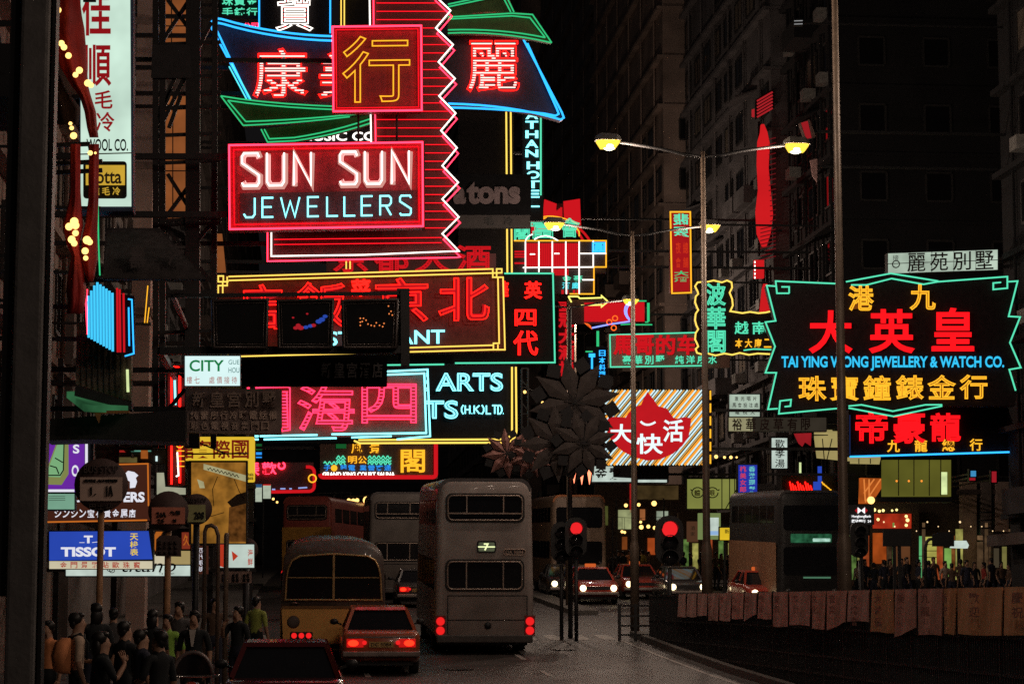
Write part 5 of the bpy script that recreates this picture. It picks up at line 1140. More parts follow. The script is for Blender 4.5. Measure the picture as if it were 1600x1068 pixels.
# domed dark awning
t = thing('awning', 'dark domed awning with faint characters left of the truss', 'awning', P(240, 440, 40))
rings = []
for k in range(9):
    u = k / 8; rings.append([P(x, y, 40 - 1.2 * math.sin(u * math.pi * .5)) for x, y in [(lerp(168, 160, u) + (lerp(250, 322, u) - 165) * q, lerp(358, 434, u) + 12 * (1 - u) * abs(q - .5)) for q in [j / 10 for j in range(11)]]])
mb = MB(); mb.sm = True; mb.loft(rings, False, False); back = [P(160, 436, 41), P(322, 436, 41), P(250, 356, 41), P(166, 356, 41)]; mb.sm = False; mb.loft([back, [p + Vector((0, .2, 0)) for p in back]]); mb.build('canopy', mat('awning_cloth', (.055, .045, .045), .9, var=.4), t)
s = Sign('x', 'x', 'x', 38.7, (160, 358, 322, 440)); w = s.write([('\u58fd', (202, 384, 228, 420)), ('\u6d77', (262, 380, 290, 414))], mat('faint_grey', (.11, .09, .09), .9), 'solid', .02, .02); 
w.parent = None; w.data.transform(Matrix.Translation(Vector(s.root.location) - t.location)); w.parent = t; bpy.data.objects.remove(s.root)
# shop block under the awning
t = thing('shop_block', 'ribbed beige shop upper wall above a slanting green lit ceiling at the left', 'shop', P(170, 660, 44))
a = [P(x, y, 44) for x, y in ((120, 505), (205, 530), (205, 626), (118, 600))]; MB().loft([a, [p + Vector((0, .4, 0)) for p in a]]).build('wall', mat('beige_wall', (.20, .16, .11), .85), t)
mb = MB()
for k in range(9): mb.bar(P(128 + k * 9, 515 + k * 2.5, 43.95), P(128 + k * 9, 600 + k * 2.8, 43.95), .03)
mb.build('ribs', mat('rib_brown', (.10, .08, .055), .85), t)
a = [P(x, y, d) for x, y, d in ((104, 621, 43.4), (120, 620, 43.8), (200, 640, 44.0), (200, 645, 42.8), (132, 643, 42.6))]; MB().loft([a, [p + Vector((0, 0, .12)) for p in a]]).build('ceiling', glow('green_ceiling_glow', (44, 92, 58), 1.0, .6, 1.6), t)  # green light on the canopy underside put into its emission
a = [P(x, y, 42.7) for x, y in ((132, 641), (202, 641), (202, 645), (158, 646), (154, 660), (148, 646))]; MB().loft([a, [p + Vector((0, .1, 0)) for p in a]]).build('trim', mat('orange_trim', (.42, .2, .06), .7), t)
a = [P(x, y, 43.2) for x, y in ((118, 602), (205, 628), (205, 640), (116, 618))]; MB().loft([a, [p + Vector((0, .6, 0)) for p in a]]).build('eave', BLK, t)
a = [P(x, y, 43.5) for x, y in ((66, 655), (290, 640), (290, 690), (140, 686), (70, 688))]; MB().loft([a, [p + Vector((0, 1.2, 0)) for p in a]]).build('dark_canopy', mat('canopy_dark', (.02, .019, .019), .9), t)
MB().bar(P(199, 577, 43.9), P(200, 612, 43.9), .05).build('lit_slot', MATS['lit_slit'], t)
# ---- left pavement light boxes, all carried by one steel rack
t = thing('sign_rack', 'dark steel rack standing behind the light boxes over the left pavement', 'rack', P(190, 900, 49.3)); t.location.z = gz(49.3); BASE[t.name] = Vector(t.location)
mb = MB()
for px in (90, 180, 262, 330, 392): q = P(px, 800, 49.4); mb.bar(Vector((q.x, 49.4, gz(49.4))), Vector((q.x, 49.4, P(px, 560, 49.4).z)), .12)
for py in (600, 700, 760, 812, 850, 890): mb.bar(P(60, py, 49.3), P(400, py, 49.3), .08)
mb.build('frame', BLK, t)
s = Sign('light_box', 'purple light box with a green and cream leaf shape beside the big pillar', 'light box', 45, (-8, 688, 142, 772))
s.board((-10, 686, 146, 773), mat('steel_box', (.02, .02, .022), .6), .3); s.board((-8, 690, 132, 768), glow('box_purple', (105, 40, 160), 1.0, .12, 1), .03, 'panel', .03); s.board((-8, 764, 116, 768), glow('box_strip_white', (225, 225, 235), 1.0), .02, 'strip', .06)
s.board([(60, 756), (96, 757), (107, 740), (107, 692), (88, 692), (74, 730)], glow('leaf_olive', (125, 130, 75), 1.0), .02, 'emblem', .05); s.board([(66, 744), (94, 745), (99, 736), (100, 692), (90, 692), (76, 730)], glow('leaf_mint', (120, 170, 120), 1.0), .02, 'emblem', .07)
s.tubes([[(86, 715), (98, 722)], [(78, 727), (88, 730), (92, 740)], [(76, 742), (94, 742), (99, 734), (100, 694)]], mat('leaf_green', (.02, .12, .03), .7), 1.0, .09, name='vein'); s.write([('S', (114, 694, 124, 708)), ('O', (112, 726, 123, 744))], glow('box_strip_white', (225, 225, 235), 1.0), 'solid', .06, .03); s.board((133, 690, 137, 724), MATS['box_strip_white'], .02, 'side_strip', .04); s.stub()
s = Sign('light_box', 'pale mint lit box with fine print below the purple one', 'light box', 45, (-4, 770, 118, 796)); s.board((-4, 769, 118, 797), BLK, .25); s.board((0, 771, 116, 795), glow('box_mint_dim', (120, 165, 140), 1.0, .2, 1), .03, 'panel', .03); s.tubes([[(76, 775 + 3 * k), (102, 775 + 3 * k)] for k in range(3)], mat('grey_ink', (.16, .12, .06), .8), .4, .05, name='print'); s.stub()
s = Sign('light_box', 'plain amber lit box at the left edge of the view', 'light box', 44, (2, 796, 23, 826)); s.board((1, 795, 24, 827), BLK, .2); s.board((3, 796, 22, 825), glow('box_amber', (205, 130, 40), 1.0, .15, 2), .03, 'panel', .03); s.stub()
s = Sign('light_box', 'brown light box with orange border and white letters behind the bus stop discs', 'light box', 47, (72, 722, 234, 816))
s.board([(72, 816), (234, 812), (234, 723), (72, 724)], glow('box_brown', (64, 32, 22), 1.0, .12, 1), .3)
s.tubes([[(74, 815), (230, 812)], [(186, 725), (231, 724), (232, 790)]], glow('border_orange', (195, 105, 35), 1.0), 1.3, .04, name='border')
s.write([('ERS', (193, 768, 226, 784)), ('JEWELL', (120, 768, 190, 784))], MATS['box_strip_white'], 'solid', .05, .04); s.write(cells('\u30b7\u30f3\u30b7\u30f3\u5b9d\u77f3\u8cb4\u91d1\u5c5e\u5e97', (84, 795, 213, 808), fill=.82), MATS['box_strip_white'], 'solid', .05, .03, name='lower_lettering')
s.board([(203, 762), (211, 761), (214, 752), (212, 746), (216, 742), (210, 737), (200, 735), (195, 740), (197, 748), (203, 752)], MATS['box_strip_white'], .03, 'emblem', .04); s.stub()
s = Sign('light_box', 'blue watch shop light box with white letters and a pale strip below', 'light box', 46, (76, 828, 242, 889))
s.board((76, 828, 240, 889), BLK, .3); s.board([(77, 875), (238, 873), (232, 829), (77, 830)], glow('box_blue_bright', (42, 72, 170), 1.1, .12, 1), .03, 'panel', .03); s.board((77, 876, 238, 888), glow('box_cream', (205, 195, 165), 1.0, .15, 1), .03, 'strip', .03)
s.write([('TISSOT', (95, 854, 181, 869)), ('T', (131, 836, 145, 848))], MATS['box_strip_white'], 'solid', .06, .045); s.tubes([[(124, 847), (132, 847)], [(144, 847), (152, 846)]], MATS['box_strip_white'], .5, .06, name='rule')
s.write(cells('\u5929\u68ad\u8868', (203, 832, 216, 868), True, .9), glow('box_yellow2', (225, 195, 70), 1.0), 'solid', .06, .04, name='yellow_lettering'); s.write(cells('\u91d1\u9580\u666f\u96c5\u8cbc\u6b50\u73e0\u5bf6', (91, 877, 222, 887), fill=.65), glow('box_letter_rust', (165, 70, 55), 1.0), 'solid', .06, .02, name='red_lettering'); s.stub()
s = Sign('light_box', 'long white light box with black slanted script letters', 'light box', 46.5, (102, 882, 298, 900)); s.board((101, 881, 299, 901), BLK, .3); s.board((103, 883, 297, 899), glow('box_cool_white2', (190, 205, 195), 1.0, .22, 2.5), .03, 'panel', .03)
s.write([('titano', (187, 874, 272, 893, 7))], BLK, 'solid', .06, .0); s.write([('Ta    nan', (248, 893, 272, 897)), ], MATS['grey_ink'], 'solid', .06, .0, name='small_lettering'); s.tubes([ring(172, 888, 5, 4), ring(175, 891, 4, 3)], MATS['grey_ink'], .6, .06, True, 'emblem'); s.stub()
s = Sign('light_box', 'cream light box with grey and orange chevron behind the second bus stop', 'light box', 47, (230, 826, 298, 884)); s.board((229, 825, 299, 884), BLK, .3); s.board((262, 860, 297, 882), glow('box_buff', (165, 145, 95), 1.0, .15, 1), .03, 'panel', .03); s.board((238, 862, 262, 882), MATS['box_cream'], .03, 'panel', .03)
s.board([(228, 846), (240, 827), (258, 827), (248, 846), (258, 866), (240, 866)], mat('chevron_grey', (.08, .075, .07), .7), .05, 'chevron', .05); s.board([(236, 846), (244, 830), (254, 830), (246, 846), (254, 862), (244, 862)], glow('chevron_orange', (170, 92, 30), 1.0), .03, 'chevron', .1); s.board((284, 831, 297, 857), glow('chevron_red', (120, 45, 28), 1.0), .03, 'panel', .04); s.write([('\u4e45', (286, 834, 296, 852))], MATS['chevron_orange'], 'solid', .07, .02); s.stub()
s = Sign('neon_sign', 'upright red neon column with white tube on a brown post', 'neon sign', 48, (264, 568, 290, 756)); s.board((262, 570, 289, 758), mat('post_brown', (.05, .03, .025), .8), .25)
s.tubes([[(268, 575), (268, 756)], [(266, 572), (279, 574), (281, 580), (281, 754)]], N_RED, 1.8, .12, name='red_tubing'); s.tubes([[(273, 592), (274, 632)]], N_ICE, 1.8, .14, name='ice_tubing'); s.tubes([[(277, 642), (278, 690)], [(277, 706), (279, 742), (275, 744)]], N_WHITE, 1.3, .14, name='white_tubing'); s.tubes([ring(281, 687, 6, 3, 8), ring(281, 696, 5, 3, 8)] + [[(276, 704 + k * 8), (288, 704 + k * 8)] for k in range(4)], N_AMB, .9, .14, name='amber_tubing'); s.stub()
s = Sign('light_box', 'white city guest house light box with green letters', 'light box', 44.8, (288, 555, 376, 603)); s.board((287, 554, 376, 604), BLK, .3); s.board((289, 556, 375, 602), glow('box_ice_white', (205, 232, 230), 1.2, .1, 1), .03, 'panel', .03)
s.write([('CITY', (296, 562, 350, 580))], glow('box_letter_green', (22, 122, 66), 1.0), 'solid', .06, .02); s.write([('GUE', (357, 562, 374, 569)), ('HOU', (357, 574, 374, 582))], glow('box_letter_teal', (70, 120, 115), 1.0), 'solid', .06, .0, name='small_lettering'); s.write(cells('\u6a13\u4e03 \u8655\u50f9\u63a5\u5f85', (290, 588, 372, 599), fill=.72), glow('box_letter_rust', (165, 70, 55), 1.0), 'solid', .06, .0, name='red_lettering'); s.stub()
s = Sign('light_box', 'yellow light box with dark red characters above the golden poster', 'light box', 48.5, (278, 682, 398, 752)); s.board([(280, 718)] + rr(282, 682, 398, 752, 3, 3, 'bc')[0:9] + [(382, 752), (382, 718)], glow('box_sun_yellow', (225, 185, 50), 1.0, .12, 1), .3); s.board((276, 684, 284, 720), BLK, .2, 'edge')
s.write([(c, (x, 687, x + 27, 716)) for c, x in zip('\u9928\u8cd3\u969b\u570b', (276, 303, 333, 362))], glow('box_letter_maroon', (112, 26, 16), 1.0), 'solid', .04, .045); s.write(cells('\u7de8\u8f2f', (386, 738, 396, 750), True, .8), MATS['grey_ink'], 'solid', .04, .01, name='small_lettering'); s.tubes([[(288, 682), (352, 708)], [(284, 709), (388, 708)]], BLK, 1.4, .25, name='bracing'); s.stub()
s = Sign('light_box', 'tall golden lit poster of a figure in rippled cloth', 'poster box', 46, (296, 720, 386, 850)); s.board((295, 719, 387, 850), BLK, .3); s.board((299, 722, 384, 848), glow('poster_gold', (145, 98, 36), 1.0, .7, 3.2), .03, 'panel', .03)
s.board([(318, 724), (384, 742), (384, 752), (318, 733)], glow('poster_pale', (165, 160, 120), 1.0, .3, 3), .02, 'banner', .05); s.board([(308, 748), (318, 752), (320, 762), (312, 762)], MATS['poster_pale'], .02, 'highlight', .05)
s.board([(355, 784), (370, 772), (384, 768), (384, 786), (362, 792)], mat('poster_dark', (.05, .03, .015), .8), .02, 'shade', .05); s.board([(358, 792), (384, 782), (384, 846), (356, 846)], glow('poster_brown', (95, 58, 24), 1.0, .7, 7), .02, 'drape', .045); s.tubes([[(324 + q * 1.6, 731 + q * .42 + 2.2 * math.sin(q * 1.7)) for q in range(32)]], mat('grey_ink', (.16, .12, .06), .8), .6, .07, name='scribble'); s.tubes([[(340, 744), (332, 764), (334, 790)], [(366, 748), (374, 768), (382, 778)], [(310, 800), (330, 806), (350, 800)]], MATS['poster_dark'], .6, .06, name='crease'); s.stub()
s = Sign('light_box', 'narrow brown upright sign with white characters and a lit side tube', 'light box', 45.5, (302, 852, 326, 898)); s.board((302, 852, 325, 896), glow('box_brown', (64, 32, 22), 1.0), .2); s.tubes([[(304, 858), (304, 896)]], N_ICE, 1.0, .05, name='side_tube'); s.write(cells('\u56db\u4ee3\u773c\u93e1', (309, 855, 319, 893), True, .85), MATS['box_strip_white'], 'solid', .04, .0); s.stub()
s = Sign('light_box', 'white lit box with red arrow shapes at the foot of the golden poster', 'light box', 45, (343, 848, 398, 888)); s.board((342, 848, 398, 888), BLK, .2); s.board((344, 850, 397, 886), glow('box_cool_white2', (190, 205, 195), 1.0, .22, 2.5), .03, 'panel', .03)
s.board([(344, 850), (354, 850), (351, 886), (344, 884)], glow('arrow_red', (175, 52, 30), 1.0), .02, 'arrow', .06); s.board([(362, 860), (372, 868), (364, 876)], MATS['arrow_red'], .02, 'arrow', .06); s.write(cells('\u6d77\u9bae', (387, 856, 395, 884), True, .8), MATS['arrow_red'], 'solid', .06, .01); s.stub()
s = Sign('notice_board', 'three small pinkish notices under the white box with red arrows', 'notice', 44, (344, 892, 396, 912))
for x in (344, 360, 377): s.board((x, 892, x + 16, 910), mat('notice_paper', (.35, .22, .18), .8), .04, 'notice'); s.write(cells('\u91d1\u5bb6', (x + 2, 895, x + 14, 901), fill=.7) + cells('\u7167\u76f8', (x + 2, 902, x + 14, 908), fill=.7), BLK, 'solid', .01, .0)
s.stub()
s = Sign('shop', 'dim small coloured lights deep in the shop above the brown light box', 'shop', 50, (178, 696, 240, 722)); s.board((150, 694, 262, 724), mat('shop_wall', (.05, .035, .025), .8), .3); s.board((205, 700, 236, 705), glow('deep_cyan', (90, 150, 130), 1.0, .4, 4), .04, 'lit_strip', .04); s.board((220, 702, 231, 716), glow('deep_orange', (150, 80, 30), 1.0, .3, 4), .04, 'lit_panel', .05); s.board([(183, 706), (188, 698), (192, 702), (196, 706)], glow('deep_red', (150, 30, 26), 1.0), .04, 'lit_mark', .04); s.board((180, 714, 214, 722), glow('deep_olive', (92, 80, 45), 1.0, .3, 4), .04, 'lit_panel', .05); s.board((243, 712, 246, 720), MATS['box_ice_white'] if 'box_ice_white' in MATS else N_ICE, .04, 'lit_slot', .05); s.stub()
s = Sign('light_box', 'torn white paper covered box beside the second bus stop disc', 'light box', 48.2, (244, 738, 292, 776)); s.board((243, 737, 292, 776), BLK, .2); s.board([(245, 772), (290, 772), (290, 762), (258, 760), (256, 738), (245, 738)], glow('box_paper', (165, 165, 140), 1.0, .3, 2), .03, 'panel', .03); s.stub()
# ================================================================ bus stop posts
plate_b = mat('plate_brown', (.66, .48, .40), .7, var=.12); plate_o = mat('plate_orange', (.75, .25, .16), .7, var=.12); plate_g = mat('plate_green', (.5, .5, .22), .7, var=.12); disc = mat('disc_dark', (.10, .06, .055), .7); postm_ = mat('post_orange', (.40, .20, .09), .6)
def bus_stop(label, cx, cy_, r, D, plate, rows, pm, foot, head=True, extra=None):
    s = Sign('bus_stop', label, 'bus stop', D, (cx - r, cy_ - r, cx + r, foot), 'bus stop posts on the left pavement')
    c = s.pt(cx, cy_); u = PM(D); s.root.location.z = gz(D) ; BASE[s.root.name] = Vector(s.root.location)
    MB().lathe([(r * u, .0), (r * u, .06)], (c.x, D, c.z), 28, 'y').build('disc', disc, s.root)
    s.board((cx - plate[0], cy_ - plate[1], cx + plate[0], cy_ + plate[2]), plate[3], .03, 'plate', .03)
    if head: s.write([('BUS STOP', (cx - r * .66, cy_ - r * .74, cx + r * .66, cy_ - r * .45))], mat('dull_letters2', (.10, .075, .07), .7), 'solid', .01, .0, name='heading')
    s.write(rows, BLK, 'solid', .04, .01)
    MB().lathe([(5 * u, gz(D) - c.z + 0), (5 * u, -r * .8 * u)], (c.x, D + .1, c.z), 10).build('post', pm, s.root)
    if extra: extra(s)
    return s
bus_stop('largest bus stop disc marked 1 and 1A on a thick post', 158, 757, 41, 36, (33, 12, 25, plate_b), [('1.', (142, 760, 150, 773)), ('1A', (167, 758, 177, 774)), ('\u9f8d\u7fd4\u9053 \u5c16\u6c99\u5480\u78bc\u982d', (132, 748, 184, 752))], postm_, 1000, extra=lambda s: s.write([('\u5df4\u58eb\u7ad9', (140, 786, 176, 796))], MATS['dull_letters2'], 'solid', .01, .0, name='footing'))
def ex2(s):
    s.board([(243, 868), (283, 869), (282, 840), (276, 836), (250, 836), (244, 842)], mat('disc_dark', (.045, .03, .03), .7), .05, 'lower_plate', .0); s.write(cells('\u5df4\u58eb\u7ad9\u8def', (247, 843, 280, 849), fill=.6) + cells('\u5c16\u6c99\u5480\u9053', (247, 851, 280, 856), fill=.6) + cells('\u4f50\u6566\u78bc\u982d', (247, 859, 280, 864), fill=.6), MATS['dull_letters2'], 'solid', .03, .0, name='lower_lettering')
bus_stop('bus stop disc with an orange route plate and a square plate below', 263, 798, 31, 38, (26, 6, 20, plate_o), [('24A', (245, 799, 260, 807)), ('\u4e5d\u9f8d', (266, 797, 282, 803)), ('25', (246, 810, 257, 816)), ('\u57ce', (270, 810, 276, 815))], postm_, 1000, False, ex2)
bus_stop('bus stop disc with a dull green plate marked 208', 307, 795, 24, 40, (14, 7, 20, plate_g), [('208', (304, 799, 319, 810))], BLK, 1000)
bus_stop('small dark red hanging disc stop marker under the golden poster', 385, 858, 18, 47, (10, 0, 6, disc), [('17', (378, 852, 392, 860))], BLK, 1000, False)
t = thing('bollard_arch', 'bent dark metal hoop post between the poster and the kerb', 'hoop post', P(330, 1000, 41)); t.location.z = gz(41); BASE[t.name] = Vector(t.location)
MB().tube([Vector((P(320, 900, 41).x, 41, gz(41)))] + [P(x, y, 41) for x, y in ((320, 830), (323, 822), (330, 820), (337, 824), (341, 836))] + [Vector((P(341, 900, 41).x, 41, gz(41)))], .035, n=8).build('hoop', mat('hoop_metal', (.16, .11, .08), .5, .4), t)
t = thing('post', 'slim brown steel post in front of the left pavement crowd', 'post', P(353, 1010, 40)); t.location.z = gz(40); BASE[t.name] = Vector(t.location)
MB().lathe([(.045, 0), (.045, P(353, 836, 40).z - gz(40)), (.03, P(353, 832, 40).z - gz(40))], (P(353, 900, 40).x, 40, gz(40)), 10).build('shaft', mat('post_steel', (.2, .14, .1), .5, .3), t)
# ================================================================ festive star ornaments on a post of the median
t = thing('ornament_post', 'thin post rising through the dark star ornaments', 'post', (P(893, 700, 63).x, 63.4, gz(63)))
MB().lathe([(.07, 0), (.06, P(893, 480, 63).z - gz(63))], (P(893, 700, 63).x, 63.4, gz(63)), 8).build('shaft', BLK, t)
t = thing('ladder_mast', 'slim dark lattice mast left of the star ornaments', 'mast', (P(820, 700, 68).x, 68, gz(68)))
mb = MB(); a, b = P(815, 575, 68), P(825, 575, 68)
for q in (a, b): mb.bar(q, Vector((q.x, 68, gz(68))), .05)
z = a.z; k = 0
while z > gz(68) + .5: mb.bar(Vector((a.x, 68, z)), Vector((b.x, 68, z - .25 * (k % 2))), .03); z -= .35; k += 1
mb.build('frame', BLK, t)
sg = mat('star_grey', (.060, .048, .044), .85, var=.25); sd = mat('star_dark', (.012, .011, .012), .8); spk = mat('star_pink', (.30, .14, .12), .8)
def star(label, cx, cy_, r, D, m, n=8, ph=0.0):
    c = P(cx, cy_, D); u = PM(D); R = r * u; t = thing('star_ornament', label, 'star ornament', c, 'star ornaments on the median post')
    mb = MB()
    for k in range(n):
        a = ph + 2 * math.pi * k / n; w = math.pi / n * .9
        pts = [(0, 0), (.55 * R * math.cos(a - w), .55 * R * math.sin(a - w)), (R * math.cos(a), R * math.sin(a)), (.55 * R * math.cos(a + w), .55 * R * math.sin(a + w))]
        rid = (.5 * R * math.cos(a), .5 * R * math.sin(a)); b = len(mb.v)
        mb.v += [(c.x + x, D + .02, c.z + z) for x, z in pts] + [(c.x + rid[0], D - .045 * R - .02, c.z + rid[1]), (c.x + rid[0], D + .12 * R + .06, c.z + rid[1])]
        for i in range(4):
            j = (i + 1) % 4; mb.face([b + i, b + j, b + 4]); mb.face([b + j, b + i, b + 5])
    mb.build('petals', m, t)
    mb = MB()
    for k in range(n):
        a = ph + 2 * math.pi * (k + .5) / n; q = .80 * R; d = .20 * R
        pts = [(q * math.cos(a) + d * math.cos(a + s_ * math.pi / 2), q * math.sin(a) + d * math.sin(a + s_ * math.pi / 2)) for s_ in range(4)]
        A = [(c.x + x, D - .03, c.z + z) for x, z in pts]; mb.loft([A, [(x, y + .05, z) for x, y, z in A]])
        mb.bar((c.x, D - .07 * R, c.z), (c.x + .22 * R * math.cos(a), D - .06 * R, c.z + .22 * R * math.sin(a)), .03)
    mb.tube([(c.x, D + .05, c.z), (P(893, 600, 63).x if abs(cx - 893) < 110 else P(820, 600, 68).x, D + .3, c.z)], .02)
    mb.build('diamonds', sd, t)
star('top dark star ornament, largest of the cluster', 898, 628, 74, 62.9, sg, 8, .2)
star('lower left dark star ornament of the big cluster', 870, 692, 62, 62.5, sg, 8, .05)
star('lower right dark star ornament of the big cluster', 912, 692, 54, 62.2, sg, 8, .3)
star('pinkish star ornament left of the lattice mast foot', 792, 708, 40, 67.5, spk, 8, .1)
star('small pinkish star ornament just right of the other pink one', 828, 712, 36, 67.2, spk, 8, .35)
t = thing('garland', 'string of drooping pale bulbs below the big star cluster', 'garland', P(905, 740, 63)); mb = MB(); mb.tube([P(860, 716, 63), P(898, 716, 63), P(930, 718, 63)], .02)
for x, y in ((897, 738), (909, 740), (921, 740)): mb.tube([P(x, 716, 63), P(x, y - 3, 63)], .02)
mb.build('cable', BLK, t)
for x, y in ((897, 738), (909, 740), (921, 740)): MB().lathe([(.3 * PM(63), -1.0 * .3), (2.6 * PM(63), -.04), (3.2 * PM(63), .02), (1.2 * PM(63), .12), (.8 * PM(63), .38), (.1 * PM(63), .42)], P(x, y, 63), 10).build('bulb', glow('pear_bulb', (255, 205, 150), 2.5), t)
t = thing('bulb_strand', 'short strand with four warm bulbs beside the lattice mast', 'bulb strand', P(845, 580, 68)); mb = MB(); mb.tube([P(815, 604, 68), P(840, 612, 68), P(850, 630, 68)], .02); mb.build('cable', BLK, t)
for x, y in ((820, 612), (837, 620), (841, 618), (848, 629)): MB().ball(P(x, y, 67.9), 2.6 * PM(68), 8, 5).build('bulb', BULB, t)
# ================================================================ vehicles (built in their own coordinates: rear at y = 0, nose towards +y)
TAIL = glow('tail_lamp', (215, 34, 34), 1.3); TAILB = glow('brake_lamp', (255, 75, 40), 5.0); HEAD = glow('head_lamp', (255, 232, 180), 4.0, thr=.1)
def veh(name, label, cat, px, D, rz=0.0, group=None, x=None):
    t = thing(name, label, cat, (P(px, 940, D - (0 if abs(rz) < 2 else 9.6 if cat == 'bus' else 4.4)).x if x is None else x, D, gz(D)), group, rz); BASE[t.name] = None
    if rz == 0: 
        dz = gz(D + 8) - gz(D); t.rotation_euler[0] = math.atan2(dz, 8)
    elif abs(rz) > 2: t.rotation_euler[0] = -math.atan2(gz(D) - gz(D - 8), 8) * -1 * -1
    return t
def rrect(x0, x1, z0, z1, r, n=4):
    out = []
    for cx, cz, a0 in ((x1 - r, z0 + r, -90), (x1 - r, z1 - r, 0), (x0 + r, z1 - r, 90), (x0 + r, z0 + r, 180)):
        for i in range(n + 1): a = R_(a0 + 90 * i / n); out.append((cx + r * math.cos(a), cz + r * math.sin(a)))
    return out
def plate_y(x0, x1, z0, z1, r, y, d): 
    q = rrect(x0, x1, z0, z1, r); return MB().loft([[(x, y, z) for x, z in q], [(x, y + d, z) for x, z in q]])
def frame_y(x0, x1, z0, z1, r, y, w, mb=None):
    mb = mb or MB(); mb.tube([(x, y, z) for x, z in rrect(x0, x1, z0, z1, r)], w, True, 5); return mb
def wheels(t, spots, r, w):
    wm = None
    for x, y in spots:
        if wm is None:
            wm = MB(); wm.lathe([(r * .55, -w / 2), (r * .97, -w / 2), (r, -w / 2 + .04), (r, w / 2 - .04), (r * .97, w / 2), (r * .55, w / 2)], (0, 0, 0), 22, 'x'); wm = wm.build('wheel', RUB, t); o = wm
            h = MB().lathe([(.02, -w / 2 - .01), (r * .5, -w / 2 + .02), (r * .5, w / 2 - .02), (.02, w / 2 + .01)], (0, 0, 0), 14, 'x').build('rim', GREYM, wm)
            o.location = (x, y, r)
        else: o = copy_tree(wm, (x, y, r), parent=t)
def coach_body(L, W, H, zb, taper, m, t, r=.28, rear_r=.22, mats=None, split=None):
    """rounded, slightly tapering coach body"""
    def ring(y, ins):
        q = rrect(-W / 2 + ins, W / 2 - ins, zb + ins * .5, H - ins, r, 5)
        return [(x * (1 - taper * max(0, (z - 1.2)) / H), y, z) for x, z in q]
    mb = MB(); mb.sm = True
    st = [(0, .12), (.03, .05), (.09, .015), (.2, 0), (L - .25, 0), (L - .1, .03), (L - .03, .08), (L, .16)]
    mb.loft([ring(y, i) for y, i in st]); b = mb.build('body', m, t)
    return b
PLATE = mat('number_plate', (.55, .35, .12), .6)
def double_decker(label, px, D, rz, paint, roofm, lights, route=None, L=9.6, H=4.38, front=False, lower=None, group='buses in the traffic', pl=None, x=None, frame=None):
    t = veh('bus', label, 'bus', px, D, rz, group, x)
    W = 2.5; b = coach_body(L, W, H, .34, .09, paint, t)
    fm = frame or mat('window_frame', (.35, .27, .22), .4, .4)
    tap = lambda z: (1 - .09 * max(0, z - 1.2) / H)
    y = -.02
    # roof cap and lower skirt in other paints, slightly proud
    q = [(x * tap(z) * 1.004, z) for x, z in rrect(-W / 2 + .02, W / 2 - .02, 3.6, H + .012, .3, 5) if z > 4.08]
    MB().loft([[(x, yy, z) for x, z in [(q[0][0], 4.06)] + q + [(q[-1][0], 4.06)]] for yy in (.02, L - .05)]).build('roof', roofm, b)
    if lower is not None:
        mb = MB()
        for sx in (-1, 1): mb.box(sx * W / 2 - .004, sx * W / 2 + .004, .25, L - .2, .45, 2.5)
        mb.box(-1.18, 1.18, -.006, .0, .5, 1.5); mb.build('lower_panel', lower, b)
    for nm, z0, z1, xw, bars in (('upper_window', 3.33, 3.94, .93, True), ('lower_window', 1.62, 2.30, .93, False)):
        w = plate_y(-xw - .06, xw + .06, z0 - .06, z1 + .06, .16, y, .02).build(nm, mat('rubber_seal', (.012, .011, .011), .6), t)
        plate_y(-xw, xw, z0, z1, .12, y - .006, .01).build('pane', GLASS, w)
        mb = frame_y(-xw, xw, z0, z1, .13, y - .012, .022)
        for sx in (-.46, .46): mb.bar((sx, y - .012, z0 + (.17 if bars else 0)), (sx, y - .012, z1), .03)
        if bars: mb.bar((-xw, y - .012, z0 + .17), (xw, y - .012, z0 + .17), .035)
        mb.build('frame', fm, w)
    if route:
        r_ = plate_y(-.2, .28, 2.52, 2.82, .05, y, .02).build('route_box', BLK, t)
        plate_y(-.16, .24, 2.56, 2.78, .03, y - .006, .01).build('route_glass', glow('route_glass', (78, 82, 62), 1.0, .3, 6), r_)
        mb = MB(); mb.box(-.17, .25, y - .014, y - .01, 2.655, 2.685); 
        nv, fs = glyphs(route, .03, True); mb.add(nv, fs, lambda p: (-.03 + p[0] * .13, y - .016, 2.58 + p[1] * .18)); mb.build('route_number', glow('route_white', (225, 235, 200), 1.4), r_)
        p_ = plate_y(.46, 1.02, 2.46, 2.62, .06, y, .02).build('number_plate', BLK, t)
        nv, fs = glyphs('DA 9894', .01, True); m_ = MB(); frame_y(.47, 1.01, 2.47, 2.61, .05, y - .006, .012, m_); m_.add(nv, fs, lambda p: (.52 + p[0] * .44, y - .008, 2.495 + p[1] * .09)); m_.build('plate_lettering', mat('dull_gold', (.20, .14, .10), .7), p_)
    mb = MB()
    for z in (1.46, .86, .40): mb.box(-.92, 1.06, y + .005, y + .012, z - .012, z + .012)
    for x in (-.92, 1.06): mb.box(x - .012, x + .012, y + .005, y + .012, .40, 1.46)
    mb.build('engine_cover_seam', BLK, b)
    MB().lathe([(.09, -.02), (.06, -.05), (.02, -.06)], (.08, .0, .72), 14, 'y').build('filler_cap', BLK, t)
    MB().box(-1.2, 1.2, -.1, .1, .3, .5).build('bumper', mat('bumper_dark', (.07, .06, .055), .5), t, bevel=.03)
    for x in lights:
        for z in (.60, .83): MB().lathe([(.105, .02), (.105, -.02), (.05, -.04)], (x, -.03, z), 14, 'y').build('tail_light', TAIL, t)
        MB().box(x - .13, x + .13, -.025, 0, .47, .97).build('light_panel', mat('light_panel', (.2, .01, .01), .5), t)
    # side windows, one strip pane per bay
    wm = mat('rubber_seal', (.012, .011, .011), .6)
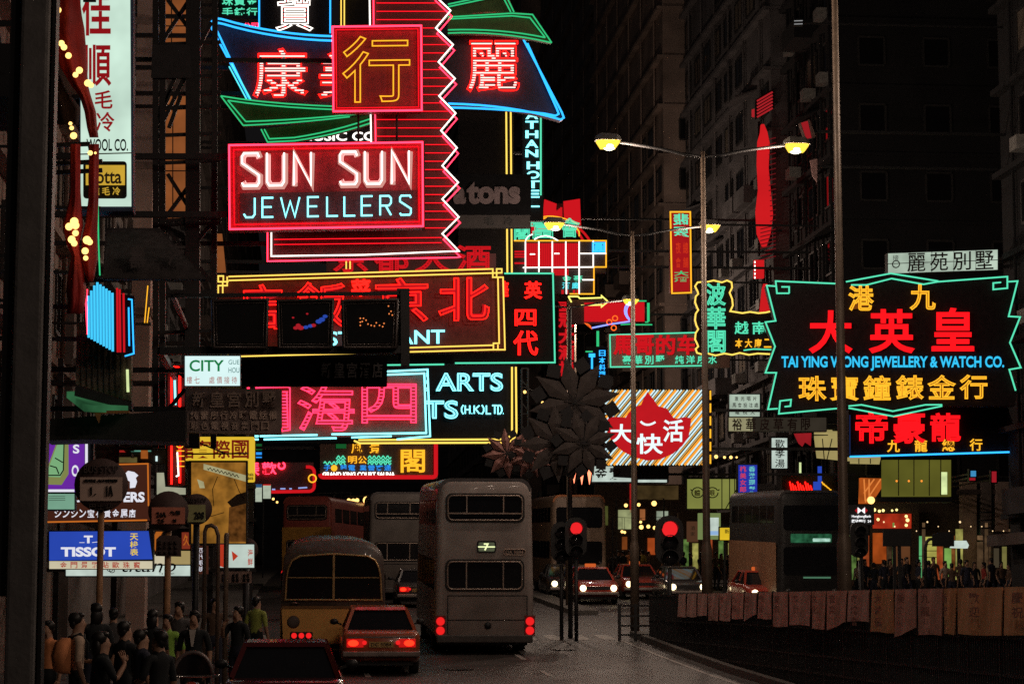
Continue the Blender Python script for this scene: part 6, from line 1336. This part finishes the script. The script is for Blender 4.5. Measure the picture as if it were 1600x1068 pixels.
    for sx in (-1, 1):
        for z0, z1 in ((3.2, 3.85), (1.6, 2.35)):
            yy = .7
            while yy < L - 1.2:
                mb = MB(); xa = sx * (W / 2 * tap(z0) + .006); xb = sx * (W / 2 * tap(z1) + .006)
                mb.loft([[(xa, yy, z0), (xa, yy + 1.2, z0), (xb, yy + 1.2, z1), (xb, yy, z1)], [(xa - sx * .03, yy, z0), (xa - sx * .03, yy + 1.2, z0), (xb - sx * .03, yy + 1.2, z1), (xb - sx * .03, yy, z1)]])
                mb.build('side_window', GLASS, t); yy += 1.38
    wheels(t, [(-1.05, 2.1), (1.05, 2.1), (-1.05, L - 2.2), (1.05, L - 2.2)], .48, .3)
    MB().box(-1.1, 1.1, .3, L - .4, .22, .34).build('chassis', BLK, t)
    # front end
    y2 = L + .02
    for nm, z0, z1 in (('upper_windscreen', 2.95, 3.85), ('windscreen', 1.35, 2.35)): plate_y(-1.02, 1.02, z0, z1, .12, y2 - .05, .06).build(nm, GLASS, t)
    if front:
        plate_y(-.75, .75, 2.5, 2.82, .04, y2 - .04, .05).build('destination_blind', glow('blind_green', (40, 92, 62), 1.0, .7, 4), t)
        plate_y(-.7, -.05, 2.54, 2.66, .03, y2 + .015, .01).build('blind_tube', glow('blind_white', (170, 215, 195), 1.0, .5, 5), t)
        MB().box(-.7, .3, y2, y2 + .02, 1.22, 1.28).build('dash_light', glow('dash_green', (70, 110, 85), 1.0), t)
        for x in (-.85, .85): MB().lathe([(.11, 0), (.11, .05)], (x, L - .02, .75), 14, 'y').build('headlight', mat('lamp_off', (.12, .11, .1), .2), t)
    return t
busgrey = mat('bus_paint_taupe', (.37, .31, .28), .5, var=.3, scale=1.3, coat=.15); busroof = mat('bus_roof_dark', (.09, .08, .08), .6)
double_decker('grey brown double decker seen squarely from behind, route 7 lit at the back', 757, 56, 0, busgrey, busroof, (-1.1, 1.13), '7', H=4.36)
double_decker('second grey double decker from behind, between the yellow bus and the route 7 one', 622, 92, 0, mat('bus_paint_grey2', (.13, .112, .10), .55, var=.25, scale=1.5), busroof, (1.1,), None)
t = double_decker('far red and yellow double decker turning, left of the grey buses', 478, 106, R_(-16), mat('bus_red', (.36, .07, .05), .5, coat=.2), mat('bus_red', (.36, .07, .05), .5), (-1.1,), None, lower=mat('bus_yellow', (.55, .27, .05), .45, coat=.2))
for z, zz in ((2.5, 1.4),): MB().box(-1.19, 1.19, -.012, -.004, 1.5, 2.95).build('yellow_panel', mat('bus_yellow', (.55, .27, .05), .45), t); MB().box(-1.25, -1.24, .3, 9, 2.42, 2.6).build('side_stripe', glow('lit_side_strip', (210, 195, 90), 1.0, .4, 1), t)
double_decker('cream double decker with an orange roof, oncoming right of the route 7 bus', 905, 108, math.pi, mat('bus_cream', (.34, .24, .17), .5), mat('bus_orange_roof', (.62, .2, .05), .5), (-1.1, 1.1), None, front=False)
double_decker('black fronted oncoming double decker with green lit blind at the right', 1268, 89.6, math.pi, mat('bus_dark', (.02, .019, .019), .5), busroof, (-1.1, 1.1), None, front=True, lower=mat('bus_side_orange', (.30, .15, .08), .5))
# ---- cream yellow single decker
t = veh('bus', 'yellow single decker bus with rounded two pane rear window', 'bus', 521, 53, 0, 'buses in the traffic')
by = mat('bus_mustard', (.78, .42, .11), .45, var=.1, scale=2, coat=.2)
L, W, H = 8.2, 2.46, 2.86
mb = MB(); mb.sm = True
def ringm(y, ins, h):
    q = rrect(-W / 2 + ins, W / 2 - ins, .42, h, .12, 3); out = []
    for x, z in q: out.append((x * (1 - .16 * max(0, (z - 1.15) / 1.7) ** 1.6), y, z))
    return out
def dome(y, ins, h, lift):
    q = []
    for i in range(17):
        a = math.pi * i / 16; cs, sn = math.cos(a), math.sin(a); q.append(((W / 2 - ins) * .955 * math.copysign(abs(cs) ** .62, cs), h + lift * abs(sn) ** .8))
    return [((W / 2 - ins), y, .42)] + [((W / 2 - ins), y, 1.2)] + [(x, y, z) for x, z in q] + [(-(W / 2 - ins), y, 1.2), (-(W / 2 - ins), y, .42)]
mb.loft([dome(y, i, h, l) for y, i, h, l in ((.0, .03, 2.2, .5), (.15, .0, 2.3, .55), (.6, 0, 2.3, .6), (L - .5, 0, 2.3, .6), (L - .1, .03, 2.25, .5), (L, .1, 2.1, .45))])
bd = mb.build('body', mat('bus_dark_upper', (.10, .075, .065), .45, coat=.2), t)
mb = MB(); q = [(-1.21, 1.28), (-1.16, .45), (1.16, .45), (1.21, 1.28)]; mb.loft([[(x, -.03, z) for x, z in q], [(x, .1, z) for x, z in q]]); 
for sx in (-1, 1): mb.box(sx * 1.235 - .006, sx * 1.235 + .006, .1, L - .3, .45, 1.25)
mb.build('lower_panel', by, t)
mb = MB(); mb.box(-1.2, 1.2, -.05, 0, 1.26, 1.32); mb.build('waist_rail', mat('rail_brown', (.25, .13, .05), .4, .3), t)
wp_ = [(-1.13, 1.46), (-1.12, 1.5), (-1.10, 1.95), (-1.06, 2.2), (-.97, 2.38), (-.78, 2.48), (0, 2.53), (.78, 2.48), (.97, 2.38), (1.06, 2.2), (1.10, 1.95), (1.12, 1.5), (1.13, 1.46)]
w = MB().loft([[(x, -.02, z) for x, z in wp_], [(x, .05, z) for x, z in wp_]]).build('rear_window', GLASS, t)
mb = MB(); mb.tube([(x, -.035, z) for x, z in wp_], .026, True, 6); mb.bar((0, -.035, 1.46), (0, -.035, 2.53), .05); mb.bar((-1.06, -.03, 1.98), (1.06, -.03, 1.98), .018); mb.build('frame', mat('window_frame_gold', (.55, .36, .16), .35, .5), w)
mb = MB(); mb.lathe([(.15, -.035), (.13, -.05), (.03, -.05)], (-.93, .0, .95), 16, 'y'); mb.build('vent', mat('vent_grey', (.10, .08, .07), .6), t)
MB().box(-1.0, -.48, -.045, -.02, .55, .72).build('light_box', BLK, t, bevel=.02)
for x in (-.91, -.74, -.57): MB().lathe([(.065, -.02), (.065, -.06), (.02, -.07)], (x, .0, .635), 14, 'y').build('tail_light', TAIL, t)
MB().box(-.0, .42, -.06, -.03, .3, .42).build('number_plate', PLATE, t)
nv, fs = glyphs('HC 6480', .01, True); MB().add(nv, fs, lambda p: (.03 + p[0] * .36, -.066, .325 + p[1] * .07)).build('plate_lettering', BLK, t)
for sx in (-1, 1):
    yy = .6
    while yy < L - 1.5: MB().box(sx * 1.225 - .01, sx * 1.225 + .01, yy, yy + 1.0, 1.4, 2.05).build('side_window', GLASS, t); yy += 1.15
MB().box(-1.1, 1.1, -.06, .1, .32, .45).build('bumper', BLK, t, bevel=.02); MB().tube([(-1.0, -.04, 1.38), (-.9, -.1, 1.4), (-.8, -.04, 1.38)], .02).build('handle', mat('chrome', (.6, .58, .55), .2, .9), t)
wheels(t, [(-1.0, 1.8), (1.0, 1.8), (-1.0, L - 1.6), (1.0, L - 1.6)], .42, .26); MB().box(-1, 1, .2, L - .3, .3, .43).build('chassis', BLK, t)
# ---- cars
def sedan(label, px, D, rz, paint, tail=False, head=False, group='cars in the traffic', name='car', cat='car', sign=False, x=None):
    t = veh(name, label, cat, px, D, rz, group, x)
    mb = MB(); mb.sm = True
    def ring(y, hw, zt, zb=.26): return [(x, y, z) for x, z in rrect(-hw, hw, zb, zt, .11, 3)]
    mb.loft([ring(*a) for a in ((0, .76, .86, .42), (.05, .81, .9, .34), (.25, .84, .93), (1.1, .85, .94), (3.2, .85, .92), (4.0, .83, .84), (4.35, .79, .76, .34), (4.42, .74, .7, .42))]); b = mb.build('body', paint, t)
    lo = [(-.76, .75, .92), (.76, .75, .92), (.76, 3.25, .9), (-.76, 3.25, .9)]; hi = [(-.58, 1.25, 1.37), (.58, 1.25, 1.37), (.58, 2.55, 1.37), (-.58, 2.55, 1.37)]
    MB().loft([lo, hi]).build('windows', GLASS, t)
    mb = MB(); mb.sm = False
    for (a, c) in zip(lo, hi): mb.bar(a, c, .07)
    for sx in (-1, 1): mb.bar((sx * .765, 2.0, .9), (sx * .59, 2.0, 1.37), .06)
    mb.loft([[(-.61, 1.18, 1.35), (.61, 1.18, 1.35), (.61, 2.62, 1.35), (-.61, 2.62, 1.35)], [(-.56, 1.28, 1.41), (.56, 1.28, 1.41), (.56, 2.5, 1.41), (-.56, 2.5, 1.41)]]); mb.build('roof', paint, t)
    mb = MB()
    for x in (-.18, .18): mb.box(x - .12, x + .12, 1.0, 1.12, .95, 1.1)
    bm_ = mat('bumper_grey', (.28, .23, .21), .4, .3)
    MB().box(-.83, .83, -.09, .08, .40, .52).build('bumper', bm_, t, bevel=.03); MB().box(-.8, .8, 4.34, 4.5, .38, .5).build('bumper', bm_, t, bevel=.03)
    MB().box(-.26, .26, -.03, 0, .6, .72).build('number_plate', PLATE, t)
    nv, fs = glyphs('DC 5084', .01, True); MB().add(nv, fs, lambda p: (-.22 + p[0] * .44, -.036, .625 + p[1] * .07)).build('plate_lettering', BLK, t)
    for sx in (-1, 1):
        l = MB().box(sx * .56 - .18, sx * .56 + .18, -.025, .04, .6, .78).build('tail_light', mat('tail_off', (.18, .01, .01), .3) if not tail else glow('tail_dim', (185, 22, 20), 1.0), t, bevel=.012)
        if tail: MB().ball((sx * .6, -.03, .69), .075, 10, 6, (1.5, .35, .9)).build('bulb', TAILB, l); MB().ball((sx * .36, -.03, .7), .05, 8, 5, (1, .35, 1)).build('bulb', TAIL, l)
        h = MB().lathe([(.125, 0), (.125, .06), (.05, .10)], (sx * .6, 4.38, .64), 12, 'y').build('headlight', HEAD if head else mat('lamp_off', (.12, .11, .1), .2), t)
        m_ = MB(); m_.bar((sx * .8, 2.9, .95), (sx * .93, 2.9, 1.0), .04); m_.ball((sx * .98, 2.9, 1.02), .1, 8, 6, (1, .5, .7)); m_.build('mirror', BLK, t)
    MB().box(-.5, .5, 4.37, 4.43, .58, .7).build('grille', BLK, t); MB().box(-.7, .7, -.005, .05, .80, .83).build('boot_trim', mat('chrome', (.6, .58, .55), .2, .9), t)
    if sign: MB().box(-.22, .22, 1.8, 1.95, 1.41, 1.54).build('roof_sign', glow('taxi_sign', (200, 90, 40), 1.0), t, bevel=.03)
    wheels(t, [(-.74, .85), (.74, .85), (-.74, 3.5), (.74, 3.5)], .31, .2)
    MB().box(-.7, .7, .2, 4.2, .2, .3).build('chassis', BLK, t)
    return t
redp = mat('car_red', (.42, .05, .03), .3, var=.08, coat=.6); darkp = mat('car_dark', (.05, .045, .045), .3, var=.08, coat=.6); orp = mat('car_rust', (.42, .10, .04), .3, var=.08, coat=.6)
sedan('rust red saloon car with lit tail lights ahead of the yellow bus', 596, 48.6, 0, orp, tail=True)
t = sedan('dark red car at the bottom left, only its roof and rear window showing', 446, 31.4, 0, mat('car_deep_red', (.07, .008, .008), .22, var=.08, coat=.8), False)
sedan('oncoming red taxi with both headlights blazing, middle of the crossing', 1005, 97, math.pi, redp, head=True, sign=True, name='taxi', cat='taxi')
sedan('oncoming dark car with headlights right of the blazing red taxi', 1075, 93, math.pi, darkp, head=True)
sedan('oncoming car with one headlight seen beside the rear of the route 7 bus', 889, 97.5, math.pi, darkp, head=True)
sedan('oncoming red taxi half hidden behind the black fronted bus nose', 1205, 86, math.pi, redp, head=True, sign=True, name='taxi', cat='taxi')
sedan('red taxi crossing behind the lit traffic light, headlights low', 935, 91.5, math.pi, redp, head=True, sign=True, name='taxi', cat='taxi')
sedan('small far car with lit tail lights left of the route 7 bus', 655, 84, 0, darkp, tail=True)
# ---- motorcycle
t = veh('motorcycle', 'parked motorcycle with round windshield at the lower left kerb', 'motorcycle', 296, 29.5, 0)
mb = MB(); mb.tube([(0, .3, .6), (0, .7, .55), (0, 1.1, .85)], .05); mb.tube([(0, .3, .32), (0, .7, .4), (0, .75, .7)], .04); mb.tube([(-.06, 1.5, .32), (-.06, 1.2, .95)], .03); mb.tube([(.06, 1.5, .32), (.06, 1.2, .95)], .03); mb.build('frame', GREYM, t)
for y in (.05, 1.5): 
    w = MB(); w.tube([(0, y + .27 * math.cos(a), .32 + .27 * math.sin(a)) for a in [k * .3927 for k in range(16)]], .06, True, 8); w = w.build('wheel', RUB, t); MB().lathe([(.02, -.06), (.05, -.05), (.05, .05), (.02, .06)], (0, y, .32), 10, 'x').build('rim', GREYM, w)
MB().loft([[(x, y, z) for x, z in rrect(-w_, w_, zz, zz + .12, .04)] for y, w_, zz in ((-.1, .1, .78), (.3, .15, .76), (.7, .1, .76))]).build('seat', BLK, t)
MB().ball((0, .9, .85), .2, 12, 8, (.7, 1.3, .7)).build('tank', redp, t); mb = MB(); mb.tube([(-.36, .98, 1.06), (-.2, 1.12, 1.04), (.2, 1.12, 1.04), (.36, .98, 1.06)], .018); mb.build('handlebar', mat('chrome', (.6, .58, .55), .2, .9), t)
MB().tube([(.26 * math.cos(a), 1.2, 1.06 + .30 * math.sin(a)) for a in [math.pi * k / 10 for k in range(11)]], .03).build('windshield_rim', mat('rim_brown', (.22, .17, .16), .4, .3), t)
sh = [(.24 * math.cos(math.pi * k / 10), 1.06 + .28 * math.sin(math.pi * k / 10)) for k in range(11)]; MB().loft([[(x, 1.19, z) for x, z in sh], [(x, 1.2, z) for x, z in sh]]).build('windshield', GLASS, t)
MB().ball((-.3, 1.0, 1.16), .07, 8, 6, (1.2, .4, .7)).build('mirror', mat('mirror_amber', (.6, .35, .12), .3), t); MB().lathe([(.1, 0), (.1, .06)], (0, 1.28, .86), 12, 'y').build('headlight', mat('lamp_off', (.12, .11, .1), .2), t)
for k, (cx_, lb) in enumerate(((0, ''),)): pass

# ================================================================ people
def skeleton(pose):
    J = dict(pelvis=(0, 0, .95), waist=(0, 0, 1.10), chest=(0, 0, 1.32), neck=(0, .0, 1.47), head=(0, .02, 1.58), crown=(0, .005, 1.68), nose=(0, .115, 1.585), chin=(0, .07, 1.51))
    for s, n in ((-1, 'l'), (1, 'r')):
        J['sh' + n] = (s * .175, 0, 1.41); J['el' + n] = (s * .235, -.03, 1.13); J['wr' + n] = (s * .245, .05, .89); J['pa' + n] = (s * .245, .075, .82)
        J['hip' + n] = (s * .09, 0, .92); J['kn' + n] = (s * .10, .02, .50); J['an' + n] = (s * .10, -.02, .09); J['to' + n] = (s * .115, .14, .035)
    if pose == 'walk':
        J['knl'] = (-.10, .17, .53); J['anl'] = (-.10, .22, .12); J['tol'] = (-.11, .38, .07); J['knr'] = (.10, -.05, .5); J['anr'] = (.10, -.27, .14); J['tor'] = (.11, -.14, .035)
        J['ell'] = (-.24, -.14, 1.16); J['wrl'] = (-.23, -.12, .92); J['pal'] = (-.23, -.10, .85); J['elr'] = (.24, .06, 1.14); J['wrr'] = (.21, .2, .95); J['par'] = (.2, .24, .89)
    if pose == 'arm':
        J['elr'] = (.26, .10, 1.18); J['wrr'] = (.13, .24, 1.36); J['par'] = (.10, .23, 1.43)
    if pose == 'bag':
        J['ell'] = (-.26, .02, 1.15); J['wrl'] = (-.16, .2, 1.12); J['pal'] = (-.10, .24, 1.13)
    B = [('pelvis', 'waist', 't'), ('waist', 'chest', 's'), ('chest', 'neck', 's'), ('neck', 'head', 'k'), ('head', 'crown', 'k'), ('head', 'nose', 'k'), ('head', 'chin', 'k')]
    RD = dict(pelvis=(.15, .11), waist=(.135, .095), chest=(.155, .105), neck=(.055, .055), head=(.075, .088), crown=(.06, .075), nose=(.012, .014), chin=(.035, .03))
    for n in 'lr':
        B += [('chest', 'sh' + n, 's'), ('sh' + n, 'el' + n, 's'), ('el' + n, 'wr' + n, 'k'), ('wr' + n, 'pa' + n, 'k'), ('pelvis', 'hip' + n, 't'), ('hip' + n, 'kn' + n, 't'), ('kn' + n, 'an' + n, 't'), ('an' + n, 'to' + n, 'b')]
        RD.update({'sh' + n: (.065, .065), 'el' + n: (.042, .045), 'wr' + n: (.028, .03), 'pa' + n: (.024, .038), 'hip' + n: (.095, .1), 'kn' + n: (.062, .066), 'an' + n: (.045, .05), 'to' + n: (.042, .03)})
        p = Vector(J['pa' + n]); w = Vector(J['wr' + n]); d = (p - w).normalized(); s = -1 if n == 'l' else 1
        side = Vector((0, 1, 0)) - d * d.y; side = side.normalized() if side.length > .1 else Vector((0, 0, 1))
        cu = Vector((-s, 0, 0))
        for k, (o, ln) in enumerate(((-.03, .066), (-.01, .078), (.01, .082), (.03, .074))):
            a, b_, c = 'f%s%da' % (n, k), 'f%s%db' % (n, k), 'f%s%dc' % (n, k)
            J[a] = tuple(p + side * o + d * .025); J[b_] = tuple(p + side * o * 1.1 + d * (.025 + ln * .5) + cu * .012); J[c] = tuple(p + side * o * 1.1 + d * (.02 + ln * .9) + cu * .04)
            B += [('pa' + n, a, 'k'), (a, b_, 'k'), (b_, c, 'k')]; RD.update({a: (.009, .009), b_: (.008, .008), c: (.007, .007)})
        a, b_ = 'th%sa' % n, 'th%sb' % n; J[a] = tuple(w.lerp(p, .5) + side * .042); J[b_] = tuple(p + side * .062 + d * .03 + cu * .015)
        B += [('pa' + n, a, 'k'), (a, b_, 'k')]; RD.update({a: (.010, .010), b_: (.008, .008)})
    return J, B, RD
PBODY = {}
def person_mesh(pose):
    if pose in PBODY: return PBODY[pose]
    J, B, RD = skeleton(pose); names = list(J); ix = {n: i for i, n in enumerate(names)}
    me = bpy.data.meshes.new('body_' + pose); me.from_pydata([J[n] for n in names], [(ix[a], ix[b]) for a, b, _ in B], [])
    ob = bpy.data.objects.new('body_tmp', me); COL.objects.link(ob)
    md = ob.modifiers.new('skin', 'SKIN'); md.use_smooth_shade = True; sb = ob.modifiers.new('sub', 'SUBSURF'); sb.levels = 1; sb.render_levels = 1
    for n in names:
        v = me.skin_vertices[0].data[ix[n]]; v.radius = RD[n]; v.use_root = (n == 'pelvis')
    dg = bpy.context.evaluated_depsgraph_get(); dg.update(); nm = bpy.data.meshes.new_from_object(ob.evaluated_get(dg), depsgraph=dg)
    bpy.data.objects.remove(ob)
    segs = [(Vector(J[a]), Vector(J[b]), k) for a, b, k in B]
    code = {'s': 0, 't': 1, 'k': 2, 'b': 3}
    for _ in range(4): nm.materials.append(None)
    for p in nm.polygons:
        c = p.center; best = (9, 's')
        for a, b, k in segs:
            ab = b - a; u = max(0, min(1, (c - a).dot(ab) / ab.length_squared)); d = (c - a - ab * u).length
            if d < best[0]: best = (d, k)
        k = best[1]
        if k == 't' and c.z > 1.03: k = 's'
        if k == 's' and c.z > 1.47 and abs(c.x) < .1: k = 'k'
        p.material_index = code[k]; p.use_smooth = True
    PBODY[pose] = nm; return nm
skin_m = mat('skin', (.40, .22, .14), .6, var=.1); shoe_m = mat('shoe', (.02, .018, .016), .5); hair_m = mat('hair', (.012, .010, .009), .5)
CL = {'black': (.012, .015, .017), 'navy': (.02, .022, .04), 'grey': (.08, .075, .075), 'white': (.62, .56, .5), 'orange': (.80, .30, .12), 'green': (.30, .55, .08), 'olive': (.12, .11, .04), 'yellow': (.5, .38, .08), 'brown': (.12, .07, .045), 'red': (.35, .04, .03), 'tan': (.55, .40, .29), 'lime': (.35, .4, .08)}
def cm(c): return mat('cloth_' + c, CL[c], .85, var=.2, scale=9)
VAR = {}
def person(label, px, D, top, legs, pose='stand', rz=0.0, h=1.7, group=None, lift=.13, extra=None, x=None, longhair=False):
    t = thing('person', label, 'person', (P(px, 940, D).x if x is None else x, D, gz(D) + lift), group, rz); BASE[t.name] = None
    k = (pose, top, legs)
    if k not in VAR:
        m = person_mesh(pose).copy()
        for i, mm in enumerate((cm(top), cm(legs), skin_m, shoe_m)): m.materials[i] = mm
        VAR[k] = m
    o = bpy.data.objects.new('body', VAR[k]); COL.objects.link(o); o.parent = t
    hk = 'hair_long' if longhair else 'hair_short'
    if hk not in VAR:
        mb = MB(); mb.ball((0, -.03, 1.655), .092, 14, 9, (.9, 1.0, .92)); mb.ball((0, .03, 1.70), .06, 10, 6, (1.1, .9, .6)); mb.ball((0, -.06, 1.60), .07, 10, 6, (1.05, .6, 1.0))
        if longhair: mb.ball((0, -.06, 1.55), .09, 10, 6, (1.0, .6, 1.4))
        hh = mb.build('hair', hair_m); VAR[hk] = hh.data
    else: hh = bpy.data.objects.new('hair', VAR[hk]); COL.objects.link(hh)
    hh.parent = t
    if extra: extra(t)
    t.scale = (h / 1.74,) * 3
    return t
def backpack(t):
    mb = MB(); mb.sm = True; mb.loft([[(x, y, z) for x, y in ((-w, -.1), (w, -.1), (w * .9, -.1 - d), (-w * .9, -.1 - d))] for z, w, d in ((.98, .13, .10), (1.02, .16, .17), (1.2, .17, .2), (1.36, .15, .16), (1.42, .11, .08))]); mb.build('backpack', cm('orange'), t)  # orange light on the backpack put into its cloth colour
    mb = MB(); mb.tube([(-.1, -.1, 1.42), (-.1, .02, 1.47), (-.1, .12, 1.35), (-.12, .1, 1.15)], .018); mb.tube([(.1, -.1, 1.42), (.1, .02, 1.47), (.1, .12, 1.35), (.12, .1, 1.15)], .018); mb.build('strap', cm('black'), t)
def shirtfront(t):
    q = [(-.05, 1.45), (.05, 1.45), (.012, 1.2), (-.012, 1.2)]; MB().loft([[(x, .098 + .02 * (1.45 - z), z) for x, z in q], [(x, .115 + .02 * (1.45 - z), z) for x, z in q]]).build('shirt_front', cm('white'), t)
GP = 'people waiting on the left pavement'
person('person in a pale shirt with a big backpack tinted orange as if lit, looking right', 122, 29.6, 'tan', 'black', 'bag', R_(-75), 1.80, GP, extra=backpack)
person('person in an orange shirt half hidden by the big pillar', 76, 31.5, 'orange', 'black', 'stand', R_(150), 1.64, GP)
person('person in black standing right of the backpack wearer, back to the camera', 196, 29.2, 'black', 'black', 'walk', R_(-35), 1.70, GP)
person('person in navy with a raised forearm between the first two bus stop posts', 222, 28.2, 'navy', 'black', 'bag', R_(-60), 1.62, GP)
person('person in a bright green shirt behind the second bus stop post', 262, 35, 'green', 'black', 'walk', R_(160), 1.62, GP)
person('person in a grey top raising one arm, right of the green shirt', 280, 37, 'grey', 'black', 'arm', R_(165), 1.76, GP)
person('person in a black suit with a white shirt front near the slim brown post', 304, 33.5, 'black', 'black', 'stand', R_(170), 1.72, GP, extra=shirtfront)
person('person in brown farther back between the suit wearer and the slim post', 336, 42, 'brown', 'navy', 'walk', R_(185), 1.7, GP)
person('person in black bending an arm, right of the slim brown post', 372, 38, 'black', 'navy', 'arm', R_(140), 1.66, GP)
person('person in a lime shirt at the bus door, beside the yellow bus', 401, 44, 'lime', 'black', 'stand', R_(-30), 1.68, GP)
person('long haired person in black right of the second bus stop post', 240, 34, 'black', 'black', 'stand', R_(-20), 1.72, GP, longhair=True)
person('person in black with long hair just behind the backpack wearer', 150, 33, 'black', 'navy', 'stand', R_(20), 1.84, GP, longhair=True)
person('person in grey seen over the crowd below the long script light box', 178, 37, 'grey', 'black', 'walk', R_(0), 1.66, GP)
person('person in black close to the camera, lowest of the dark heads right of the backpack', 160, 25.2, 'black', 'navy', 'arm', R_(-70), 1.68, GP, longhair=True)
person('person in black close to the camera beside the motorcycle windshield', 250, 26.2, 'black', 'black', 'bag', R_(50), 1.66, GP)
# crowd on the far pavements: nearest people one by one
rnd = random.Random(21)
TOPS = ['black', 'navy', 'grey', 'black', 'brown', 'olive', 'black', 'tan']
spots = [(1342, 84), (1352, 86), (1366, 83), (1382, 82), (1392, 87), (1410, 85), (1418, 88), (1436, 82), (1452, 83), (1460, 87), (1478, 84), (1488, 82), (1502, 86), (1512, 83), (1524, 85), (1538, 84), (1550, 88), (1566, 85), (1578, 83), (1590, 86),
         (1096, 101), (1104, 104), (1120, 102), (1128, 100), (1138, 105), (1146, 101), (1154, 103), (1162, 100), (1172, 104), (1182, 102), (1080, 106), (1068, 107), (958, 112), (966, 114), (974, 111), (984, 113), (996, 112), (1004, 114), (1014, 111), (1054, 109), (1040, 110)]
cols = {1342: 'tan', 1410: 'grey', 1478: 'tan', 1538: 'red', 1146: 'yellow', 1120: 'olive', 984: 'orange', 1004: 'yellow', 958: 'grey', 1172: 'tan'}
WH = {1342: 'below the bank sign', 1410: 'below the square road sign back', 1478: 'below the arched road sign back', 1538: 'near the right edge', 1146: 'below the yellow banner box', 1120: 'left of the yellow banner box', 984: 'behind the far taxis', 1004: 'behind the near taxi roof', 958: 'left of the far taxis', 1172: 'beside the black fronted bus'}
for px, D in spots:
    c = cols.get(px) or rnd.choice(['black', 'navy', 'black', 'brown'])
    if px in cols: lb = 'person in a %s top in the far pavement crowd, %s' % (c, WH[px])
    elif px > 1300: lb = 'dark clothed person in the crowd behind the bannered fence at the right'
    elif px > 1060: lb = 'dark clothed person in the crowd around the yellow banner box'
    else: lb = 'dark clothed person in the crowd beyond the oncoming taxis'
    person(lb, px, D, c, rnd.choice(['black', 'navy']), rnd.choice(['stand', 'walk', 'arm', 'stand']), R_(rnd.choice([0, 180, 90, -90, 200, 30])), rnd.uniform(1.58, 1.78), 'people in the far pavement crowds behind the fence' if px > 1300 else ('people around the yellow banner box' if px > 1060 else 'people beyond the oncoming taxis'), longhair=rnd.random() < .35)
